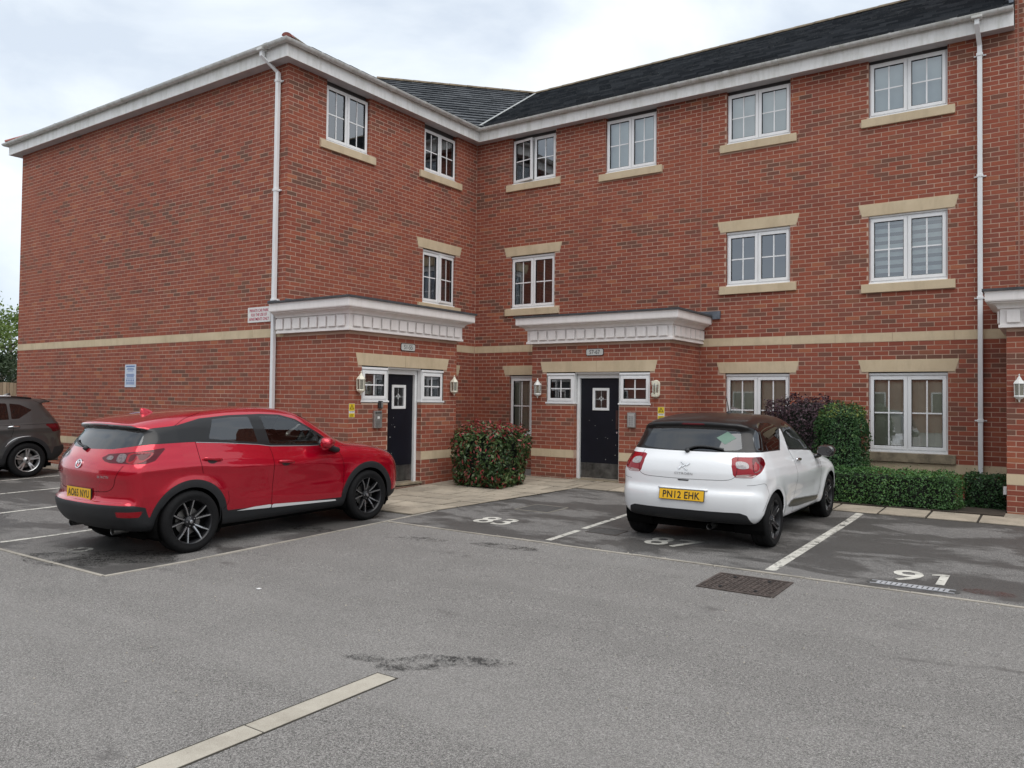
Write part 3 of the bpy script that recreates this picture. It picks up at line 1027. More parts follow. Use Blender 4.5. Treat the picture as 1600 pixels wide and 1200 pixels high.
# ---- roof
PIT = rad(29.0)
ez, er = ZT + .275, 0.30
roof = None
rmb = MB()
RY, RZ = 4.40, ez + (4.40 + er) * math.tan(PIT)
Rv = Vector((-1.28, RY, RZ))
B0 = Vector((er, -er, ez))
hd_ = Vector((math.cos(rad(47)), math.sin(rad(47)), 0))
ud_ = Vector((-math.sin(rad(47)), math.cos(rad(47)), 0))
# under-sheets
rmb.poly([B0, (10.448, -er, ez), (10.448, RY, RZ), Rv])
rmb.poly([(10.448, 9.1, ez), (-1.28, 9.1, ez), Rv, (10.448, RY, RZ)])
rmb.poly([B0, Rv, Rv - hd_ * 4.5, B0 - hd_ * 2.5 + Vector((0, 0, -.02))])
wz = lambda x: ez + (er - x) * math.tan(rad(28.4))
rx = (XL - er + er) / 2 - 0.0
hx = (XL) / 2
hr = wz(hx)
rmb.poly([(er, YA - er, ez), (er, -er, ez), (er, 8.8, ez), (hx, 8.8, hr), (hx, YA - er + (er - hx), hr)])
rmb.poly([(XL - er, YA - er, ez), (er, YA - er, ez), (hx, YA - er + (er - hx), hr)])
rmb.poly([(XL - er, 8.8, ez), (XL - er, YA - er, ez), (hx, YA - er + (er - hx), hr), (hx, 8.8, hr)])
for pt in (): pass
roof = rmb.build('roof', M['tile'], bld)
def tile_mesh(tone, gauge, w):
    mb = MB()
    # x along the eave, y up the slope, z off the sheet
    a, b = -w / 2 + .002, w / 2 - .002
    mb.loft([[(a, 0, .008), (b, 0, .008), (b, 0, .046), (a + .03, 0, .050), (a, 0, .043)], [(a, gauge + .04, .002), (b, gauge + .04, .002), (b, gauge + .04, .012), (a + .03, gauge + .04, .014), (a, gauge + .04, .009)]], True, True, 0, tone)
    return mb
GA, TW = 0.30, 0.30
TILES = []      # origin, u, v(up slope), n, tone
def lay_tiles(o, u, v, inside, smax, courses, s_lo=0.0):
    n = u.cross(v).normalized()
    for c in range(courses):
        s = s_lo - (TW / 2 if c % 2 else 0)
        while s < smax:
            q = o + u * (s + TW / 2) + v * (c * GA)
            if inside(q + v * (GA / 2)): TILES.append((q, u, v, n, random.random() ** 1.5))
            s += TW
v3 = Vector((0, math.cos(PIT), math.sin(PIT)))
val_n = Vector((-(Rv - B0).y, (Rv - B0).x, 0)).normalized()    # plan normal of the valley
def in3(q): return q.x < 10.40 and (q - B0).dot(Vector((val_n.x, val_n.y, 0))) < -0.03 and q.y < RY - 0.05
lay_tiles(Vector((-2.0, -er - .03, ez - .02)), Vector((1, 0, 0)), v3, in3, 12.6, 18)
dp = (Rv - B0); pd = math.atan2(dp.z, dp.dot(ud_))
vd = ud_ * math.cos(pd) + Vector((0, 0, math.sin(pd)))
nd = hd_.cross(vd)
topd = dp.dot(ud_)
def inD(q):
    if (q - B0).dot(Vector((val_n.x, val_n.y, 0))) < 0.06: return False
    if (q - B0).dot(ud_) > topd - 0.05: return False
    return q.z > wz(q.x) - 0.05
lay_tiles(B0 - hd_ * 6.0, hd_, vd, inD, 12.0, 18)
vw = Vector((-math.cos(rad(28.4)), 0, math.sin(rad(28.4))))
lay_tiles(Vector((er - .10, YA - er, ez + .02)), Vector((0, 1, 0)), vw, lambda q: q.y - (YA - er) > (er - q.x) + .22 and q.y < -0.2 and (q.y + er) * .421 < .103 * (.25 - q.x) + 0.3, 5.6, 8)
vl = Vector((0, math.cos(rad(28.4)), math.sin(rad(28.4))))
lay_tiles(Vector((XL - er, YA - er + .10, ez + .02)), Vector((1, 0, 0)), vl, lambda q: (er - q.x) > (q.y - (YA - er)) + .22 and (q.x - XL + er) > (q.y - (YA - er)), 10.6, 5)
def tshow(t):
    c = t[0]; d = CAM - c
    v = c - CAM; dep = v.dot(_f)
    px, py = v.dot(_r) / dep * 1239.3, v.dot(_u) / dep * 1239.3
    if abs(px) > 795 or abs(py) > 595: return 0
    return max(0, d.dot(t[3]) / d.length) / d.length_squared + (0.00001 if t[2].y > 0.5 else 0)
tord = sorted(range(len(TILES)), key=lambda i: -tshow(TILES[i]))
tpick = set(tord[:300])
tmeshes = []
for k in range(10):
    mb = tile_mesh(k / 9, GA, TW)
    me = bpy.data.meshes.new('roof_tile'); me.from_pydata(mb.v, [], mb.f); me.materials.append(M['tile'])
    me.attributes.new('tone', 'FLOAT', 'FACE').data.foreach_set('value', mb.a)
    tmeshes.append(me)
rest = MB()
tm0 = tile_mesh(0, GA, TW)
for i, (q, u, v, n, t) in enumerate(TILES):
    lift = random.uniform(-.002, .003)
    if i in tpick:
        o = bpy.data.objects.new('roof_tile', tmeshes[int(t * 9.99)])
        COL.objects.link(o); o.parent = roof
        o.matrix_local = Matrix(((u.x, v.x, n.x, q.x + n.x * lift), (u.y, v.y, n.y, q.y + n.y * lift), (u.z, v.z, n.z, q.z + n.z * lift), (0, 0, 0, 1)))
    else:
        k = len(rest.v)
        for w in tm0.v: rest.v.append(tuple(q + u * w[0] + v * w[1] + n * (w[2] + lift)))
        for f in tm0.f: rest.f.append(tuple(k + j for j in f)); rest.a.append(t); rest.m.append(0)
o = rest.build('roof_tiling', M['tile'], roof, attr='tone')
o['kind'] = 'stuff'
def ridge_run(a, b, mat='ridge', r=0.11, L=0.45):
    a, b = Vector(a), Vector(b); d = (b - a); n = max(1, int(d.length / L)); u = d.normalized()
    s = u.cross(Vector((0, 0, 1))).normalized(); t = s.cross(u)
    for k in range(n):
        p0, p1 = a + d * (k / n), a + d * ((k + 0.985) / n)
        mb = MB()
        ring = lambda c, rr: [c + s * (rr * math.cos(x)) + t * (rr * math.sin(x) * 0.75) for x in np.linspace(0, PI, 9)]
        mb.loft([ring(p0, r), ring(p1, r * .93)], True, True)
        mb.build('ridge_tile', M[mat], roof, smooth=True, angle=40)
ridge_run(Rv + Vector((0, 0, .0)), (10.448, RY, RZ))
ridge_run(Rv - hd_ * 4.5, Rv)
hipA = Vector((er, YA - er, ez)); hdir = Vector((hx - er, er - hx, hr - ez)).normalized()
ridge_run(hipA + hdir * .03, hipA + hdir * .62, 'red_ridge', .085, .3)
ridge_run(hipA + hdir * .62, hipA + hdir * 5.0, 'ridge', .085)
hipL = Vector((XL - er, YA - er, ez)); hdl = Vector((hx - XL + er, er - hx, hr - ez)).normalized()
ridge_run(hipL + hdl * .05, hipL + hdl * 4.0, 'red_ridge', .085, .4)
vl_ = MB(); vdir = (Rv - B0).normalized(); vs_ = vdir.cross(Vector((0, 0, 1))).normalized()
vl_.obox(B0 + (Rv - B0) * .5 + Vector((0, 0, .062)), vdir * ((Rv - B0).length / 2), vs_ * .03, Vector((0, 0, .006)))
vl_.build('valley_lining', plain('valley_mortar', (0.34, 0.35, 0.345), 0.8, var=.2), roof)
vl_ = MB(); vl_.prism([B0 + Vector((-.5, .12, .10)), B0 + Vector((-.05, .02, .05)), B0 + Vector((.1, .25, .12)), B0 + Vector((-.35, .5, .25))], (0, 0, .02))
vl_.build('lead_saddle', plain('pale_lead', (0.36, 0.38, 0.39), 0.6, .2, var=.35, scale=8), roof)
fl = MB(); c0 = Vector((10.416, -er, ez + .05)); c1 = Vector((10.416, RY, RZ + .05))
fl.obox((c0 + c1) / 2 + Vector((0, 0, .06)), (c1 - c0) / 2, Vector((.03, 0, 0)), Vector((0, 0, .07)))
fl.build('lead_flashing', M['lead'], bld)
sg = MB()    # side of the taller block above the lower roof
sg.poly([(10.452, 0.0, ZT - .1), (10.452, 8.5, ZT - .1), (10.452, 8.5, 10.1), (10.452, 0.0, 10.1)], 0, .3)
sg.build('tall_wall_side', M['brick'], bld, attr='tone')
# ================================================================== ground
def mk_tarmac(name, dark, light, stain_col, stain_lo, stain_hi, stain_scale, rough=0.9, grain=1.0):
    t = NT(name)
    co = t.coord()
    mean = tuple((a + b) / 2 for a, b in zip(dark, light))
    st_ = t.noise(co, 62, 2, 0.6)                     # chippings
    fi_ = t.noise(co, 170, 2, 0.7)
    c = t.ramp(st_, [(0.30, tuple(v * .45 for v in dark)), (0.42, dark), (0.50, mean), (0.58, light), (0.70, tuple(v * 1.7 for v in light))])
    c = t.mix(0.6, c, t.ramp(fi_, [(0.36, tuple(v * .25 for v in dark)), (0.47, dark), (0.53, light), (0.62, tuple(v * 2.0 for v in light))]))
    mid = t.noise(co, 1.6, 7, 0.7)
    c = t.mix(t.ramp(mid, [(0.40, 0.0), (0.70, 0.45)]), c, t.mix(0.4, c, tuple(v * 0.45 for v in dark)))
    big = t.noise(t.mapping(co, (0.16, 1.1, 1)), 1.0, 6, 0.65, 0.5)      # long sweeps left by tyres
    c = t.mix(t.ramp(big, [(0.48, 0.0), (0.66, 0.30)]), c, tuple(v * 1.15 for v in light))
    st = t.noise(t.mapping(co, (0.55, 1.0, 1), (4.2, 1.3, 0)), stain_scale, 8, 0.66, 0.4)
    f = t.ramp(st, [(stain_lo, 0.0), (stain_hi, 1.0)])
    c = t.mix(t.math('MULTIPLY', f, 0.9), c, t.mix(0.30, stain_col, c))
    t.bump(t.math('ADD', st_, t.math('MULTIPLY', fi_, 0.5)), 0.8, 0.010)
    r = t.mix(f, (rough,) * 3, (0.55,) * 3)
    return t.set(c, r, 0, 0.3)
M['tarmac'] = mk_tarmac('road_tarmac', (0.126, 0.119, 0.112), (0.232, 0.221, 0.209), (0.075, 0.07, 0.066), 0.62, 0.70, 2.3)
M['bay_tarmac'] = mk_tarmac('bay_tarmac', (0.100, 0.095, 0.091), (0.195, 0.186, 0.177), (0.030, 0.028, 0.026), 0.45, 0.52, 1.25)
mb = MB()
sheet(mb, -90, 90, -90, 90, 0)
road = struct(drape(mb.build('road', M['tarmac'])), 'pale worn tarmac of the car park roadway')
mb = MB()
sheet(mb, -16, 3.66, -10.43, -6.12, .004)
sheet(mb, 3.66, 14, -6.68, -2.45, .004)
sheet(mb, 3.64, 3.66, -6.12, -5.6, .004)
struct(drape(mb.build('parking_bays', M['bay_tarmac'])), 'darker damp tarmac of the parking bays in front of the building')

def mk_conc(name, a, b, dirt=(0.10, 0.095, 0.085)):
    t = NT(name)
    co = t.coord()
    tone = t.attr('tone')
    c = t.ramp(tone, [(0, a), (1, b)])
    n = t.noise(co, 3.0, 6, 0.7)
    c = t.mix(t.ramp(n, [(0.42, 0.0), (0.75, 0.75)]), c, dirt)
    sp = t.noise(co, 220, 2, 0.6)
    c = t.mix(0.25, c, t.ramp(sp, [(0.3, (0.08, 0.075, 0.065)), (0.7, (0.55, 0.52, 0.46))]))
    t.bump(t.noise(co, 120, 4), 0.35, 0.004)
    return t.set(c, 0.9, 0, 0.25)
M['edging'] = mk_conc('edging_concrete', (0.32, 0.29, 0.245), (0.46, 0.42, 0.36))
M['slab'] = mk_conc('paving_concrete', (0.27, 0.225, 0.168), (0.46, 0.39, 0.30), (0.11, 0.09, 0.066))
M['block'] = mk_conc('cream_block', (0.40, 0.36, 0.295), (0.48, 0.44, 0.37), (0.25, 0.22, 0.175))
M['joint'] = plain('joint_sand', (0.035, 0.030, 0.022), 0.95, var=0.4, scale=9)
M['soil'] = plain('soil', (0.045, 0.034, 0.024), 0.95, var=0.4, scale=12, bump=0.8, bump_scale=40)

ed = empty('edging_strip'); struct(ed, 'thin flush concrete edging round the parking bays')
def edging(path, w=0.042, L=0.915):
    for (a, b) in zip(path, path[1:]):
        a, b = Vector((*a, 0)), Vector((*b, 0)); d = b - a; n = max(1, round(d.length / L)); u = d.normalized(); s = Vector((-u.y, u.x, 0))
        for k in range(n):
            p0, p1 = a + d * (k / n) + u * .003, a + d * ((k + 1) / n) - u * .003
            mb = MB(); c = (p0 + p1) / 2 + s * random.uniform(-.004, .004)
            mb.obox(c + Vector((0, 0, -.02 + random.uniform(0, .003))), (p1 - p0) / 2, s * (w / 2), Vector((0, 0, .028)), 0, random.random())
            drape(mb.build('edging_stone', M['edging'], ed, attr='tone'))
edging([(3.67, -5.63), (3.66, -10.43)])
edging([(3.70, -6.67), (13.5, -6.70)])
edging([(3.63, -10.43), (-14.0, -10.45)])

pv = MB()
sheet(pv, -14, 3.64, -6.12, -1.36, .006)
pv.quad((3.64, -5.66, .0065), (3.66, -5.66, .0065), (4.10, -2.45, .0065), (3.64, -2.45, .0065))
sheet(pv, 3.64, 13.5, -2.45, -1.36, .006)
pave = drape(pv.build('pavement', M['joint']))
struct(pave, 'buff concrete slab paving in front of the porches')
x_end = lambda y: float(np.interp(y, [-6.2, -5.66, -5.6, -2.45], [3.63, 3.63, 3.66, 4.10]))
def slab(x0, x1, y0, y1, xb=None):
    mb = MB(); g = .015; z = .020 + random.uniform(-.003, .003)
    tl = random.uniform(-.002, .002)
    xa, xb = x1, (x1 if xb is None else xb)
    mb.loft([[(x0 + g, y0 + g, -.02), (xa - g, y0 + g, -.02), (xb - g, y1 - g, -.02), (x0 + g, y1 - g, -.02)], [(x0 + g, y0 + g, z - .003), (xa - g, y0 + g, z - .003 + tl), (xb - g, y1 - g, z - .003 + tl), (x0 + g, y1 - g, z - .003)],
             [(x0 + g + .004, y0 + g + .004, z), (xa - g - .004, y0 + g + .004, z + tl), (xb - g - .004, y1 - g - .004, z + tl), (x0 + g + .004, y1 - g - .004, z)]], True, True, 0, random.random())
    drape(mb.build('paving_slab', M['slab'], pave, attr='tone'))
yy = -6.10; row = 0
while yy < -1.40:
    y1 = min(yy + .45, -1.36)
    if -2.92 < yy < -2.46: y1 = -2.45
    inp = -5.42 < (yy + y1) / 2 < -2.65
    lo = 1.61 if inp else (.02 if yy > -2.66 else -0.6)
    x = lo - (0.3 if row % 2 else 0)
    while x < x_end(yy) - .02:
        x1 = x + .6
        last = x1 > x_end(yy) - .12
        if last: slab(max(x, lo), x_end(yy), yy, y1, x_end(y1)); break
        if x1 - max(x, lo) > .08: slab(max(x, lo), x1, yy, y1)
        x += .6
    yy = y1; row += 1
x = 4.12; k = 0
while x < 13.2:
    slab(x, x + .6, -2.44, -1.80)
    if x < 5.3 or x > 9.6: slab(x, x + .6, -1.80, -1.38)
    x += .6
x = -13.8
while x < -0.7:
    slab(x, x + .6, -6.10, -5.78); x += .6
kb = MB(); kb.box((-14, -5.775, 0), (-0.9, -5.44, .012)); struct(drape(kb.build('gravel_margin', plain('gravel', (0.26, 0.235, 0.195), .95, var=.6, scale=40, bump=1.0, bump_scale=60))), 'strip of stone chippings along the foot of the left wall')
sb = MB(); sb.box((5.45, -1.79, -.05), (10.38, -0.03, .03)); struct(sb.build('planting_bed', M['soil']), 'dark soil of the planting bed under the windows')

# white paint, worn through in places
def mk_paint(name, col, wear_lo, wear_hi, scale=14):
    t = NT(name)
    co = t.coord()
    n = t.math('ADD', t.math('MULTIPLY', t.noise(co, scale, 6, 0.75), 0.75), t.math('MULTIPLY', t.noise(co, 160, 2, 0.6), 0.25))
    a = t.ramp(n, [(wear_lo, 0.0), (wear_hi, 1.0)])
    d = t.noise(co, 5, 5, 0.7)
    t.set(t.ramp(d, [(0.35, tuple(v * 0.66 for v in col)), (0.65, col)]), 0.8, 0, 0.3)
    t.link(a, t.p.inputs['Alpha'])
    t.bump(t.noise(co, 150, 3), 0.4, 0.004)
    return t.m
M['paint'] = mk_paint('worn_white_paint', (0.62, 0.60, 0.54), 0.40, 0.49, 9)
M['paint_number'] = mk_paint('white_number_paint', (0.62, 0.60, 0.54), 0.34, 0.44, 9)
M['paint_faint'] = mk_paint('faint_white_paint', (0.45, 0.44, 0.40), 0.42, 0.52)
def bay_line(pts, w, label):
    mb = MB()
    for (a, b) in pts:
        a, b = Vector((*a, .008)), Vector((*b, .008)); u = (b - a).normalized(); s = Vector((-u.y, u.x, 0)) * (w / 2)
        N_ = 12
        for i in range(N_):
            p_, q_ = a + (b - a) * (i / N_), a + (b - a) * ((i + 1) / N_)
            mb.quad(p_ - s, q_ - s, q_ + s, p_ + s)
    tag(drape(mb.build('bay_line', M['paint'])), label, 'road marking', 'painted bay lines')
bay_line([((6.12, -6.54), (6.10, -5.80)), ((6.095, -5.66), (6.06, -4.4)), ((6.06, -4.4), (6.03, -2.5))], .08, 'white bay line between the numbers 83 and 87, broken near its middle')
bay_line([((8.69, -6.58), (8.71, -2.48))], .105, 'wide white bay line right of the white car')
bay_line([((1.10, -10.40), (1.04, -6.15))], .085, 'white bay line running under the rear of the red car')
bay_line([((-1.27, -10.40), (-1.22, -6.15))], .085, 'second white bay line from the red car, towards the left edge')
bay_line([((-3.46, -10.40), (-3.36, -6.15))], .085, 'third white bay line from the red car, towards the left edge')
bay_line([((-5.38, -10.40), (-5.36, -6.15))], .085, 'white bay line in front of the brown SUV, nearest to its wheel')
def bay_number(txt, x, y, h, label, mat='paint_number', w=1.0, flag=None):
    me = text_mesh(txt, h, 0.0, w, 0.012)
    if flag:        # the stencilled 1 has a serif
        bm = bmesh.new(); bm.from_mesh(me)
        xm_ = max(v.co.x for v in bm.verts); flag = (min(v.co.x for v in bm.verts if v.co.x > xm_ - .11) + .004, max(v.co.z for v in bm.verts if v.co.x > xm_ - .11))
        bm.faces.new([bm.verts.new((flag[0] + a, 0, flag[1] + b_)) for a, b_ in ((0, 0), (-.075, -.055), (-.075, -.095), (.01, -.06))]); bm.to_mesh(me); bm.free()
    n = len(me.vertices); co = np.zeros(n * 3); me.vertices.foreach_get('co', co); co = co.reshape(-1, 3)
    co = np.stack([co[:, 0], co[:, 2], np.full(n, .0085)], 1)
    me.vertices.foreach_set('co', co.ravel()); me.update()
    me.materials.clear(); me.materials.append(M[mat])
    o = drape(link('bay_number', me, None, (x, y, 0)))
    return tag(o, label, 'road marking', 'painted bay numbers')
bay_number('83', 4.85, -5.82, .46, 'white number 83 painted on the empty bay', w=.95)
bay_number('87', 7.36, -5.84, .46, 'white number 87 painted behind the white car', w=.95)
bay_number('91', 9.92, -6.05, .47, 'white number 91 painted on the bay at the right edge', w=.92, flag=(.125, .235))
bay_number('0', 2.23, -9.93, .26, 'worn white ring of paint behind the red car', 'paint_faint', 1.6)

# cream blocks let into the roadway
bs = empty('block_strip'); struct(bs, 'single row of cream concrete blocks let into the foreground tarmac')
y = -10.79
for k in range(4):
    mb = MB(); mb.box((7.545, y - .968, -.05), (7.695, y, .006), 0, random.random())
    o = drape(mb.build('block', M['block'], bs, attr='tone', bevel=.004))
    y -= .976
mb = MB(); mb.box((7.532, y, .0), (7.708, -10.778, .0025)); drape(mb.build('joint', M['joint'], bs))

# covers and grates
M['rust'] = plain('rusty_iron', (0.082, 0.064, 0.056), 0.7, 0.3, var=0.45, scale=14, bump=0.4)
M['cover_grey'] = plain('grey_iron', (0.085, 0.083, 0.08), 0.7, 0.3, var=0.3, scale=20)
M['grate'] = plain('grate_metal', (0.46, 0.47, 0.49), 0.5, 0.3, var=0.25, scale=18)
mh = settle(empty('manhole_cover', (8.665, -7.24, 0))); tag(mh, 'rectangular rusty brown manhole cover with raised studs', 'manhole cover')
mb = MB()
for (a, b, c, d) in ((-.345, .345, -.31, -.285), (-.345, .345, .285, .31), (-.345, -.32, -.285, .285), (.32, .345, -.285, .285)): mb.box((a, c, -.02), (b, d, .010))
mb.build('frame', M['rust'], mh)
for s in (-1, 1):
    mb = MB(); x0, x1 = (-.315, -.004) if s < 0 else (.004, .315)
    mb.box((x0, -.28, -.02), (x1, .28, .006))
    pl_ = mb.build('cover_plate', M['rust'], mh)
    st = MB()
    for i in range(6):
        for j in range(11):
            x = x0 + .03 + i * (x1 - x0 - .06) / 5; y = -.25 + j * .05
            st.obox((x, y, .008), Vector((.014, .006 * (1 if (i + j) % 2 else -1), 0)), Vector((-.005, .006, 0)), (0, 0, .004))
    st.build('studs', M['rust'], pl_)['kind'] = 'stuff'
    kh = MB()
    for y in (-.2, .2): kh.box(((x0 + x1) / 2 - .012, y - .02, .006), ((x0 + x1) / 2 + .012, y + .02, .0135))
    kh.build('key_hole', M['dark'], pl_)
gr = settle(empty('channel_grate', (9.92, -6.47, 0))); tag(gr, 'long grey slotted drain grate below the number 91', 'drain grate')
mb = MB()
mb.prism([(-.365 + .05 * (1 - math.cos(t)) if t <= PI else 0, 0, 0) for t in ()] or [(x, y, .003) for x, y in ([(-.33 + .05 * math.cos(t), .062 * math.sin(t)) for t in np.linspace(PI / 2, 3 * PI / 2, 8)] + [(.33 + .05 * math.cos(t), .062 * math.sin(t)) for t in np.linspace(-PI / 2, PI / 2, 8)])], (0, 0, .004))
mb.build('tray', M['cover_grey'], gr)
mb = MB()
for s in (-1, 1): mb.box((-.34, s * .056 - .006, .004), (.34, s * .056 + .006, .012))
mb.build('rim', M['grate'], gr)
for k in range(14):
    x = -.275 + k * .0423
    mb = MB(); mb.obox((x, 0, .0085), (.0145, 0, 0), (.004, .047, 0), (0, 0, .0035)); mb.build('slat', M['grate'], gr)
for s in (-1, 1):
    mb = MB(); mb.lathe([(.0, .013), (.014, .013), (.017, .004)], (s * .335, 0, 0), 'z', 10); mb.build('bolt', M['cover_grey'], gr)
dc = settle(empty('drain_cover', (4.79, -4.60, 0))); tag(dc, 'square dark drain cover in the empty bay before the hedge', 'drain cover')
mb = MB(); mb.box((-.27, -.27, -.02), (.27, .27, .009)); mb.build('plate', M['cover_grey'], dc)
mb = MB()
for a, b, c, d in ((-.285, .285, -.285, -.272), (-.285, .285, .272, .285), (-.285, -.272, -.272, .272), (.272, .285, -.272, .272)): mb.box((a, c, -.02), (b, d, .0115))
mb.build('frame', M['edging'], dc)
dc = settle(empty('drain_cover', (6.42, -5.66, 0))); tag(dc, 'small dark drain cover beside the broken white line by the white car', 'drain cover')
mb = MB(); mb.box((-.20, -.16, -.02), (.20, .16, .0075)); mb.build('plate', M['cover_grey'], dc)
mb = MB()
for a, b, c, d in ((-.21, .21, -.17, -.161), (-.21, .21, .161, .17), (-.21, -.201, -.161, .161), (.201, .21, -.161, .161)): mb.box((a, c, -.02), (b, d, .009))
mb.build('frame', M['rust'], dc)
def flat_scrap(name, x, y, r, mat, label, cat):
    mb = MB(); a0 = random.random() * 6
    mb.prism([(x + r * (1 + .4 * math.sin(2.1 * t)) * math.cos(t + a0), y + .7 * r * math.sin(t + a0), .0055) for t in np.linspace(0, 2 * PI, 9)[:-1]], (0, 0, .004))
    tag(drape(mb.build(name, mat)), label, cat)
flat_scrap('litter', 5.20, -9.87, .028, M['white'], 'small white scrap of litter on the tarmac behind the red car', 'litter')
flat_scrap('dead_leaf', 9.80, -2.20, .05, plain('dead_leaf', (0.36, 0.24, 0.07), .9, var=.4, scale=40), 'yellow dead leaf on the slab path before the low hedge', 'leaf')

# oil spots and tarry cracks with outlines of their own
def mk_stain(name, col, lo, hi, scale):
    t = NT(name)
    co = t.coord()
    n = t.math('ADD', t.math('MULTIPLY', t.noise(co, scale, 8, 0.75, 0.2), 0.5), t.math('MULTIPLY', t.noise(co, 60, 3, 0.7), 0.5))
    t.set(col, 0.75, 0, 0.3)
    t.link(t.ramp(n, [(lo, 0.0), (hi, 0.7)]), t.p.inputs['Alpha'])
    return t.m
M['tar'] = mk_stain('tar_stain', (0.028, 0.027, 0.026), 0.49, 0.57, 8)
M['red_stain'] = mk_stain('red_stain', (0.13, 0.05, 0.04), 0.46, 0.62, 6)
def stain(x, y, rx, ry, mat, a=0.0):
    mb = MB(); ring = []
    for t in np.linspace(0, 2 * PI, 15)[:-1]:
        u_, v_ = rx * math.cos(t) * random.uniform(.75, 1.1), ry * math.sin(t) * random.uniform(.75, 1.1)
        ring.append((x + u_ * math.cos(a) - v_ * math.sin(a), y + u_ * math.sin(a) + v_ * math.cos(a), .0062))
    mb.poly(ring)
    drape(mb.build('stain', M[mat], road))
stain(7.62, -10.50, .34, .16, 'tar', .9); stain(7.92, -10.25, .26, .10, 'tar', .4); stain(7.30, -10.62, .20, .07, 'tar', .3); stain(3.0, -9.75, .55, .35, 'tar', .2); stain(5.9, -7.1, .5, .12, 'tar', .1); stain(3.3, -7.6, .4, .2, 'tar', 0)
stain(10.52, -6.33, .22, .12, 'red_stain'); stain(2.6, -10.3, .7, .3, 'tar', .1); stain(4.9, -7.3, .35, .10, 'tar', .2)

# grit and small stones gathered along the edging and in the roadway
gm = MB()
for _ in range(420):
    if random.random() < .5: x, y = random.uniform(3.5, 12), -6.68 + random.gauss(-.06, .09)
    else: x, y = random.uniform(3.8, 10.5), random.uniform(-12.5, -6.9)
    r = random.uniform(.004, .010); z_ = .004 + r * .4; a = random.random() * 6
    ring = [(x + r * math.cos(a + t) * random.uniform(.7, 1.2), y + r * math.sin(a + t) * random.uniform(.7, 1.2), z_ - r * .4) for t in (0, 1.26, 2.5, 3.77, 5.0)]
    for i in range(5): gm.poly([ring[i], ring[(i + 1) % 5], (x, y, z_ + r * .6)], 0, random.random())
grit = drape(gm.build('grit', M['edging'], None, attr='tone')); grit['kind'] = 'stuff'; grit['label'] = 'loose grit and tiny stones scattered over the tarmac'
# ================================================================== things fixed to the walls
M['cream'] = plain('cream_metal', (0.74, 0.71, 0.58), 0.45, var=0.08)
M['lampwhite'] = plain('white_metal', (0.76, 0.76, 0.73), 0.4, var=0.06)
M['lampglass'] = glass('lantern_glass', (0.62, 0.60, 0.50), 0.12, 0.05, 0.35, (0.45, 0.43, 0.33))
def frame_of(p):
    return Matrix(((p.u.x, p.n.x, 0, 0), (p.u.y, p.n.y, 0, 0), (0, 0, 1, 0), (0, 0, 0, 1)))   # local x along the wall, y outwards
def on_wall(name, p, s, z, d=0.0):
    o = bpy.data.objects.new(name, None); COL.objects.link(o)
    q = p(s, z, d)
    o.matrix_world = Matrix.Translation(q) @ frame_of(p)
    return o
def wall_lantern(p, s, z, mat, label):
    o = on_wall('wall_lantern', p, s, z)
    tag(o, label, 'wall lamp', 'porch wall lamps')
    mb = MB(); mb.box((-.035, .001, -.09), (.035, .022, .09)); mb.box((-.02, .022, -.02), (.02, .05, .03)); mb.build('back_plate', mat, o, bevel=.006)
    c = .075
    hexa = lambda r, zz: [(r * math.cos(t), c + r * .92 * math.sin(t), zz) for t in [PI / 6 + k * PI / 3 for k in range(6)]]
    mb = MB(); mb.loft([hexa(.020, .165), hexa(.026, .155), hexa(.035, .135), hexa(.062, .108), hexa(.076, .085), hexa(.078, .076), hexa(.07, .076)], True, True); rf = mb.build('roof', mat, o)
    mb = MB(); mb.lathe([(.0, .215), (.007, .205), (.010, .195), (.005, .185), (.012, .172), (.018, .163)], (0, c, 0), 'z', 10); mb.build('finial', mat, rf, smooth=True)
    mb = MB(); mb.loft([hexa(.062, -.10), hexa(.066, -.085), hexa(.072, -.095), hexa(.072, -.105), hexa(.045, -.13), hexa(.02, -.142)], True, True); b = mb.build('base', mat, o)
    mb = MB(); mb.lathe([(.014, -.14), (.016, -.15), (.008, -.158), (.010, -.168), (.0, -.180)], (0, c, 0), 'z', 10); mb.build('drop_finial', mat, b, smooth=True)
    for k in range(6):
        t0, t1 = PI / 6 + k * PI / 3, PI / 6 + (k + 1) * PI / 3
        mb = MB(); r0, r1 = .062, .068
        mb.tube([(r0 * math.cos(t0), c + r0 * .92 * math.sin(t0), -.088), (r1 * math.cos(t0), c + r1 * .92 * math.sin(t0), .08)], .0055, 5); mb.build('bar', mat, o)
        mb = MB(); a, e = .058, .064
        mb.quad((a * math.cos(t0), c + a * .92 * math.sin(t0), -.085), (a * math.cos(t1), c + a * .92 * math.sin(t1), -.085), (e * math.cos(t1), c + e * .92 * math.sin(t1), .078), (e * math.cos(t0), c + e * .92 * math.sin(t0), .078)); mb.build('pane', M['lampglass'], o)
    mb = MB(); mb.lathe([(.012, -.085), (.014, -.03), (.022, .0), (.018, .04), (.0, .055)], (0, c, 0), 'z', 10); mb.build('bulb', M['lampwhite'], o, smooth=True)
    return o
wall_lantern(Q1, -5.21, 1.735, M['cream'], 'cream lantern left of the 51-55 door')
wall_lantern(Q1, -2.80, 1.745, M['cream'], 'cream lantern right of the 51-55 door')
wall_lantern(Q2, 2.64, 1.72, M['lampwhite'], 'white lantern left of the 57-67 door')
wall_lantern(Q3, 10.545, 1.74, M['lampwhite'], 'white lantern on the porch at the right edge')
o = on_wall('bulkhead_lamp', Q2, 5.11, 1.73)
tag(o, 'rounded cream bulkhead lamp right of the 57-67 door', 'wall lamp', 'porch wall lamps')
cap = lambda r, h, y: [(r * math.cos(t), y, (h if math.sin(t) >= 0 else -h) + r * math.sin(t)) for t in np.linspace(0, 2 * PI, 21)[:-1]]
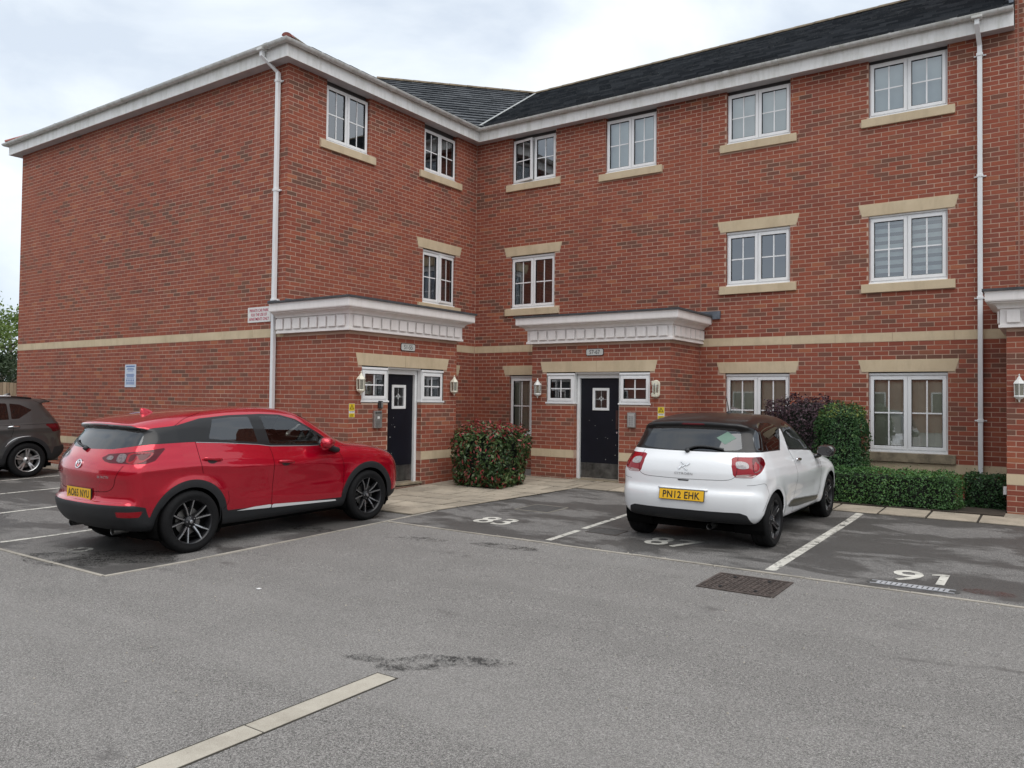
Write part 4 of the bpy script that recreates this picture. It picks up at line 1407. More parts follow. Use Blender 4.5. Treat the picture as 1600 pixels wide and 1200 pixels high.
mb = MB(); mb.loft([cap(.070, .085, .001), cap(.073, .085, .03), cap(.066, .082, .045)], True, True); mb.build('back_plate', M['cream'], o)
mb = MB(); mb.loft([cap(.055, .078, .045), cap(.052, .075, .075), cap(.038, .068, .098), cap(.012, .05, .106)], True, True); mb.build('diffuser', M['lampglass'], o, smooth=True)
mb = MB()
for x in (-.022, .022): mb.box((x - .006, .045, -.115), (x + .006, .108, .115))
mb.box((-.056, .045, .07), (.056, .10, .14)); mb.box((-.056, .045, -.14), (.056, .10, -.07))
mb.build('guard', M['cream'], o, bevel=.012)

M['sign_white'] = plain('sign_white', (0.72, 0.71, 0.68), 0.5, var=0.06)
M['sign_stone'] = plain('sign_grey_white', (0.55, 0.55, 0.52), 0.55, var=0.1)
M['black'] = plain('sign_black', (0.012, 0.012, 0.012), 0.6)
M['red_ink'] = plain('sign_red', (0.50, 0.035, 0.10), 0.6)
M['yellow'] = plain('sign_yellow', (0.72, 0.52, 0.02), 0.5)
M['blue_ink'] = plain('sign_blue', (0.14, 0.22, 0.42), 0.6)
def number_sign(p, s, z, txt, label):
    o = on_wall('number_sign', p, s, z); tag(o, label, 'sign', 'entrance number signs')
    ch = .02
    oc = lambda w, h, y: [(-w + ch, y, -h), (w - ch, y, -h), (w, y, -h + ch), (w, y, h - ch), (w - ch, y, h), (-w + ch, y, h), (-w, y, h - ch), (-w, y, -h + ch)]
    mb = MB(); mb.prism(oc(.185, .066, .002), (0, .010, 0)); mb.build('border', M['black'], o)
    mb = MB(); mb.prism(oc(.176, .057, .012), (0, .002, 0)); mb.build('face', M['sign_stone'], o)
    text_obj('lettering', txt, .075, M['black'], o, (0, .016, 0), (0, 0, 0), depth=0.0, font_w=.92)
number_sign(Q1, -4.02, 2.405, '51-55', 'entrance number sign 51-55')
number_sign(Q2, 3.86, 2.415, '57-67', 'entrance number sign 57-67')
def warning(p, s, z, label):
    o = on_wall('warning_sign', p, s, z); tag(o, label, 'sign', 'yellow electrical warning signs')
    mb = MB(); mb.box((-.064, .002, -.112), (.064, .005, .112)); mb.build('plate', M['sign_white'], o)
    mb = MB(); mb.box((-.060, .005, -.108), (.060, .0065, -.045)); mb.box((-.060, .005, -.005), (.060, .0065, .108)); mb.build('yellow_field', M['yellow'], o)
    tri = lambda r, y: [(r * math.sin(t), y, .048 + r * math.cos(t)) for t in (0, 2 * PI / 3, 4 * PI / 3)]
    mb = MB(); mb.prism(tri(.056, .0065), (0, .001, 0)); mb.build('triangle', M['black'], o)
    mb = MB(); mb.prism(tri(.038, .0075), (0, .001, 0)); mb.build('triangle_face', M['yellow'], o)
    mb = MB(); mb.prism([(x, .0086, .048 + z_) for x, z_ in ((-.004, .02), (.006, .02), (.001, .004), (.008, .004), (-.004, -.02), (-.001, -.002), (-.008, -.002))], (0, .001, 0)); mb.build('bolt_symbol', M['black'], o)
    text_obj('lettering', 'Warning', .017, M['black'], o, (0, .0068, -.060), (0, 0, 0), depth=0.0)
    mb = MB()
    mb.box((-.045, .0052, -.024), (.045, .0066, -.018))
    for k in range(3): mb.box((-.045, .0066, -.098 + k * .012), (.03, .0069, -.094 + k * .012))
    mb.build('small_print', M['black'], o)
warning(Q1, -5.335, 1.305, 'yellow warning sign left of the 51-55 door')
warning(Q2, 5.20, 1.30, 'yellow warning sign right of the 57-67 door, above the white car')
M['panel'] = plain('intercom_steel', (0.40, 0.40, 0.385), 0.4, 0.7, var=0.12, scale=20)
o = on_wall('intercom', Q1, -4.77, 1.155); tag(o, 'steel door-entry intercom left of the 51-55 door', 'intercom')
mb = MB(); mb.box((-.088, .002, -.145), (.088, .05, .145)); mb.build('case', M['panel'], o, bevel=.006)
mb = MB(); mb.box((-.07, .05, .10), (.07, .056, .125)); mb.build('rain_hood', M['cover_grey'], o)
mb = MB(); mb.box((-.02, .05, .01), (.028, .054, .05)); mb.build('badge', M['sign_white'], o)
mb = MB()
for r in range(4):
    for c in range(2): mb.box((-.05 + c * .05, .05, -.115 + r * .026), (-.02 + c * .05, .054, -.100 + r * .026))
mb.build('buttons', M['steel'], o)
o = on_wall('access_reader', Q1, -4.70, 1.40); tag(o, 'small black and grey access reader above the 51-55 intercom', 'access reader')
mb = MB(); mb.box((-.045, .002, -.065), (.045, .045, .065)); mb.build('case', M['black_plastic'], o, bevel=.01)
mb = MB(); mb.box((.0, .045, -.05), (.038, .052, .05)); mb.build('face', M['panel'], o, bevel=.006)
o = on_wall('intercom', Q2, 4.635, 1.165); tag(o, 'steel intercom with keypad right of the 57-67 door', 'intercom')
mb = MB(); mb.box((-.082, .002, -.135), (.082, .04, .135)); mb.build('case', M['panel'], o, bevel=.006)
mb = MB(); mb.box((-.062, .04, -.115), (.062, .044, .115)); mb.build('face', plain('intercom_face', (.52, .52, .50), .45, .4), o)
mb = MB()
for r in range(5):
    for c in range(2): mb.box((-.045 + c * .05, .044, -.095 + r * .036), (-.01 + c * .05, .047, -.073 + r * .036))
mb.build('buttons', M['steel'], o)
o = on_wall('car_park_sign', FL, -.665, 2.965); tag(o, 'white private car park sign with red lettering on the left wall', 'sign')
mb = MB(); mb.box((-.315, .004, -.135), (.315, .010, .135)); mb.build('plate', M['sign_white'], o)
for k, t in enumerate(('PRIVATE CAR PARK', 'FOR THE USE OF', 'APARTMENTS ONLY')):
    text_obj('lettering', t, .055, M['red_ink'], o, (0, .0125, .075 - k * .076), (0, 0, 0), depth=0.0, font_w=.80 if k != 1 else .78, bold=.016)
o = on_wall('parking_notice', FL, -4.79, 1.905); tag(o, 'pale blue and white parking notice with small print on the left wall', 'sign')
mb = MB(); mb.box((-.205, .004, -.235), (.205, .012, .235)); mb.build('plate', plain('notice_pale', (.58, .63, .72), .5, var=.08), o)
mb = MB()
for k, (zz, w_, h_) in enumerate(((.195, .16, .016), (.15, .12, .007), (.13, .14, .007), (.10, .10, .007), (.03, .15, .008), (.005, .15, .008), (-.02, .13, .008), (-.05, .15, .006), (-.13, .16, .006), (-.15, .15, .006), (-.17, .16, .006))):
    mb.box((-w_, .012, zz - h_), (w_, .0135, zz + h_))
for k in range(4): mb.box((-.15 + k * .08, .012, -.11), (-.10 + k * .08, .0135, -.075))
mb.build('small_print', M['blue_ink'], o)
o = on_wall('meter_box', Q3L, 1.20, .315); tag(o, 'small white box on the side of the right-hand porch by the hedge', 'box')
mb = MB(); mb.box((-.07, .002, -.055), (.07, .04, .055)); mb.build('case', M['white'], o, bevel=.006)
mb = MB(); mb.box((-.075, .04, -.06), (.075, .046, .06)); mb.build('lid', M['white'], o, bevel=.003)

# far fence
fence = empty('board_fence', (-17.5, 0, 0)); tag(fence, 'pale timber board fence beyond the left corner of the building', 'fence')
M['timber'] = NT('fence_timber')
_t = M['timber']; _tone = _t.attr('tone'); _c = _t.ramp(_tone, [(0, (.30, .225, .15)), (1, (.46, .37, .26))]); _n = _t.noise(_t.mapping(_t.coord(), (20, 20, 1.5)), 1.0, 4)
M['timber'] = _t.set(_t.mix(_t.ramp(_n, [(.4, 0.), (.8, .5)]), _c, (.16, .12, .08)), .9, 0, .2)
y = -9.0
while y < 3.0:
    mb = MB(); h = 1.86 + random.uniform(-.01, .01); x = random.uniform(-.006, .006)
    mb.box((x, y, .05), (x + .018, y + .092, h), 0, random.random()); mb.build('board', M['timber'], fence, attr='tone')
    y += .104
for zz in (.35, 1.0, 1.6):
    mb = MB(); mb.box((-.06, -9, zz), (-.005, 3, zz + .08), 0, .4); mb.build('rail', M['timber'], fence, attr='tone')
for k in range(6):
    mb = MB(); mb.box((-.12, -9 + k * 2.4, 0), (-.03, -8.9 + k * 2.4, 1.9), 0, .3); mb.build('post', M['timber'], fence, attr='tone')
# ================================================================== cars
def catmull(pts, n=8, closed=True):
    P = np.array(pts, float); m = len(P); out = []
    rng = range(m) if closed else range(m - 1)
    for i in rng:
        p0, p1, p2, p3 = (P[(i - 1) % m], P[i], P[(i + 1) % m], P[(i + 2) % m]) if closed else (P[max(i - 1, 0)], P[i], P[i + 1], P[min(i + 2, m - 1)])
        # centripetal-ish: limit tangents so that close points stay crisp
        d1 = np.linalg.norm(p2 - p1)
        t1 = (p2 - p0) / max(np.linalg.norm(p1 - p0) + d1, 1e-6) * d1
        t2 = (p3 - p1) / max(np.linalg.norm(p3 - p2) + d1, 1e-6) * d1
        for k in range(n):
            t = k / n
            h = (2 * t ** 3 - 3 * t ** 2 + 1, t ** 3 - 2 * t ** 2 + t, -2 * t ** 3 + 3 * t ** 2, t ** 3 - t ** 2)
            out.append(h[0] * p1 + h[1] * t1 + h[2] * p2 + h[3] * t2)
    if not closed: out.append(P[-1])
    return np.array(out)
def sdf_poly(P, x, y):
    """signed distance to a closed polygon, negative inside"""
    x, y = np.asarray(x, float), np.asarray(y, float)
    d = np.full(x.shape, 1e9); ins = np.zeros(x.shape, bool)
    for (ax, ay), (bx, by) in zip(P, np.roll(P, -1, 0)):
        ex, ey = bx - ax, by - ay
        wx, wy = x - ax, y - ay
        t = np.clip((wx * ex + wy * ey) / max(ex * ex + ey * ey, 1e-12), 0, 1)
        d = np.minimum(d, (wx - ex * t) ** 2 + (wy - ey * t) ** 2)
        c = ((ay <= y) & (by > y)) | ((ay > y) & (by <= y))
        if abs(ey) > 1e-12: ins ^= c & (x < ax + ex * (y - ay) / ey)
    d = np.sqrt(d)
    return np.where(ins, -d, d)
def smax(a, b, k):
    h = np.maximum(k - np.abs(a - b), 0)
    return np.maximum(a, b) + h * h / (4 * k)
def sstep(a, b, x):
    t = np.clip((x - a) / (b - a), 0, 1)
    return t * t * (3 - 2 * t)

class Body:
    """car body as an implicit solid: side outline x plan width x section, then cut into panels"""
    def __init__(s, prof, x0, x1, h, plan, belt, sect, bow_r=.16, bow_f=.30, crown=.04, k=.11, extra=None, res=.022, kfn=None):
        s.prof = catmull(prof, 7)
        s.x0, s.x1, s.h = x0, x1, h
        s.plan, s.belt, s.sect = np.array(plan), np.array(belt), np.array(sect)
        s.bow_r, s.bow_f, s.crown, s.k, s.extra, s.kfn = bow_r, bow_f, crown, k, extra, kfn
        s.gx = np.arange(x0 - .7, x1 + .7, .0125); s.gz = np.arange(-.1, h + .35, .0125)
        X, Z = np.meshgrid(s.gx, s.gz, indexing='ij')
        s.sd = sdf_poly(s.prof, X, Z)
        s.res = res
    def d_side(s, x, z):
        fx = np.clip((x - s.gx[0]) / .0125, 0, len(s.gx) - 1.001); fz = np.clip((z - s.gz[0]) / .0125, 0, len(s.gz) - 1.001)
        i, j = fx.astype(int), fz.astype(int); a, b = fx - i, fz - j
        S = s.sd
        return S[i, j] * (1 - a) * (1 - b) + S[i + 1, j] * a * (1 - b) + S[i, j + 1] * (1 - a) * b + S[i + 1, j + 1] * a * b
    def W(s, x, z):
        w = np.interp(x, s.plan[:, 0], s.plan[:, 1])
        zb = np.interp(x, s.belt[:, 0], s.belt[:, 1])
        return w - np.interp(z - zb, s.sect[:, 0], s.sect[:, 1])
    def F(s, x, y, z):
        ay = np.abs(y)
        w0 = np.interp(x, s.plan[:, 0], s.plan[:, 1])
        u = np.clip(ay / w0, 0, 1.3)
        m = sstep(s.x0 + .8, s.x1 - 1.2, x)
        xx = x - s.bow_r * (1 - m) * u ** 2.6 + s.bow_f * m * u ** 2.6
        zz = z + s.crown * u ** 2 * sstep(.75, 1.1, z)
        d1 = s.d_side(xx, zz)
        W = s.W(x, z)
        if s.extra is not None: W = W + s.extra(x, z)
        d2 = (ay - W) * .95
        k = s.k if s.kfn is None else s.kfn(x, z)
        f = smax(d1, d2, k)
        return f
    def grad(s, p, e=.004):
        x, y, z = p.T
        g = np.stack([s.F(x + e, y, z) - s.F(x - e, y, z), s.F(x, y + e, z) - s.F(x, y - e, z), s.F(x, y, z + e) - s.F(x, y, z - e)], 1) / (2 * e)
        return g
    def project(s, p, it=3):
        for _ in range(it):
            f = s.F(*p.T); g = s.grad(p)
            p = p - g * (f / np.maximum((g * g).sum(1), .2))[:, None]
        return p
    def normals(s, p):
        g = s.grad(p, .008)
        return g / np.maximum(np.linalg.norm(g, axis=1, keepdims=True), 1e-6)
    def mesh(s):
        r = s.res
        xs = np.arange(s.x0 - .12, s.x1 + .12, r); ys = np.arange(-r * math.ceil(1.05 / r), 1.05, r); zs = np.arange(.10, s.h + .12, r)
        X, Y, Z = np.meshgrid(xs, ys, zs, indexing='ij')
        V = s.F(X.ravel(), Y.ravel(), Z.ravel()).reshape(X.shape)
        neg = V < 0
        nx, ny, nz = V.shape
        acc = np.zeros((nx - 1, ny - 1, nz - 1, 3)); cnt = np.zeros((nx - 1, ny - 1, nz - 1))
        corners = [(i, j, k) for i in (0, 1) for j in (0, 1) for k in (0, 1)]
        sl = lambda c: (slice(c[0], nx - 1 + c[0]), slice(c[1], ny - 1 + c[1]), slice(c[2], nz - 1 + c[2]))
        for a in corners:
            for ax in range(3):
                if a[ax]: continue
                b = list(a); b[ax] = 1; b = tuple(b)
                va, vb = V[sl(a)], V[sl(b)]
                cr = (va < 0) != (vb < 0)
                t = np.where(cr, va / np.where(cr, va - vb, 1), 0)
                pos = np.zeros(acc.shape); 
                for q in range(3): pos[..., q] = a[q]
                pos[..., ax] = t
                acc += pos * cr[..., None]; cnt += cr
        act = cnt > 0
        idx = -np.ones(act.shape, int); idx[act] = np.arange(act.sum())
        I = np.argwhere(act)
        P = np.stack([xs[0] + (I[:, 0] + acc[act][:, 0] / cnt[act]) * r, ys[0] + (I[:, 1] + acc[act][:, 1] / cnt[act]) * r, zs[0] + (I[:, 2] + acc[act][:, 2] / cnt[act]) * r], 1)
        quads = []
        for ax in range(3):
            o1, o2 = (ax + 1) % 3, (ax + 2) % 3
            lo = [slice(1, -1)] * 3; lo[ax] = slice(0, -1)
            hi = [slice(1, -1)] * 3; hi[ax] = slice(1, None)
            A, B = neg[tuple(lo)], neg[tuple(hi)]
            E = np.argwhere(A != B)
            fl = A[tuple(E.T)]
            E = E + 1; E[:, ax] -= 1
            def at(d1, d2):
                q = E.copy(); q[:, o1] -= d1; q[:, o2] -= d2
                return idx[tuple(q.T)]
            q = np.stack([at(1, 1), at(0, 1), at(0, 0), at(1, 0)], 1)
            q[~fl] = q[~fl][:, ::-1]
            quads.append(q)
        Q = np.concatenate(quads)
        Q = Q[(Q >= 0).all(1)]
        P = s.project(P, 3)
        T = np.concatenate([Q[:, [0, 1, 2]], Q[:, [0, 2, 3]]])
        return P, T
    def cut(s, P, T, lab, g, new, only=None):
        """split triangles along g = 0 and give those inside (g < 0) the label new"""
        g = np.where(np.abs(g) < 5e-4, 5e-4, g)
        ok = np.ones(len(T), bool) if only is None else np.isin(lab, only)
        sg = g[T] < 0
        ins = sg.sum(1)
        cross = ok & (ins > 0) & (ins < 3)
        lab = lab.copy(); lab[ok & (ins == 3)] = new
        if not cross.any(): return P, T, lab
        C, L = T[cross], lab[cross]
        cs = sg[cross]
        one_in = cs.sum(1) == 1
        lone = np.where(one_in, cs.argmax(1), (~cs).argmax(1))
        r = np.arange(len(C))
        a, b, c = C[r, lone], C[r, (lone + 1) % 3], C[r, (lone + 2) % 3]
        e = np.concatenate([np.stack([a, b], 1), np.stack([a, c], 1)]); e.sort(1)
        ue, inv = np.unique(e, axis=0, return_inverse=True); inv = inv.ravel()
        t = g[ue[:, 0]] / (g[ue[:, 0]] - g[ue[:, 1]])
        NP = P[ue[:, 0]] + (P[ue[:, 1]] - P[ue[:, 0]]) * t[:, None]
        base = len(P); n = len(C)
        ab, ac = base + inv[:n], base + inv[n:]
        t1 = np.stack([a, ab, ac], 1); t2 = np.stack([ab, b, c], 1); t3 = np.stack([ab, c, ac], 1)
        l1 = np.where(one_in, new, L); l2 = np.where(one_in, L, new)
        T2 = np.concatenate([T[~cross], t1, t2, t3]); lab2 = np.concatenate([lab[~cross], l1, l2, l2])
        return np.concatenate([P, NP]), T2, lab2
    # points on the skin: march in from outside along one axis
    def _march(s, q, axis, start, step, n=26):
        v = start
        for i in range(n):
            p = [q[0], q[1]]; p.insert(axis, v)
            v = v + step * np.clip(s.F(*p), -.05, .12) * (.85 if i < 14 else .6)
        p = [q[0], q[1]]; p.insert(axis, v)
        p = np.stack(p, 1)
        return p, s.normals(p)
    def side(s, x, z, sgn=1):
        x, z = np.atleast_1d(x).astype(float), np.atleast_1d(z).astype(float)
        p, n = s._march((x, z), 1, np.full(x.shape, 1.05), -1)
        p[:, 1] *= sgn; n[:, 1] *= sgn
        return p, n
    def rear(s, y, z):
        y, z = np.atleast_1d(y).astype(float), np.atleast_1d(z).astype(float)
        return s._march((y, z), 0, np.full(y.shape, s.x0 - .1), 1, 34)
    def front(s, y, z):
        y, z = np.atleast_1d(y).astype(float), np.atleast_1d(z).astype(float)
        return s._march((y, z), 0, np.full(y.shape, s.x1 + .1), -1, 34)
    def top(s, x, y):
        x, y = np.atleast_1d(x).astype(float), np.atleast_1d(y).astype(float)
        return s._march((x, y), 2, np.full(y.shape, s.h + .08), -1)
    def corner(s, c, z, off):
        """skin points on the +y rear corner where |y| + x + off = c"""
        c, z = np.atleast_1d(c).astype(float), np.atleast_1d(z).astype(float)
        lo, hi = np.zeros(c.shape), np.full(c.shape, .9)
        for _ in range(15):
            m = (lo + hi) / 2
            p, n = s._march((m, z), 0, np.full(c.shape, s.x0 - .1), 1, 24)
            less = m + p[:, 0] + off < c
            lo, hi = np.where(less, m, lo), np.where(less, hi, m)
        return p, n

def panel(name, body, P, T, mat, parent, label=None):
    if len(T) == 0: return None
    u, inv = np.unique(T, return_inverse=True)
    p = P[u]; t = inv.reshape(-1, 3)
    me = bpy.data.meshes.new(name)
    me.vertices.add(len(p)); me.vertices.foreach_set('co', p.ravel())
    me.loops.add(t.size); me.loops.foreach_set('vertex_index', t.ravel().astype(np.int32))
    me.polygons.add(len(t)); me.polygons.foreach_set('loop_start', np.arange(len(t)) * 3); me.polygons.foreach_set('loop_total', np.full(len(t), 3))
    me.polygons.foreach_set('use_smooth', [True] * len(t))
    me.materials.append(mat)
    me.update(); me.validate()
    nr = body.normals(p)
    me.normals_split_custom_set_from_vertices(nr.tolist())
    o = link(name, me, parent)
    if label: o['label'] = label
    return o
def ribbon(name, pts, nrm, w, mat, parent, lift=.0012, closed=False):
    """narrow strip lying on the skin along pts"""
    mb = MB(); P = [Vector(p) for p in pts]; N = [Vector(n) for n in nrm]
    n = len(P); L, R = [], []
    for i in range(n):
        d = (P[(i + 1) % n] - P[i - 1]) if closed else (P[min(i + 1, n - 1)] - P[max(i - 1, 0)])
        s = d.normalized().cross(N[i]).normalized()
        ww = w[i] if hasattr(w, '__len__') else w
        L.append(P[i] + s * (ww / 2) + N[i] * lift); R.append(P[i] - s * (ww / 2) + N[i] * lift)
    for i in range(n if closed else n - 1):
        j = (i + 1) % n
        mb.quad(L[i], R[i], R[j], L[j])
    return mb.build(name, mat, parent, smooth=True)
def dense(pts, step=.012, closed=False, smooth=True):
    P = catmull(pts, 8, closed) if smooth else np.array(pts, float)
    if closed: P = np.concatenate([P, P[:1]])
    d = np.r_[0, np.cumsum(np.linalg.norm(np.diff(P, axis=0), axis=1))]
    t = np.linspace(0, d[-1], max(3, int(d[-1] / step)))
    if closed: t = t[:-1]
    return np.stack([np.interp(t, d, P[:, k]) for k in range(P.shape[1])], 1)
def patch(name, body, poly, view, mat, parent, sgn=1, lift=.002, step=.02, smooth=False, label=None):
    """filled outline laid on the skin: view 'side' takes (x, z), 'rear' takes (y, z)"""
    P = dense(poly, step, True, smooth)
    lo, hi = P.min(0), P.max(0)
    gx, gy = np.meshgrid(np.arange(lo[0], hi[0], step), np.arange(lo[1], hi[1], step))
    q = np.stack([gx.ravel(), gy.ravel()], 1)
    q = q[sdf_poly(P, q[:, 0], q[:, 1]) < -step * .35]
    from mathutils.geometry import delaunay_2d_cdt
    vs_ = [Vector(v) for v in np.concatenate([P, q])]
    ed_ = [(i, (i + 1) % len(P)) for i in range(len(P))]
    ov, oe, of, *_ = delaunay_2d_cdt(vs_, ed_, [], 1, 1e-6)
    A = np.array([(v.x, v.y) for v in ov])
    p, n = (body.side(A[:, 0], A[:, 1], sgn) if view == 'side' else body.rear(A[:, 0], A[:, 1]) if view == 'rear' else body.front(A[:, 0], A[:, 1]) if view == 'front' else body.top(A[:, 0], A[:, 1]))
    p = p + n * lift
    F = []
    for f in of:
        a, b, c = (p[i] for i in f[:3])
        if np.dot(np.cross(b - a, c - a), n[f[0]]) < 0: f = f[::-1]
        F.append(tuple(f))
    me = bpy.data.meshes.new(name); me.from_pydata(p.tolist(), [], F); me.materials.append(mat)
    me.polygons.foreach_set('use_smooth', [True] * len(me.polygons))
    me.update()
    me.normals_split_custom_set_from_vertices(n.tolist())
    o = link(name, me, parent)
    if label: o['label'] = label
    return o

def mk_paintcar(name, col, metal=0.0, rough=0.35, coat=1.0, spec=0.5):
    t = NT(name)
    co = t.coord()
    n = t.noise(co, 2.5, 4, 0.6)
    c = t.mix(t.ramp(n, [(0.4, 0.0), (0.8, 0.10)]), col, tuple(v * 0.75 + 0.02 for v in col))
    geo = t.n.new('ShaderNodeNewGeometry')          # the inside of the shell is dark lining
    c = t.mix(geo.outputs['Backfacing'], c, (0.012, 0.012, 0.013))
    t.set(c, rough, metal, spec, coat, 0.02)
    return t.m
M['car_red'] = mk_paintcar('red_metallic_paint', (0.50, 0.001, 0.020), 0.55, 0.20)
M['car_white'] = mk_paintcar('white_car_paint', (0.78, 0.79, 0.80), 0.0, 0.35)
M['car_brown'] = mk_paintcar('brown_grey_metallic_paint', (0.064, 0.064, 0.064), 0.5, 0.36)
M['car_black'] = mk_paintcar('gloss_black', (0.010, 0.010, 0.011), 0.0, 0.2)
M['car_roof'] = mk_paintcar('dark_roof_paint', (0.006, 0.0055, 0.0055), 0.0, 0.28, 0.2, 0.3)
M['gloss_trim'] = plain('black_window_trim', (0.007, 0.007, 0.0075), 0.35, spec=.35, coat=.25)
M['clad'] = plain('black_cladding', (0.013, 0.014, 0.016), 0.62, var=0.12, scale=60, bump=.15, bump_scale=300)
M['well'] = plain('wheel_well', (0.006, 0.006, 0.006), 1.0, spec=.05)
M['tint'] = glass('tinted_glass', (0.07, 0.075, 0.072), 0.07)
M['clear'] = glass('clear_car_glass', (0.70, 0.76, 0.72), 0.04)
M['backlight'] = glass('rear_glass', (0.045, 0.05, 0.05), 0.05)
M['lens_red'] = plain('red_lens', (0.26, 0.001, 0.008), 0.15, spec=.3, coat=.35)
M['lens_dark'] = plain('smoked_red_lens', (0.085, 0.001, 0.005), 0.12, spec=.3, coat=.35)
M['lens_clear'] = plain('clear_lens', (0.30, 0.27, 0.27), 0.15, coat=1.0, var=.4, scale=60)
M['lens_head'] = plain('headlamp_glass', (0.30, 0.31, 0.32), 0.1, 0.3, coat=1.0)
M['alloy'] = plain('machined_alloy', (0.40, 0.40, 0.41), 0.25, 0.9, var=0.06)
M['alloy_dark'] = plain('dark_alloy', (0.018, 0.018, 0.020), 0.35, 0.3)
M['alloy_silver'] = plain('silver_alloy', (0.50, 0.50, 0.50), 0.35, 0.8, var=0.1)
M['disc'] = plain('brake_disc', (0.20, 0.19, 0.18), 0.45, 0.8)
M['plate_yellow'] = plain('number_plate_yellow', (0.78, 0.44, 0.01), 0.4, var=0.06)
M['plate_black'] = plain('number_plate_black', (0.012, 0.012, 0.012), 0.5)
M['seat'] = plain('seat_cloth', (0.022, 0.022, 0.024), 0.9)
M['trim_int'] = plain('cabin_trim', (0.016, 0.016, 0.017), 0.8)
M['seam'] = plain('shut_line', (0.004, 0.004, 0.004), 1.0, spec=0)

def make_wheel(car, x, y, r, w, rim_r, style, sgn):
    """local car space; sgn +1 = left (+y outwards)"""
    o = empty('wheel', (x, y, r)); o.parent = car
    Y = lambda v: v * sgn
    ty = MB(); e = r - rim_r
    pr = [(rim_r - .006, -w * .48), (rim_r + .012, -w * .5), (rim_r + e * .35, -w * .535), (r - .028, -w * .50), (r - .010, -w * .44), (r, -w * .34), (r, -w * .17), (r - .006, -w * .165), (r - .006, -w * .145), (r, -w * .14), (r, w * .14), (r - .006, w * .145), (r - .006, w * .165), (r, w * .17),
          (r, w * .34), (r - .010, w * .44), (r - .028, w * .50), (rim_r + e * .55, w * .535), (rim_r + e * .35, w * .53), (rim_r + .012, w * .5), (rim_r - .006, w * .48)]
    ty.lathe([(a, Y(b)) for a, b in pr], (0, 0, 0), 'y', 56)
    ty.build('tyre', M['rubber'], o, smooth=True, angle=35)
    rm = MB()
    rm.lathe([(rim_r - .004, Y(w * .49)), (rim_r, Y(w * .475)), (rim_r - .014, Y(w * .46)), (rim_r - .022, Y(w * .40)), (rim_r - .03, Y(w * .1)), (rim_r - .03, Y(-w * .45))], (0, 0, 0), 'y', 56)
    rm.build('rim', M['alloy_silver'] if style == 'silver5' else M['alloy_dark'], o, smooth=True)
    bk = MB(); bk.lathe([(0, Y(-w * .05)), (rim_r - .03, Y(-w * .05))], (0, 0, 0), 'y', 32); bk.build('wheel_back', M['well'], o)
    dk = MB(); dk.lathe([(.06, Y(w * .05)), (.145, Y(w * .05)), (.145, Y(0.0))], (0, 0, 0), 'y', 32); dk.build('brake_disc', M['disc'], o)
    yf = w * .40           # spoke face depth
    def spoke(name, a, r0, r1, w0, w1, y0, y1, mat, th=.03, skew=0.0):
        mb = MB(); ca, sa = math.cos(a), math.sin(a); cb, sb = math.cos(a + skew), math.sin(a + skew)
        def P3(rad_, off, yy, c, s): return (rad_ * c - off * s, Y(yy), rad_ * s + off * c)
        ring = lambda rr, ww, yy, c, s: [P3(rr, -ww, yy - th, c, s), P3(rr, ww, yy - th, c, s), P3(rr, ww * .8, yy, c, s), P3(rr, -ww * .8, yy, c, s)]
        mm = ((r0 + r1) / 2, (w0 + w1) / 2, (y0 + y1) / 2 + .006)
        am = a + skew * .5
        mb.loft([ring(r0, w0, y0, ca, sa), ring(mm[0], mm[1], mm[2], math.cos(am), math.sin(am)), ring(r1, w1, y1, cb, sb)], True, True)
        mb.build(name, mat, o)
    if style == 'twin5':         # five pairs of thin machined spokes on black
        for k in range(5):
            a = PI / 2 + k * 2 * PI / 5 + .16
            for d, sk in ((-.17, -.10), (.17, .10)):
                spoke('spoke', a + d, .055, rim_r - .004, .019, .014, yf - .03, yf + .006, M['alloy_dark'], .035, sk)
                spoke('spoke_face', a + d, .070, rim_r - .006, .0080, .0070, yf - .023, yf + .0105, M['alloy'], .004, sk)
    elif style == 'silver5':
        for k in range(5):
            a = PI / 2 + k * 2 * PI / 5 + .05
            for d, sk in ((-.115, -.02), (.115, .02)):
                spoke('spoke', a + d, .05, rim_r - .008, .016, .017, yf - .025, yf + .006, M['alloy_silver'], .04, sk)
    else:                        # dark, looped
        for k in range(5):
            a = PI / 2 + k * 2 * PI / 5 + .3
            for d, sk in ((-.24, .14), (.24, -.14)):
                spoke('spoke', a + d, .05, rim_r - .008, .020, .016, yf - .025, yf + .006, M['alloy_dark2'], .035, sk)
            for d, sk in ((-.24, .14), (.24, -.14)):
                spoke('spoke_face', a + d, .12, rim_r - .014, .007, .006, yf - .012, yf + .010, M['alloy_grey'], .004, sk)
    hb = MB(); hb.lathe([(.0, Y(yf + .002)), (.024, Y(yf + .002)), (.030, Y(yf - .006)), (.062, Y(yf - .022)), (.068, Y(yf - .05))], (0, 0, 0), 'y', 24)
    hb.build('hub', M['alloy_silver'] if style == 'silver5' else M['alloy_dark'], o, smooth=True, angle=40)
    cp = MB(); cp.lathe([(.0, Y(yf + .0045)), (.018, Y(yf + .0035)), (.022, Y(yf + .001))], (0, 0, 0), 'y', 20); cp.build('centre_cap', M['alloy'] if style != 'silver5' else M['alloy_dark'], o, smooth=True)
    for k in range(5):
        a = k * 2 * PI / 5 + .6
        nb = MB(); nb.lathe([(.0, Y(yf - .006)), (.006, Y(yf - .006)), (.007, Y(yf - .022))], (.046 * math.cos(a), 0, .046 * math.sin(a)), 'y', 6); nb.build('wheel_nut', M['steel'], o)
    return o
M['alloy_dark2'] = plain('anthracite_alloy', (0.030, 0.030, 0.032), 0.4, 0.4)
M['alloy_grey'] = plain('grey_alloy_edge', (0.17, 0.17, 0.175), 0.35, 0.8)

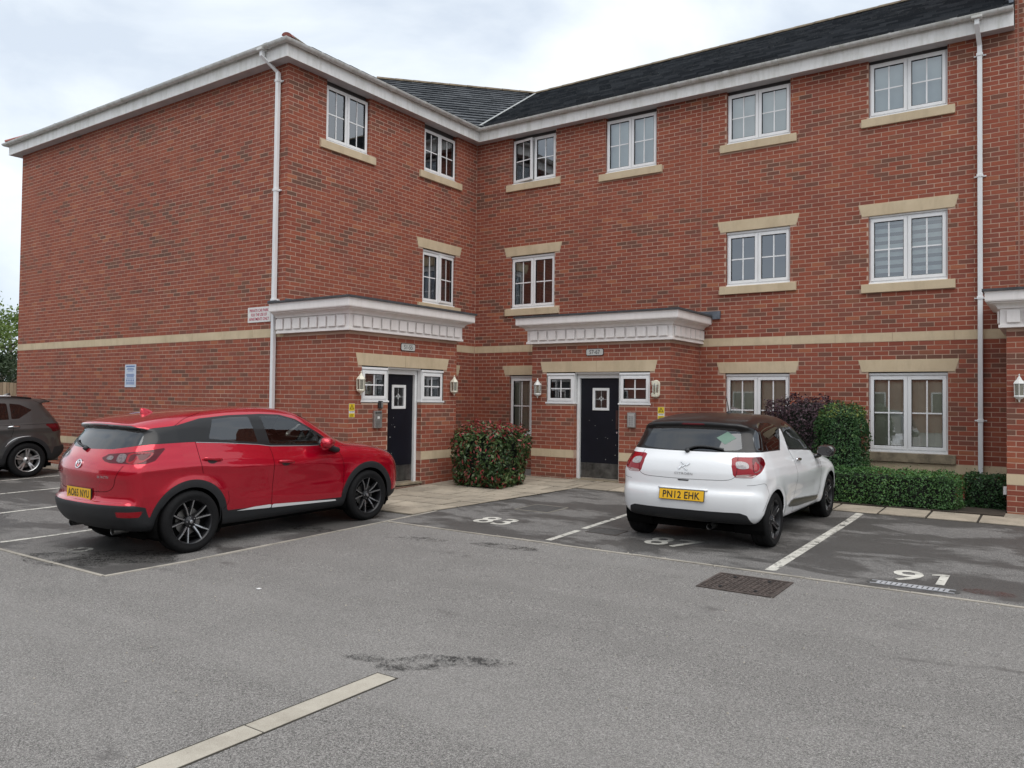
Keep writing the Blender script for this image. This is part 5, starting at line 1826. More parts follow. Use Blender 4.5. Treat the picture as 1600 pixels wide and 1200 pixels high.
def wheel_well(car, x, yo, R, sgn, depth=.34):
    mb = MB()
    mb.lathe([(R + .012, sgn * (yo - .015)), (R + .02, sgn * (yo - .06)), (R + .02, sgn * (yo - depth)), (0.0, sgn * (yo - depth))], (x, 0, .33), 'y', 30)
    # keep only what lies above the road
    mb.v = [(a, b, max(c, .17)) for a, b, c in mb.v]
    return mb.build('wheel_well', M['well'], car)

def number_plate(car, body, z, w, h, txt, tilt_n=None, txt_h=.079):
    p, n = body.rear([0.0], [z]); p, n = Vector(p[0]), Vector(n[0])
    n.y = 0; n.normalize()
    ux = Vector((0, -1, 0)); uz = ux.cross(-n).normalized()
    if uz.z < 0: uz = -uz
    o = bpy.data.objects.new('number_plate', None); COL.objects.link(o); o.parent = car
    M4 = Matrix(((ux.x, -n.x, uz.x, p.x), (ux.y, -n.y, uz.y, p.y), (ux.z, -n.z, uz.z, p.z), (0, 0, 0, 1)))
    o.matrix_local = M4           # local x to the right seen from behind, -y towards the viewer
    mb = MB(); mb.box((-w / 2 - .004, -.012, -h / 2 - .004), (w / 2 + .004, .004, h / 2 + .004)); mb.build('plate_edge', M['plate_black'], o)
    mb = MB(); mb.box((-w / 2, -.0145, -h / 2), (w / 2, -.011, h / 2)); mb.build('plate_face', M['plate_yellow'], o, bevel=.002)
    text_obj('lettering', txt, txt_h, M['plate_black'], o, (0, -.0150, 0), (0, 0, 0), depth=.001, font_w=.86 * w / .52, bold=.018, spacing=1.06)
    return o

def seat(car, x, y, z=.30, rear=False, width=.50):
    mb = MB()
    def slab(pts, t, w):
        rings = []
        for (px, pz, s) in pts:
            rings.append([(px, y + w * s * math.cos(a) ** 1 * .5 if False else y + .5 * w * s * math.copysign(abs(math.cos(a)) ** .5, math.cos(a)), pz) for a in np.linspace(0, 2 * PI, 13)[:-1]])
        return rings
    mb.box((x - .05, y - width / 2, z), (x + .48, y + width / 2, z + .22))
    back = [(x + .02, z + .15), (x - .10, z + .45), (x - .20, z + .80)]
    for (a, b) in zip(back, back[1:]):
        mb.prism([(a[0], y - width / 2, a[1]), (a[0] + .14, y - width / 2, a[1]), (b[0] + .12, y - width / 2 * .92, b[1]), (b[0], y - width / 2 * .92, b[1])], (0, width * .96, 0))
    for yy in ((0,) if not rear else (-.36, .36)):
        mb.box((x - .25, y + yy - .13, z + .80), (x - .13, y + yy + .13, z + .99))
    return mb.build('rear_bench' if rear else 'seat', M['seat'], car, bevel=.035)
def steering_wheel(car, x, y, z):
    mb = MB(); R = .185
    ax = Vector((-.9, 0, .42)).normalized(); a = Vector((0, 1, 0)); b = ax.cross(a)
    pts = [Vector((x, y, z)) + (a * math.cos(t) + b * math.sin(t)) * R for t in np.linspace(0, 2 * PI, 25)]
    mb.tube(pts, .017, 8, caps=False)
    for t in (0, PI, -PI / 2): mb.tube([Vector((x, y, z)), Vector((x, y, z)) + (a * math.cos(t) + b * math.sin(t)) * R], .02, 6)
    mb.tube([Vector((x, y, z)), Vector((x, y, z)) - ax * .3], .04, 8)
    return mb.build('steering_wheel', M['trim_int'], car, smooth=True)
# ---- body shapes (x forward from the rear axle, z up)
def arch_extra(wheels, amp=.016, crease=None):
    def fn(x, z):
        e = 0.0
        for (wx, wr, R) in wheels:
            rho = np.sqrt((x - wx) ** 2 + (z - wr) ** 2)
            e = e + amp * np.exp(-((rho - R) / .075) ** 2)
        if crease is not None: e = e + crease(x, z)
        return e
    return fn
# red crossover
RED_WB, RED_R = 2.57, .336
def red_crease(x, z):
    zc = np.interp(x, [-.7, .0, .6, 1.4, 2.2, 3.2], [.92, .93, .86, .85, .92, .84])
    a = .010 * np.exp(-((z - zc - .015) / .06) ** 2)                      # shoulder over the arches
    low = -.020 * np.exp(-((z - .60) / .13) ** 2) * sstep(.45, .8, x) * sstep(2.15, 1.8, x)   # scooped doors
    return a + low
red_body = Body(
    [(-.50, .27), (-.70, .31), (-.80, .42), (-.835, .53), (-.830, .585), (-.790, .615), (-.775, .66), (-.785, .78), (-.800, .86), (-.790, .95), (-.745, 1.045), (-.685, 1.12), (-.60, 1.225), (-.515, 1.338), (-.565, 1.376), (-.545, 1.408), (-.27, 1.465), (.25, 1.52), (.85, 1.547), (1.35, 1.53), (1.70, 1.465),
     (2.02, 1.295), (2.30, 1.135), (2.46, 1.07), (2.80, 1.02), (3.10, .95), (3.30, .855), (3.405, .73), (3.44, .57), (3.43, .41), (3.37, .29), (3.20, .235), (2.9, .225), (1.2, .22), (-.2, .24)],
    -.83, 3.445, 1.54,
    [(-.95, .70), (-.83, .78), (-.55, .845), (-.1, .872), (.6, .876), (1.6, .874), (2.3, .874), (2.75, .872), (3.05, .85), (3.3, .79), (3.5, .68)],
    [(-.9, 1.10), (-.4, 1.14), (.1, 1.15), (.9, 1.10), (1.6, 1.05), (2.2, 1.02), (2.8, .98), (3.4, .88)],
    [(-.85, .09), (-.72, .055), (-.6, .028), (-.48, .010), (-.35, .004), (-.22, .0), (-.15, .012), (-.07, .042), (.0, .075), (.06, .098), (.2, .165), (.30, .225), (.38, .280), (.5, .38)],
    bow_r=.17, bow_f=.28, crown=.045, extra=arch_extra([(0, RED_R, .42), (RED_WB, RED_R, .42)], .012, red_crease),
    kfn=lambda x, z: np.where(z > 1.1, .13, .09))
# white three-door
WHT_WB, WHT_R = 2.464, .308
def wht_crease(x, z):
    zc = np.interp(x, [-.6, .0, .7, 1.8, 3.], [.80, .78, .72, .74, .70])
    a = .012 * np.exp(-((z - zc) / .09) ** 2)
    low = -.016 * np.exp(-((z - .50) / .10) ** 2) * sstep(.4, .7, x) * sstep(2.0, 1.7, x)
    return a + low
wht_body = Body(
    [(-.36, .27), (-.50, .29), (-.585, .34), (-.62, .43), (-.635, .53), (-.625, .61), (-.595, .66), (-.585, .74), (-.572, .85), (-.535, .955), (-.47, 1.04), (-.36, 1.19), (-.285, 1.305), (-.30, 1.36), (-.285, 1.385), (-.10, 1.425), (.35, 1.462), (.80, 1.462), (1.20, 1.425), (1.52, 1.33),
     (1.90, 1.12), (2.18, .97), (2.32, .925), (2.70, .865), (3.0, .79), (3.17, .70), (3.27, .57), (3.29, .44), (3.25, .30), (3.12, .22), (2.9, .205), (1.2, .20), (-.1, .215)],
    -.635, 3.30, 1.465,
    [(-.75, .74), (-.62, .79), (-.40, .830), (-.05, .852), (.5, .857), (1.5, .857), (2.2, .855), (2.65, .850), (2.95, .82), (3.15, .76), (3.4, .64)],
    [(-.7, .985), (0, .985), (.8, .96), (1.6, .93), (2.2, .915), (2.8, .88), (3.3, .80)],
    [(-.8, .10), (-.68, .055), (-.56, .022), (-.44, .006), (-.32, .0), (-.2, .0), (-.11, .010), (-.04, .034), (.0, .052), (.06, .072), (.2, .120), (.35, .180), (.45, .235), (.6, .34)],
    bow_r=.17, bow_f=.36, crown=.05, extra=arch_extra([(0, WHT_R, .37), (WHT_WB, WHT_R, .37)], .018, wht_crease),
    kfn=lambda x, z: np.where(z > 1.1, .14, .12))
# brown estate-backed SUV
SUV_WB, SUV_R = 2.638, .338
def suv_crease(x, z):
    return .012 * np.exp(-((z - .94) / .05) ** 2) - .018 * np.exp(-((z - .64) / .12) ** 2) * sstep(.45, .8, x) * sstep(2.2, 1.8, x)
suv_body = Body(
    [(-.48, .28), (-.68, .31), (-.80, .40), (-.855, .50), (-.85, .58), (-.80, .65), (-.785, .76), (-.79, .88), (-.77, 1.0), (-.70, 1.12), (-.58, 1.27), (-.47, 1.40), (-.44, 1.455), (-.60, 1.485), (-.585, 1.515), (-.30, 1.555), (.25, 1.60), (.9, 1.61), (1.4, 1.585), (1.75, 1.505),
     (2.15, 1.27), (2.45, 1.10), (2.58, 1.06), (2.95, 1.02), (3.25, .94), (3.42, .82), (3.49, .65), (3.5, .45), (3.42, .30), (3.2, .23), (2.9, .22), (1.2, .22), (-.2, .24)],
    -.855, 3.51, 1.61,
    [(-.95, .76), (-.80, .83), (-.5, .89), (-.1, .915), (.6, .918), (1.6, .918), (2.4, .915), (2.9, .905), (3.2, .87), (3.4, .80), (3.6, .68)],
    [(-.9, 1.06), (0, 1.06), (.8, 1.04), (1.6, 1.02), (2.4, 1.0), (3.4, .9)],
    [(-.85, .08), (-.72, .05), (-.6, .024), (-.48, .010), (-.35, .004), (-.22, .0), (-.10, .0), (-.04, .02), (.0, .042), (.06, .062), (.2, .115), (.35, .18), (.45, .235), (.6, .34)],
    bow_r=.16, bow_f=.34, crown=.045, extra=arch_extra([(0, SUV_R, .43), (SUV_WB, SUV_R, .43)], .014, suv_crease),
    kfn=lambda x, z: np.where(z > 1.15, .12, .10))
# rear axle on the ground (x, y, z), heading, nose-up pitch
RED_POSE = ((2.45, -9.26, -.175), 88.3, 1.2)
WHT_POSE = ((7.55, -5.40, -.092), 90.0, 1.0)
SUV_POSE = ((-6.49, -6.98, -.126), 268.0, -1.17)
# ---- assembling a car
M['lens_ring'] = plain('smoked_clear_lens', (0.13, 0.085, 0.085), 0.12, coat=1.0, var=.5, scale=50)
def sidef(poly, ymin=.45, smooth=False):
    poly = catmull(poly, 6) if smooth else np.array(poly, float)
    return lambda p: np.maximum(sdf_poly(poly, p[:, 0], p[:, 2]), (ymin - np.abs(p[:, 1])))
def rearf(poly, xmax=0.3):
    poly = np.array(poly, float)
    return lambda p: np.maximum(sdf_poly(poly, np.abs(p[:, 1]), p[:, 2]), p[:, 0] - xmax)
def frontf(poly, xmin=1.4):
    poly = np.array(poly, float)
    return lambda p: np.maximum(sdf_poly(poly, np.abs(p[:, 1]), p[:, 2]), xmin - p[:, 0])
def cornerf(poly, off, xmax=.2):
    """outline wrapped round the rear corner: (|y| + x + off, z)"""
    poly = np.array(poly, float)
    return lambda p: np.maximum(sdf_poly(poly, np.abs(p[:, 1]) + p[:, 0] + off, p[:, 2]), p[:, 0] - xmax)
def fcornerf(poly, off, xmin=2.4):
    poly = np.array(poly, float)
    return lambda p: np.maximum(sdf_poly(poly, np.abs(p[:, 1]) - p[:, 0] + off, p[:, 2]), xmin - p[:, 0])
def archf(cx, cz, R, ymin=.50):
    return lambda p: np.maximum(np.hypot(p[:, 0] - cx, p[:, 2] - cz) - R, ymin - np.abs(p[:, 1]))
def zlinef(xs, zs): return lambda p: p[:, 2] - np.interp(p[:, 0], xs, zs)
def unionf(*fs): return lambda p: np.min([f(p) for f in fs], 0)

def build_car(name, body, pose, label, cuts, skins):
    (x, y, z), az, pit = pose
    car = empty(name, (x, y, z))
    car.rotation_mode = 'ZYX'
    car.rotation_euler = (0, -rad(pit), rad(az))
    car.rotation_mode = 'XYZ'
    car.rotation_euler = (Matrix.Rotation(rad(az), 3, 'Z') @ Matrix.Rotation(-rad(pit), 3, 'Y')).to_euler()
    tag(car, label, 'car')
    P, T = body.mesh()
    lab = np.ones(len(T), int)
    names = ['gone', 'body']
    for (nm, f, only) in cuts:
        if nm not in names: names.append(nm)
        P, T, lab = body.cut(P, T, lab, f(P), names.index(nm), None if only is None else [names.index(q) for q in only])
    P = np.where(np.isnan(P), 0, P)
    objs = {}
    for i, nm in enumerate(names):
        if nm == 'gone': continue
        sel = T[lab == i]
        # islands on the two sides become objects of their own where they are countable pieces
        pn, mat = skins[nm][:2]
        split = len(skins[nm]) > 2
        if split:
            cy_ = P[sel].mean(1)[:, 1]
            for sg in (1, -1):
                o = panel(pn, body, P, sel[cy_ * sg > 0], mat, car)
                objs[(nm, sg)] = o
        else:
            objs[nm] = panel(pn, body, P, sel, mat, car)
    return car, objs

def seam(car, body, pts, view='side', w=.005, sgns=(1, -1), mat='seam', smooth=True, name='shut_line', lift=.0012, step=.015):
    q = dense(pts, step, False, smooth)
    if view == 'side':
        for sg in sgns:
            p, n = body.side(q[:, 0], q[:, 1], sg); ribbon(name, p, n, w, M[mat], car, lift)
    elif view == 'rear':
        p, n = body.rear(q[:, 0], q[:, 1]); ribbon(name, p, n, w, M[mat], car, lift)
    elif view == 'top':
        p, n = body.top(q[:, 0], q[:, 1]); ribbon(name, p, n, w, M[mat], car, lift)
def door_handle(car, body, x0, x1, z0, z1, mat, sgns=(1, -1), cup=True):
    for sg in sgns:
        mb = MB(); rings = []
        for t in np.linspace(0, 1, 9):
            x, zz = x0 + (x1 - x0) * t, z0 + (z1 - z0) * t
            p, n = body.side([x], [zz], sg); p, n = Vector(p[0]), Vector(n[0])
            out = .034 * math.sin(PI * min(1, max(0, .06 + t * .88))) ** .35
            up = Vector((0, 0, 1))
            th = .015 + .004 * math.sin(PI * t)
            c = p + n * out
            rings.append([c + up * (th * math.cos(a)) + n * (.010 * math.sin(a)) for a in np.linspace(0, 2 * PI, 9)[:-1]])
        mb.loft(rings, True, True)
        h = mb.build('door_handle', mat, car, smooth=True)
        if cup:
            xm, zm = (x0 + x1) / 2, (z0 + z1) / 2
            patch('handle_shade', body, [(xm + .062 * math.cos(a), zm - .008 + .036 * math.sin(a)) for a in np.linspace(0, 2 * PI, 17)[:-1]], 'side', M['cup_shade'] , car, sg, .0008, .015)
M['cup_shade'] = plain('handle_shadow', (0.02, 0.012, 0.012), 0.5)  # dark oval flat on the door skin, painting the shade of a hand cup
def door_mirror(car, x, y, z, shell, low, sgn, size=(.10, .20, .145)):
    o = empty('door_mirror', (x, sgn * y, z)); o.parent = car
    L, Wd, H = size
    mb = MB(); rings = []
    for t, s in ((-.5, .02), (-.46, .55), (-.36, .82), (-.1, .98), (.15, 1.0), (.32, .93), (.44, .74), (.5, .45), (.53, .05)):
        rings.append([(L * s * math.cos(a) * (1.15 if math.cos(a) > 0 else .75), sgn * Wd * t, H * .5 * s * math.sin(a)) for a in np.linspace(0, 2 * PI, 17)[:-1]])
    mb.loft(rings, True, True)
    mb.build('mirror_shell', shell, o, smooth=True)
    mb = MB(); mb.loft([[(-L * .76 - .004, sgn * Wd * (-.38 + .8 * (.5 + .5 * math.cos(a))), H * .40 * math.sin(a)) for a in np.linspace(0, 2 * PI, 17)[:-1]], [(-L * .5, sgn * Wd * (-.38 + .8 * (.5 + .5 * math.cos(a))), H * .42 * math.sin(a)) for a in np.linspace(0, 2 * PI, 17)[:-1]]], True, True)
    mb.build('mirror_glass', M['car_black'], o)
    mb = MB(); mb.loft([[(.05 * math.cos(a) + .01, -sgn * Wd * .28, -H * .34 + .03 * math.sin(a)) for a in np.linspace(0, 2 * PI, 9)[:-1]], [(.055 * math.cos(a) + .02, -sgn * Wd * .75, -H * .62 + .035 * math.sin(a)) for a in np.linspace(0, 2 * PI, 9)[:-1]], [(.06 * math.cos(a) + .03, -sgn * Wd * .95, -H * .70 + .04 * math.sin(a)) for a in np.linspace(0, 2 * PI, 9)[:-1]]], True, True)
    mb.build('mirror_foot', low, o, smooth=True)
    return o
def cabin(car, body, wb, xd, zfloor=.28, w=.66, rhd=True):
    mb = MB()
    mb.box((body.x0 + .35, -w, zfloor), (2.25, w, zfloor + .03))
    mb.build('floor_pan', M['trim_int'], car)
    d = MB(); d.prism([(xd, -w, .62), (xd + .55, -w, .62), (xd + .55, -w, .98), (xd + .28, -w, .985), (xd + .02, -w, .90)], (0, 2 * w, 0)); d.build('dashboard', M['trim_int'], car, bevel=.03)
    seat(car, .98, .36, zfloor + .02); seat(car, .98, -.36, zfloor + .02)
    seat(car, .05, 0, zfloor + .05, True, 1.22)
    steering_wheel(car, xd - .10, -.36 if rhd else .36, .90)
    ps = MB(); ps.box((body.x0 + .36, -w + .10, .80), (-.08, w - .10, .82)); ps.build('parcel_shelf', M['trim_int'], car)
def underside(car, x0, x1, w):
    mb = MB(); mb.box((x0, -w, .17), (x1, w, .24)); mb.build('underbody', M['well'], car)
    for x in (x0, x1): pass

def corner_patch(name, body, off, poly, sg, mat, parent, lift=.003, smooth=True):
    """outline (|y| + x + off, z) laid on the rear corner"""
    q = np.array(poly, float); P_ = dense(q, .02, True, smooth)
    A = np.concatenate([P_, q.mean(0)[None]])
    p, n = body.corner(A[:, 0], A[:, 1], off)
    p = p + n * lift
    p[:, 1] *= sg
    mb = MB(); k = len(P_)
    for a in range(k):
        tri = [p[k], p[a], p[(a + 1) % k]]; mb.poly(tri if sg > 0 else tri[::-1])
    return mb.build(name, mat, parent, smooth=True)

# ---------------------------------------------------------------- red crossover
DLO = [(-.44, 1.195), (-.33, 1.285), (-.24, 1.338), (-.07, 1.376), (.22, 1.438), (.6, 1.462), (1.05, 1.464), (1.33, 1.447), (1.55, 1.385), (1.83, 1.205), (2.04, 1.055), (1.64, 1.056), (1.06, 1.088), (.87, 1.118), (.40, 1.165), (.09, 1.188), (-.2, 1.190)]
RDG = [(.255, 1.215), (.37, 1.424), (.62, 1.438), (.862, 1.436), (.885, 1.140), (.60, 1.168)]
FDG = [(1.035, 1.436), (1.30, 1.428), (1.515, 1.370), (1.76, 1.212), (1.775, 1.075), (1.45, 1.088), (1.05, 1.112)]
FQG = [(1.795, 1.190), (1.94, 1.082), (1.795, 1.076)]
red_cuts = [
    ('underside', lambda p: p[:, 2] - .272, None),
    ('cladding', unionf(archf(0, RED_R, .455), archf(RED_WB, RED_R, .455), zlinef([-.95, -.62, -.50, -.46, -.30, .30, .42, 2.10, 2.2, 2.9, 3.05, 3.5], [.585, .575, .545, .44, .30, .30, .398, .358, .30, .30, .37, .36])), None),
    ('gone', unionf(archf(0, RED_R, .372), archf(RED_WB, RED_R, .372)), None),
    ('dlo', sidef(DLO, .35), ['body']),
    ('dlo', sidef([(-.66, 1.160), (-.62, 1.225), (-.50, 1.310), (-.36, 1.352), (-.16, 1.366), (-.05, 1.378), (-.05, 1.19), (-.40, 1.188)], .60), ['body']),
    ('rear_glass', sidef(RDG, .35), ['dlo']), ('front_glass', sidef(FDG, .35), ['dlo']), ('fq_glass', sidef(FQG, .35), ['dlo']),
    ('screen', frontf([(0, 1.13), (.45, 1.125), (.66, 1.10), (.70, 1.10), (.555, 1.425), (.40, 1.450), (0, 1.465)], 1.45), ['body']),
    ('spoiler', rearf([(0, 1.32), (.50, 1.31), (.60, 1.29), (.67, 1.30), (.655, 1.350), (.54, 1.382), (0, 1.396)], -.17), ['body']),
    ('backlight', rearf([(0, 1.128), (.42, 1.138), (.66, 1.172), (.70, 1.192), (.645, 1.295), (.54, 1.345), (0, 1.362)], -.17), ['body', 'spoiler', 'dlo']),
    ('lamp', cornerf([(.33, 1.050), (.40, 1.018), (.50, 1.002), (1.03, .995), (1.13, 1.02), (1.235, 1.148), (1.0, 1.128), (.44, 1.092)], .7), ['body']),
    ('fog', cornerf([(.62, .512), (1.00, .508), (.94, .448), (.64, .455)], .7), ['cladding']),
    ('headlamp', fcornerf([(-2.75, .80), (-2.60, .76), (-2.38, .79), (-2.20, .90), (-2.28, .935), (-2.6, .86)], 0.0, 2.7), ['body']),
    ('grille', frontf([(0, .48), (.40, .50), (.50, .62), (.42, .76), (0, .78)], 3.0), ['body']),
]
red_skins = {'underside': ('undertray', M['well']), 'body': ('body_shell', M['car_red']), 'cladding': ('wheel_arch_cladding', M['clad']), 'dlo': ('window_surround', M['gloss_trim'], 1), 'rear_glass': ('rear_door_window', M['tint'], 1), 'front_glass': ('front_door_window', M['clear'], 1), 'fq_glass': ('mirror_quarter_window', M['tint'], 1),
             'screen': ('windscreen', M['clear']), 'spoiler': ('spoiler_underside', M['car_black']), 'backlight': ('rear_window', M['backlight']), 'lamp': ('tail_lamp', M['lens_dark'], 1), 'fog': ('rear_reflector', M['lens_red'], 1), 'headlamp': ('headlamp', M['lens_head'], 1), 'grille': ('grille', M['black_plastic'])}
red, red_o = build_car('red_car', red_body, RED_POSE, 'red compact crossover car with black cladding parked at the left', red_cuts, red_skins)
B_ = red_body
for sg in (-1, 1):
    for wx in (0, RED_WB):
        make_wheel(red, wx, sg * .765, RED_R, .215, .245, 'twin5', sg); wheel_well(red, wx, .855, .372, sg)
underside(red, -.40, 3.2, .60)
cabin(red, B_, RED_WB, 1.72, .30, .70)
# lamp interior pieces
for sg in (-1, 1):
    for nm, pl_, mt in (('lamp_reversing_lens', [(.42, 1.045), (.52, 1.035), (.54, 1.065), (.47, 1.075)], 'lens_ring'), ('lamp_ring', [(.60, 1.025), (.72, 1.018), (.74, 1.085), (.62, 1.088)], 'lens_ring'), ('lamp_red_lens', [(.76, 1.015), (.98, 1.012), (1.10, 1.10), (.78, 1.098)], 'lens_red')):
        corner_patch(nm, B_, .7, pl_, sg, M[mt], red_o[('lamp', sg)])
# seams
seam(red, B_, [(1.03, 1.08), (1.045, 1.0), (1.05, .80), (1.05, .60), (1.045, .385)])
seam(red, B_, [(.085, 1.19), (.09, 1.05), (.10, .95), (.125, .845)])
seam(red, B_, [(2.02, 1.055), (2.06, .98), (2.13, .80), (2.135, .60), (2.12, .39)])
seam(red, B_, [(.40, .42), (.46, .50), (.445, .62)], w=.004)
seam(red, B_, [(.685, .98), (.625, .86), (.575, .76), (.50, .715), (.30, .70), (0, .695), (-.30, .70), (-.50, .715), (-.575, .76), (-.625, .86), (-.685, .98)], 'rear')
seam(red, B_, [(-.10, 1.37), (.05, 1.44), (.3, 1.50)], 'side', .004)
seam(red, B_, [(2.10, 1.03), (2.5, .99), (2.9, .93), (3.15, .86)], 'side', .004)
M['silver_trim'] = plain('silver_trim', (.82, .83, .84), .3, .25)
for sg in (-1, 1):
    patch('sill_strip', B_, [(.58, .376), (1.045, .356), (1.045, .398), (.80, .396)], 'side', M['silver_trim'], red, sg, .006, .03)
    patch('sill_strip', B_, [(1.058, .355), (2.04, .322), (2.04, .342), (1.058, .397)], 'side', M['silver_trim'], red, sg, .006, .03)
    for a, b in ((DLO[10], DLO[11]), (DLO[11], DLO[12]), (DLO[12], DLO[13]), (DLO[13], DLO[14]), (DLO[14], DLO[15])):
        q = dense([a, b], .03, False, False); p, n = B_.side(q[:, 0], q[:, 1] - .004, sg); ribbon('waist_moulding', p, n, .007, M['steel'], red, .002)
door_handle(red, B_, 1.11, 1.33, .895, .875, M['car_red']); door_handle(red, B_, .13, .35, 1.00, .975, M['car_red'])
for sg in (-1, 1):     # folded in
    mo = door_mirror(red, 1.80, .935, 1.085, M['car_red'], M['black_plastic'], sg, (.085, .24, .15)); mo.rotation_euler = (0, 0, sg * rad(62))
number_plate(red, B_, .668, .52, .111, 'AO65 NYU')
# maker's emblem, badge, fin, wiper, exhausts
p, n = B_.rear([0.0], [.975]); p, n = Vector(p[0]), Vector(n[0])
def disc_at(name, p, n, fn, mat, parent, up=Vector((0, 0, 1))):
    """fn(mb, place) builds in a frame on the skin: place(a, b, c) a right (seen from behind), b up, c outwards"""
    r_ = Vector((0, -1, 0)); u_ = (up - n * up.dot(n)).normalized(); r_ = u_.cross(n).normalized() * 1
    mb = MB(); fn(mb, lambda a, b, c: p + r_ * a + u_ * b + n * c)
    return mb.build(name, mat, parent, smooth=True, angle=45)
def emblem_m(mb, pl):
    N = 28
    ring = lambda R, h, c: [pl(R * math.cos(t), h * math.sin(t), c) for t in np.linspace(0, 2 * PI, N + 1)[:-1]]
    mb.loft([ring(.062, .05, .002), ring(.062, .05, .010), ring(.052, .041, .012), ring(.050, .039, .003)], True, False)
    for sgn in (-1, 1):
        w = [(0, -.006), (sgn * .022, .022), (sgn * .052, .020), (sgn * .046, .030), (sgn * .018, .033), (0, .008)]
        mb.prism([pl(a, b, .003) for a, b in w], n * .007)
disc_at('emblem', p, n, emblem_m, M['chrome'], red)
p2, n2 = B_.rear([-.46], [.86]); text_q = text_mesh('SKYACTIV', .026, 0.0)
bl_o = link('badge_lettering', text_q, red); text_q.materials.clear(); text_q.materials.append(M['chrome'])
_n = Vector(n2[0]); _u2 = (Vector((0, 0, 1)) - _n * _n.z).normalized(); _r2 = _u2.cross(_n).normalized()
bl_o.matrix_local = Matrix(((_r2.x, -_n.x, _u2.x, p2[0][0] + _n.x * .003), (_r2.y, -_n.y, _u2.y, p2[0][1] + _n.y * .003), (_r2.z, -_n.z, _u2.z, p2[0][2] + _n.z * .003), (0, 0, 0, 1)))
def shark_fin(car, body, x, mat, L=.17, H=.065):
    p, n = body.top([x], [0.0]); z = p[0][2] - .006; mb = MB(); rings = []
    for t, hh, ww in ((0, .02, .006), (.15, .35, .016), (.45, .72, .022), (.75, .96, .022), (.95, 1.0, .016), (1.0, .3, .010)):
        X = x + L * (.5 - t); h = H * hh
        rings.append([(X, -ww, z), (X, -ww * .55, z + h * .7), (X, 0, z + h), (X, ww * .55, z + h * .7), (X, ww, z)])
    mb.loft(rings, True, True); mb.build('aerial_fin', mat, car, smooth=True, angle=50)
shark_fin(red, B_, -.03, M['car_red'])
def rear_wiper(car, body, pts, pivot, w=.012):
    q = dense(pts, .03, False, True); p, n = body.rear(q[:, 0], q[:, 1])
    mb = MB(); mb.tube([Vector(a) + Vector(b) * .018 for a, b in zip(p, n)], w, 6)
    o = mb.build('rear_wiper', M['black_plastic'], car, smooth=True)
    p, n = body.rear([pivot[0]], [pivot[1]]); c = Vector(p[0]); nn = Vector(n[0])
    mb = MB(); mb.tube([c - nn * .005, c + nn * .03], .026, 10); mb.build('wiper_pivot', M['black_plastic'], o, smooth=True)
rear_wiper(red, B_, [(.06, 1.135), (.20, 1.15), (.36, 1.175), (.46, 1.20)], (.05, 1.125))
def exhaust(car, x, y, z, r, mat):
    mb = MB(); mb.lathe([(r * .86, .0), (r, -.006), (r, .16), (r * .86, .16), (r * .86, -.004)], (x, y, z), 'x', 20); o = mb.build('exhaust_pipe', mat, car, smooth=True, angle=40)
    mb = MB(); mb.lathe([(0, .08), (r * .86, .08)], (x, y, z), 'x', 16); mb.build('exhaust_bore', M['well'], o)
M['exh'] = plain('exhaust_steel', (.22, .215, .21), .35, .9)
exhaust(red, -.655, -.46, .285, .038, M['exh']); exhaust(red, -.655, .46, .285, .038, M['exh'])
patch('brake_light', B_, [(-.16, 1.368), (.16, 1.368), (.15, 1.382), (-.15, 1.382)], 'rear', M['lens_dark'], red, 1, .002, .02)
patch('plate_recess', B_, [(-.34, .735), (.34, .735), (.31, .605), (-.31, .605)], 'rear', M['car_red'], red, 1, .0006, .03)

# ---------------------------------------------------------------- white three-door
W_ = wht_body
bel = ([-.7, -.45, -.3, .0, .4, .8, 1.3, 1.8, 2.1, 2.4, 3.4], [1.055, 1.062, 1.066, 1.062, 1.050, 1.032, 1.000, .960, .955, 2.0, 2.0])
def wht_up(p): return np.interp(p[:, 0], *bel) - p[:, 2]
RSG = [(-.255, 1.085), (.38, 1.064), (.645, 1.265), (.60, 1.325), (.42, 1.365), (.10, 1.375), (-.12, 1.320), (-.21, 1.20)]
DRG = [(.755, 1.050), (.80, 1.27), (.90, 1.345), (1.12, 1.352), (1.32, 1.29), (1.56, 1.155), (1.78, .985), (1.30, 1.018)]
FIN = [(.395, 1.03), (.425, 1.058), (.665, 1.268), (.70, 1.292), (.735, 1.285), (.745, 1.20), (.735, 1.02)]
wht_cuts = [
    ('underside', lambda p: p[:, 2] - .268, None),
    ('gone', unionf(archf(0, WHT_R, .338), archf(WHT_WB, WHT_R, .338)), None),
    ('roof', wht_up, ['body']),
    ('rear_side_glass', sidef(RSG, .30), ['roof']), ('door_glass', sidef(DRG, .30), ['roof']),
    ('fin', sidef(FIN, .30), ['roof', 'rear_side_glass', 'door_glass']),
    ('screen', frontf([(0, .975), (.45, .97), (.66, .955), (.50, 1.31), (.35, 1.335), (0, 1.345)], 1.25), ['roof', 'body']),
    ('backlight', rearf([(0, 1.072), (.30, 1.074), (.54, 1.088), (.585, 1.105), (.535, 1.27), (.49, 1.318), (0, 1.330)], -.12), ['roof']),
    ('lamp', cornerf([(.66, 1.005), (.72, 1.018), (1.10, 1.020), (1.165, 1.005), (1.18, .945), (1.02, .855), (.88, .800), (.66, .800), (.625, .83), (.625, .92)], .6), ['body']),
    ('diffuser', rearf([(0, .225), (.62, .225), (.735, .275), (.69, .40), (.62, .425), (0, .428)], -.28), ['body']),
    ('headlamp', fcornerf([(-2.70, .66), (-2.55, .62), (-2.32, .66), (-2.10, .80), (-2.2, .83), (-2.5, .76)], 0.0, 2.6), ['body']),
    ('grille', frontf([(0, .33), (.40, .34), (.46, .44), (.38, .55), (0, .56)], 2.9), ['body']),
]
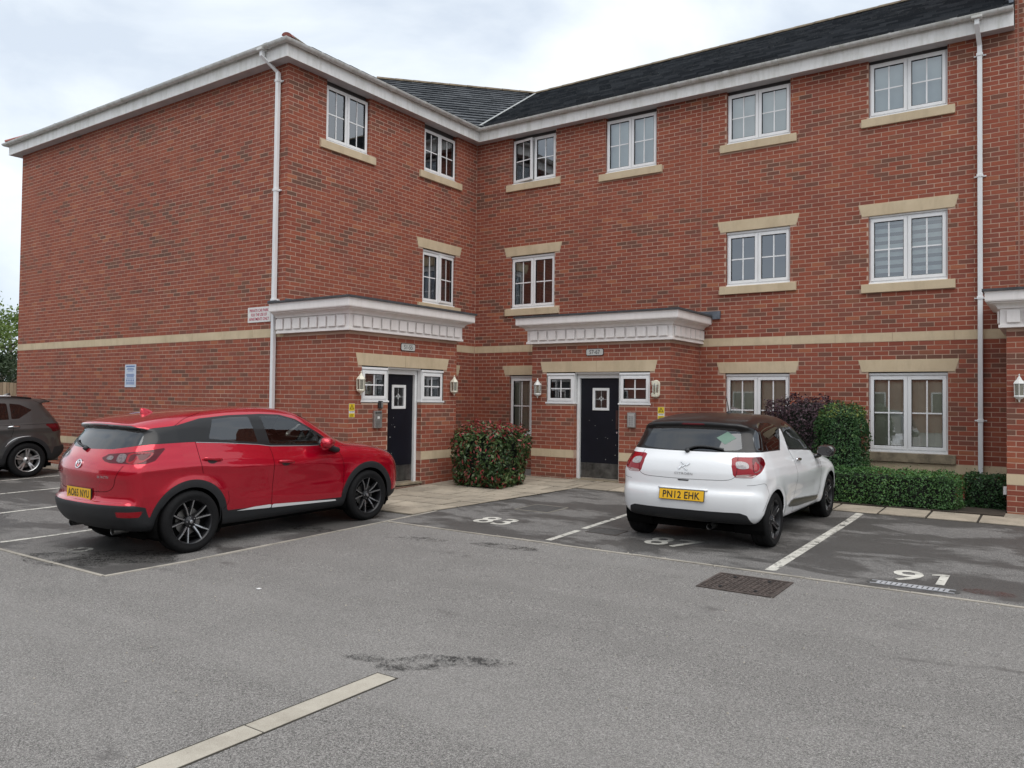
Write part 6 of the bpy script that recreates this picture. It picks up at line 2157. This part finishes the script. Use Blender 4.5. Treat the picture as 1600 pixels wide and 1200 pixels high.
wht_skins = {'underside': ('undertray', M['well']), 'body': ('body_shell', M['car_white']), 'roof': ('roof_panel', M['car_roof']), 'rear_side_glass': ('rear_side_window', M['tint'], 1), 'door_glass': ('door_window', M['clear'], 1), 'fin': ('pillar_fin', M['car_white'], 1), 'screen': ('windscreen', M['clear']),
             'backlight': ('rear_window', M['backlight']), 'lamp': ('tail_lamp', M['lens_red'], 1), 'diffuser': ('bumper_diffuser', M['clad']), 'headlamp': ('headlamp', M['lens_head'], 1), 'grille': ('grille', M['black_plastic'])}
wht, wht_o = build_car('white_car', W_, WHT_POSE, 'white three-door hatchback with dark roof parked before the right-hand porch', wht_cuts, wht_skins)
for sg in (-1, 1):
    for wx in (0, WHT_WB):
        make_wheel(wht, wx, sg * .745, WHT_R, .205, .222, 'loop5', sg); wheel_well(wht, wx, .835, .338, sg)
underside(wht, -.28, 3.0, .58)
cabin(wht, W_, WHT_WB, 1.58, .28, .66)
for sg in (-1, 1):
    lo = wht_o[('lamp', sg)]
    corner_patch('lamp_reversing_lens', W_, .6, [(.69, .905), (.84, .900), (.86, .935), (.83, .965), (.70, .965)], sg, M['lens_clear'], lo)
    corner_patch('lamp_indicator', W_, .6, [(.66, .806), (.87, .806), (.95, .835), (.67, .828)], sg, plain('pale_lens', (.40, .30, .29), .15, coat=1.0), lo)
    corner_patch('lamp_dark_band', W_, .6, [(.92, .86), (1.15, .945), (1.14, 1.0), (.95, 1.005)], sg, M['lens_dark'], lo)
seam(wht, W_, [(.735, 1.04), (.80, .95), (.83, .80), (.83, .60), (.80, .42), (.80, .30)])
seam(wht, W_, [(1.80, .965), (1.93, .90), (1.98, .75), (1.97, .55), (1.90, .36), (1.80, .285), (.80, .285)])
seam(wht, W_, [(-.555, 1.05), (-.575, .95), (-.57, .82), (-.50, .775), (-.30, .765), (0, .762), (.30, .765), (.50, .775), (.57, .82), (.575, .95), (.555, 1.05)], 'rear', .004)
seam(wht, W_, [(-.48, .72), (-.33, .735), (-.25, .62), (-.30, .55), (-.38, .44)], 'side', .003)
for sg in (-1, 1):
    patch('side_ornament', W_, [(.57, .395), (.66, .430), (.80, .445), (1.88, .372), (1.90, .350), (1.86, .318), (.95, .345), (.60, .375)], 'side', plain('dark_ornament_strip', (.075, .075, .062), .3, .5, var=.3, scale=40), wht, sg, .006, .03, False)
    q = dense([(.57, .402), (.66, .437), (.80, .452), (1.88, .378)], .03, False, False); p, n = W_.side(q[:, 0], q[:, 1], sg); ribbon('ornament_edge', p, n, .007, M['steel'], wht, .006)
door_handle(wht, W_, .86, 1.06, .905, .893, M['chrome'], cup=False)
for sg in (-1, 1): door_mirror(wht, 1.80, .965, .965, M['car_black'], M['car_black'], sg, (.10, .22, .15))
number_plate(wht, W_, .585, .52, .111, 'PN12 EHK')
p, n = W_.rear([0.0], [.905]); p, n = Vector(p[0]), Vector(n[0])
def emblem_ds(mb, pl):
    for w in ([(-.055, -.045), (-.02, -.005), (-.03, .003), (-.065, -.025)], [(-.045, .045), (-.005, .015), (.0, .024), (-.035, .050)], [(.055, .045), (.02, .005), (.03, -.003), (.065, .025)], [(.045, -.045), (.005, -.015), (.0, -.024), (.035, -.050)], [(-.022, -.012), (.010, .018), (.022, .012), (-.010, -.018)]):
        mb.prism([pl(a, b, .001) for a, b in w], n * .008)
disc_at('emblem', p, n, emblem_ds, M['chrome'], wht)
def rear_text(car, body, txt, y, z, h, mat, w=1.0, name='badge_lettering'):
    me = text_mesh(txt, h, 0.0, w, .01, 1.15); me.materials.clear(); me.materials.append(mat); o = link(name, me, car)
    p2, n2 = body.rear([y], [z]); _n = Vector(n2[0]); u2 = (Vector((0, 0, 1)) - _n * _n.z).normalized(); r2 = u2.cross(_n).normalized()
    o.matrix_local = Matrix(((r2.x, -_n.x, u2.x, p2[0][0] + _n.x * .005), (r2.y, -_n.y, u2.y, p2[0][1] + _n.y * .005), (r2.z, -_n.z, u2.z, p2[0][2] + _n.z * .005), (0, 0, 0, 1)))
    return o
rear_text(wht, W_, 'CITROËN', 0, .822, .030, M['steel'], 1.35)
patch('boot_release', W_, [(-.07, .755), (.07, .755), (.06, .740), (-.06, .740)], 'rear', M['black_plastic'], wht, 1, .003, .02)
p, n = W_.rear([0.0], [.648]); mb = MB()
q = [W_.rear([y_], [.652])[0][0] for y_ in np.linspace(-.29, .29, 13)]
mb.tube([Vector(v) + Vector((-.012, 0, 0)) for v in q], .010, 8); mb.build('plate_trim', M['silver_trim'], wht, smooth=True)
rear_wiper(wht, W_, [(.02, 1.066), (-.08, 1.105), (-.24, 1.108), (-.40, 1.085)], (.0, 1.062), .013)
patch('brake_light', W_, [(-.14, 1.352), (.14, 1.352), (.13, 1.372), (-.13, 1.372)], 'rear', M['lens_dark'], wht, 1, .002, .02)
exhaust(wht, -.52, -.28, .245, .033, M['exh'])
patch('window_sticker', W_, [(-.29, 1.215), (-.40, 1.285), (-.50, 1.215), (-.40, 1.145)], 'rear', plain('green_sticker', (.13, .22, .17), .6), wht, 1, .0015, .02)
p, n = W_.top([.62], [-.10]); p = Vector(p[0]); mb = MB()
ab = MB(); ab.lathe([(.034, -.006), (.030, .012), (.012, .024), (.0, .027)], tuple(p), 'z', 12); an = ab.build('aerial_base', M['black_plastic'], wht, smooth=True)
mb.tube([p + Vector((0, 0, .015)), p + Vector((-.10, 0, .20))], .005, 6, radii=[.007, .003]); mb.build('aerial', M['black_plastic'], an)
# ---------------------------------------------------------------- brown SUV
S_ = suv_body
SQ = [(-.125, 1.315), (.08, 1.425), (.26, 1.447), (.265, 1.145), (.13, 1.155)]
SR = [(.31, 1.450), (.60, 1.462), (1.00, 1.462), (1.00, 1.125), (.31, 1.140)]
SF = [(1.07, 1.462), (1.35, 1.445), (1.60, 1.375), (1.98, 1.13), (1.95, 1.095), (1.07, 1.120)]
suv_cuts = [
    ('underside', lambda p: p[:, 2] - .285, None),
    ('cladding', unionf(archf(0, SUV_R, .455), archf(SUV_WB, SUV_R, .455), zlinef([-.95, -.72, -.50, -.46, -.30, .30, .42, 2.10, 2.3, 2.9, 3.1, 3.6], [.60, .60, .57, .44, .30, .30, .40, .40, .30, .30, .42, .40])), None),
    ('gone', unionf(archf(0, SUV_R, .378), archf(SUV_WB, SUV_R, .378)), None),
    ('quarter_glass', sidef(SQ, .35), ['body']), ('rear_glass', sidef(SR, .35), ['body']), ('front_glass', sidef(SF, .35), ['body']),
    ('screen', frontf([(0, 1.13), (.45, 1.13), (.68, 1.11), (.55, 1.48), (0, 1.51)], 1.5), ['body']),
    ('backlight', rearf([(0, 1.10), (.58, 1.10), (.66, 1.14), (.57, 1.40), (.50, 1.425), (0, 1.43)], -.25), ['body']),
    ('lamp', cornerf([(.55, 1.02), (1.26, 1.040), (1.30, 1.012), (1.18, .875), (1.10, .88), (.85, .93), (.56, .95)], .75), ['body']),
    ('headlamp', fcornerf([(-2.8, .86), (-2.6, .80), (-2.35, .85), (-2.25, .96), (-2.5, .95)], 0.0, 2.8), ['body']),
]
suv_skins = {'underside': ('undertray', M['well']), 'body': ('body_shell', M['car_brown']), 'cladding': ('wheel_arch_cladding', M['clad']), 'quarter_glass': ('quarter_window', M['tint'], 1), 'rear_glass': ('rear_door_window', M['tint'], 1), 'front_glass': ('front_door_window', M['clear'], 1), 'screen': ('windscreen', M['clear']),
             'backlight': ('rear_window', M['backlight']), 'lamp': ('tail_lamp', M['lens_dark'], 1), 'headlamp': ('headlamp', M['lens_head'], 1)}
suv, suv_o = build_car('brown_car', S_, SUV_POSE, 'brown SUV with silver roof rails, cut off by the left edge', suv_cuts, suv_skins)
for sg in (-1, 1):
    for wx in (0, SUV_WB):
        make_wheel(suv, wx, sg * .80, SUV_R, .215, .232, 'silver5', sg); wheel_well(suv, wx, .895, .378, sg)
underside(suv, -.55, 3.2, .62)
cabin(suv, S_, SUV_WB, 1.80, .32, .72)
seam(suv, S_, [(.29, 1.10), (.265, 1.02), (.27, .90), (.30, .80)])
seam(suv, S_, [(1.035, 1.46), (1.03, 1.1), (1.04, .8), (1.03, .42)])
seam(suv, S_, [(-.70, 1.04), (-.30, 1.035), (.3, 1.03), (1.0, 1.02), (2.2, 1.0)], 'side', .006)
seam(suv, S_, [(-.20, 1.50), (-.36, 1.40), (-.50, 1.25), (-.56, 1.12)], 'side', .006)
door_handle(suv, S_, .36, .15, .985, .99, M['chrome'], cup=False)
for sg in (-1, 1):
    q = dense([(.40, .62), (.34, .70), (.22, .775), (.08, .805), (-.05, .808)], .02, False, True); p, n = S_.side(q[:, 0], q[:, 1], sg); ribbon('arch_trim', p, n, [.010 * math.sin(PI * t) + .002 for t in np.linspace(0, 1, len(q))], M['silver_trim'], suv, .004)
    for (x0, x1) in ((.62, 1.95),):
        q = dense([(x0, .372), (x1, .372)], .04, False, False); p, n = S_.side(q[:, 0], q[:, 1], sg); ribbon('sill_strip', p, n, .012, M['silver_trim'], suv, .004)
    mb = MB(); pts = []
    for t in np.linspace(0, 1, 15):
        x = -.18 + 1.75 * t; pp, nn = S_.top([x], [.60]); pts.append(Vector(pp[0]) + Vector((0, sg * (.60 - pp[0][1]) if False else 0, .028 * math.sin(PI * min(max(t, .03), .97)) ** .3)))
    pts = [Vector((v.x, sg * abs(v.y), v.z)) for v in pts]
    mb.tube(pts, .016, 8); mb.build('roof_rail', M['silver_trim'] if False else M['car_black'], suv, smooth=True)
    mb = MB(); mb.tube([v + Vector((0, sg * .006, .008)) for v in pts[3:]], .0135, 8); mb.build('roof_rail_cap', M['silver_trim'], suv, smooth=True)
    door_mirror(suv, 1.95, 1.03, 1.11, M['car_brown'], M['black_plastic'], sg, (.12, .24, .17))
mb = MB()     # roof spoiler blade
sp = [S_.top([-.42], [y_])[0][0] for y_ in np.linspace(-.60, .60, 15)]
mb.loft([[(v[0] + .14, v[1], v[2] + .012), (v[0] - .02, v[1], v[2] + .010), (v[0] - .175 + .22 * abs(v[1]) ** 2.2, v[1], v[2] - .030), (v[0] - .165 + .22 * abs(v[1]) ** 2.2, v[1], v[2] - .048), (v[0] + .05, v[1], v[2] - .045)] for v in sp], True, True)
mb.build('roof_spoiler', M['car_brown'], suv, smooth=True, angle=50)
shark_fin(suv, S_, .05, M['car_brown'])
number_plate(suv, S_, .80, .52, .111, 'KM17 OTB') if False else None
exhaust(suv, -.72, .50, .30, .035, M['exh'])
# ================================================================== plants
def mk_leaf(name, stops, rough=0.45, trans=0.25):
    t = NT(name)
    tone = t.attr('tone')
    c = t.ramp(tone, stops)
    t.set(c, rough, 0, 0.4)
    tl = t.n.new('ShaderNodeBsdfTranslucent')
    t.link(c, tl.inputs['Color'])
    mx = t.n.new('ShaderNodeMixShader'); mx.inputs[0].default_value = trans
    t.link(t.p.outputs[0], mx.inputs[1]); t.link(tl.outputs[0], mx.inputs[2]); t.link(mx.outputs[0], t.out.inputs['Surface'])
    return t.m
M['photinia'] = mk_leaf('photinia_leaf', [(0.0, (0.024, 0.048, 0.0168)), (0.35, (0.054, 0.102, 0.0312)), (0.62, (0.108, 0.168, 0.06)), (0.7, (0.144, 0.12, 0.054)), (0.78, (0.24, 0.042, 0.036)), (1.0, (0.36, 0.06, 0.066))], .35)
M['hedge'] = mk_leaf('hedge_leaf', [(0.0, (0.0294, 0.0735, 0.0246)), (0.5, (0.0735, 0.1716, 0.049)), (0.85, (0.1348, 0.2696, 0.0735)), (0.93, (0.4901, 0.6371, 0.0735)), (1.0, (0.8332, 0.9312, 0.098))], .5)
M['bush'] = mk_leaf('bush_leaf', [(0.0, (0.0175, 0.049, 0.0175)), (0.6, (0.049, 0.1225, 0.0385)), (0.9, (0.105, 0.1925, 0.0525)), (1.0, (0.28, 0.28, 0.0525))], .5)
M['purple'] = mk_leaf('purple_leaf', [(0.0, (0.034, 0.0204, 0.0272)), (0.6, (0.085, 0.0442, 0.0578)), (1.0, (0.1785, 0.102, 0.1122))], .5)
M['tree_dark'] = mk_leaf('dark_tree_leaf', [(0.0, (0.015, 0.030, 0.014)), (1.0, (0.055, 0.085, 0.035))], .6)
M['tree_light'] = mk_leaf('light_tree_leaf', [(0.0, (0.065, 0.117, 0.026)), (1.0, (0.221, 0.299, 0.078))], .6, .35)
M['twig'] = plain('twig', (0.035, 0.026, 0.018), .9)
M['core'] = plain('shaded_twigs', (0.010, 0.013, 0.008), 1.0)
M['bark'] = plain('bark', (0.16, 0.14, 0.11), .9, var=.4, scale=10, bump=.5)
def leaves(name, pos, nrm, size, tone, mat, parent, aspect=0.5, droop=0.25, kind=None):
    n = len(pos)
    nrm = nrm / np.maximum(np.linalg.norm(nrm, axis=1, keepdims=True), 1e-6)
    rnd = RNG.normal(size=(n, 3))
    a = rnd - nrm * (rnd * nrm).sum(1, keepdims=True)
    a /= np.maximum(np.linalg.norm(a, axis=1, keepdims=True), 1e-6)
    b = np.cross(nrm, a)
    s = size[:, None]
    v = np.empty((n, 4, 3))
    v[:, 0] = pos - a * s * .5
    v[:, 1] = pos + b * s * aspect * .5 - nrm * s * .06
    v[:, 2] = pos + a * s * .5 - nrm * s * droop * .4
    v[:, 3] = pos - b * s * aspect * .5 - nrm * s * .06
    v = v.reshape(-1, 3)
    idx = np.arange(n)[:, None] * 4
    f = np.concatenate([idx + np.array([[0, 1, 2]]), idx + np.array([[0, 2, 3]])], 1).reshape(-1, 3)
    me = bpy.data.meshes.new(name)
    me.vertices.add(len(v)); me.vertices.foreach_set('co', v.ravel())
    me.loops.add(f.size); me.loops.foreach_set('vertex_index', f.ravel())
    me.polygons.add(len(f)); me.polygons.foreach_set('loop_start', np.arange(len(f)) * 3); me.polygons.foreach_set('loop_total', np.full(len(f), 3))
    me.materials.append(mat)
    me.attributes.new('tone', 'FLOAT', 'FACE').data.foreach_set('value', np.repeat(tone, 2).astype(np.float32))
    me.update(); me.validate()
    o = link(name, me, parent)
    return o
def smooth_noise(p, freq, seed):
    r = np.random.default_rng(seed)
    k = r.normal(size=(7, 3)) * freq; ph = r.uniform(0, 6.28, 7)
    return np.sin(p @ k.T + ph).sum(1) / 7 ** .5
def shell_points(n, fn):
    return fn(n)
def box_shell(n, half, z0, z1, rnd=0.12, power=5.0, faces=None):
    """points in the outer skin of a rounded box, with outward normals"""
    d = RNG.normal(size=(n, 3))
    h = (z1 - z0) / 2
    ext = np.array([half[0], half[1], h])
    # sample directions evenly over the box by area
    A = np.array([ext[1] * ext[2], ext[0] * ext[2], ext[0] * ext[1]])
    ax = RNG.choice(3, size=n, p=A / A.sum())
    u = RNG.uniform(-1, 1, size=(n, 3))
    sg = RNG.choice([-1, 1], size=n)
    u[np.arange(n), ax] = sg
    r = (np.abs(u) ** power).sum(1) ** (1 / power)
    q = u / r[:, None]
    nr = np.sign(q) * np.abs(q) ** (power - 1) / ext
    nr /= np.linalg.norm(nr, axis=1, keepdims=True)
    p = q * ext
    p[:, 2] += (z0 + z1) / 2
    return p, nr
def hedge(name, c, half, h, label, cat, mat, n, size, tonefn, rough=.05, z0=.0, depth=.12, power=6.0, group=None, aspect=.5, twigs=True):
    o = empty(name, (c[0], c[1], grd(c[1] - half[1]) if c[1] < -2 else .0)); tag(o, label, cat, group)
    p, nr = box_shell(n, half, z0, h, power=power)
    bumps = smooth_noise(p, 7.0, 3) * rough + smooth_noise(p, 17.0, 5) * rough * .5
    inn = RNG.exponential(depth * .45, size=n); inn = np.minimum(inn, depth * 2)
    sprig = (RNG.random(n) < .06) * RNG.uniform(0, .05, n) + (RNG.random(n) < .012) * RNG.uniform(.03, .11, n) * (nr[:, 2] > .2)
    p = p + nr * (bumps - inn + sprig)[:, None]
    p[:, 2] = np.maximum(p[:, 2], z0 + .01)
    nn = nr + RNG.normal(size=(n, 3)) * .65 + np.array([0, 0, .35])
    sz = size * RNG.uniform(.45, 1.45, n)
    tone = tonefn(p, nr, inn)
    leaves('foliage', p, nn, sz, np.clip(tone, 0, 1), mat, o, aspect)
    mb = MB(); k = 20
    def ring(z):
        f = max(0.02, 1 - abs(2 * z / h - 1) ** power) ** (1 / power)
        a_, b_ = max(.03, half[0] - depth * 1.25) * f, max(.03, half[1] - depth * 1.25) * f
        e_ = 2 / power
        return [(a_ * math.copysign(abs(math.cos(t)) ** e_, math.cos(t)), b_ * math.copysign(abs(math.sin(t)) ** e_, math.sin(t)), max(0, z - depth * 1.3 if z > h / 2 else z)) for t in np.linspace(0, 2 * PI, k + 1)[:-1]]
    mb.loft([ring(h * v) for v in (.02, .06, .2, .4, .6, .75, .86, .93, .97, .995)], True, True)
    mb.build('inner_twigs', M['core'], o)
    for _ in range(7):
        x, y = RNG.uniform(-.6, .6, 2) * np.array(half)
        mb = MB(); mb.tube([(x * .6, y * .6, 0), (x * .8, y * .8, h * .3), (x, y, h * .6)], .012, 5); mb.build('stem', M['twig'], o)
    return o
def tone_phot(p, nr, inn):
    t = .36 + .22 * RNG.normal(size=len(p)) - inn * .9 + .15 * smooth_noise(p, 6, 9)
    t = np.clip(t, 0, .64)
    red = RNG.random(len(p)) < (.14 + .62 * np.clip((p[:, 2] - .90) / .14, 0, 1) * (RNG.random(len(p)) < .8) + .10 * (smooth_noise(p, 4, 21) > .8))
    red &= inn < .08
    t[red] = RNG.uniform(.70, 1.0, red.sum())
    return t
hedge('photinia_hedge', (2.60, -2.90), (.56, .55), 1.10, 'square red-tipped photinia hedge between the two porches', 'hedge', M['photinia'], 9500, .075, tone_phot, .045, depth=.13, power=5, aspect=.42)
def tone_box(p, nr, inn):
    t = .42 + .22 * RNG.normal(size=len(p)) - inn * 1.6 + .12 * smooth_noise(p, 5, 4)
    t = np.clip(t, 0, .86)
    yl = (smooth_noise(p * np.array([1, .3, 1]), 6, 31) > 1.05) & (RNG.random(len(p)) < .5) & (inn < .04)
    t[yl] = RNG.uniform(.92, 1.0, yl.sum())
    return t
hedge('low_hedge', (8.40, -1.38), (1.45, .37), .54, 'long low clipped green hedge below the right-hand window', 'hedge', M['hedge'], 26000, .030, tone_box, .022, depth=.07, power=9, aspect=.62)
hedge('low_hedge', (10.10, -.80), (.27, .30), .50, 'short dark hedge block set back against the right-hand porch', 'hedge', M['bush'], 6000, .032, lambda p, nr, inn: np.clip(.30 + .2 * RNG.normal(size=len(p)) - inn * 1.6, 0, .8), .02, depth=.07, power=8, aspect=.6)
def tone_bush(p, nr, inn):
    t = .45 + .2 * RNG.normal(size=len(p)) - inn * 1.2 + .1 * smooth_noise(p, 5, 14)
    t = np.clip(t, 0, .9)
    y = (RNG.random(len(p)) < .25) & (p[:, 2] > 1.3)
    t[y] = RNG.uniform(.9, 1.0, y.sum())
    return t
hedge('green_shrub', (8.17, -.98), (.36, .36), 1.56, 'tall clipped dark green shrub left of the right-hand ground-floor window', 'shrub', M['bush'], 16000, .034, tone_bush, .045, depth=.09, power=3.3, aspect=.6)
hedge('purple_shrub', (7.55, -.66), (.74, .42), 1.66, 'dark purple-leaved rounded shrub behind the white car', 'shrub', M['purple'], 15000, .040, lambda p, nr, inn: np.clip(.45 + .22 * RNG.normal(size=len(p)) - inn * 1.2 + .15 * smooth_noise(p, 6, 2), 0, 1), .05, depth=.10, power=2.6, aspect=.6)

def tree(x, y, h, r, label, mat, n, size, seed, trunk_r=.16, crown_z=.35):
    o = empty('tree', (x, y, 0)); tag(o, label, 'tree', 'trees beyond the fence')
    rg = np.random.default_rng(seed)
    mb = MB(); top = h * .8
    mb.tube([(0, 0, 0), (.08, .05, h * .3), (.0, .1, h * .55), (.1, .0, top)], .1, 8, radii=[trunk_r, trunk_r * .75, trunk_r * .5, .03])
    ends = []
    for k in range(14):
        z = h * rg.uniform(.25, .75); a = rg.uniform(0, 6.28); L = r * rg.uniform(.5, .95) * (1.1 - .4 * z / h)
        e = Vector((math.cos(a) * L, math.sin(a) * L, z + L * rg.uniform(.3, .8))); ends.append(e)
        mb.tube([(0, 0, z), (e.x * .5, e.y * .5, z + (e.z - z) * .4), e], .03, 5, radii=[.055, .03, .012])
    mb.build('trunk', M['bark'], o, smooth=True)
    cl = []
    for k in range(46):
        t = rg.uniform(0, 1); z = h * (crown_z + (1 - crown_z) * t); a = rg.uniform(0, 6.28)
        rr = r * math.sin(PI * (0.12 + .85 * t)) ** .6 * rg.uniform(.3, 1.0)
        cl.append((math.cos(a) * rr, math.sin(a) * rr, z))
    cl = np.array(cl); which = rg.integers(0, len(cl), n)
    p = cl[which] + rg.normal(size=(n, 3)) * np.array([r * .17, r * .17, h * .045])
    p[:, 2] = np.maximum(p[:, 2], h * .12)
    tone = np.clip(.45 + .2 * rg.normal(size=n) + (which % 5 - 2) * .09, 0, 1)
    leaves('crown', p, rg.normal(size=(n, 3)) + np.array([0, 0, .6]), size * rg.uniform(.6, 1.3, n), tone, mat, o, .6)
tree(-21.5, -1.0, 2.9, 2.2, 'dark evergreen tree just behind the fence', M['tree_dark'], 9000, .14, 3, crown_z=.12)
tree(-22.5, -4.2, 3.1, 2.2, 'dark bushy tree behind the fence by the left edge', M['tree_dark'], 9000, .14, 4, crown_z=.12)
tree(-27.0, 1.6, 5.2, 2.6, 'pale green airy tree rising beside the left corner of the building', M['tree_light'], 7000, .15, 5)
tree(-29.0, -3.0, 5.6, 2.6, 'pale green airy tree with a thin bare trunk at the left edge', M['tree_light'], 7000, .15, 6)

# ================================================================== the houses across the car park, seen only as reflections in glass and paint
opp = empty('terrace_block', (0, -37, 0)); tag(opp, 'low brick terrace across the car park, mirrored in windows and car paint', 'building')
mb = MB(); mb.box((-24, -7, -.2), (32, 0, 5.3), 0, .35); mb.build('wall', M['brick'], opp, attr='tone')
mb = MB(); mb.prism([(-24.4, .45, 5.2), (-24.4, -3.5, 8.9), (-24.4, -7.45, 5.2)], (56.8, 0, 0)); mb.build('roof', M['tile'], opp)
for k in range(14):
    for z0 in (.9, 3.4):
        x0 = -22.5 + k * 3.9
        mb = MB(); mb.box((x0, -.02, z0), (x0 + 1.5, .03, z0 + 1.25)); w_ = mb.build('window', M['upvc'], opp)
        for s_ in (0, 1):
            mb = MB(); mb.quad((x0 + .08 + s_ * .71, .033, z0 + .08), (x0 + .71 + s_ * .71, .033, z0 + .08), (x0 + .71 + s_ * .71, .033, z0 + 1.17), (x0 + .08 + s_ * .71, .033, z0 + 1.17)); mb.build('pane', M['car_black'], w_)
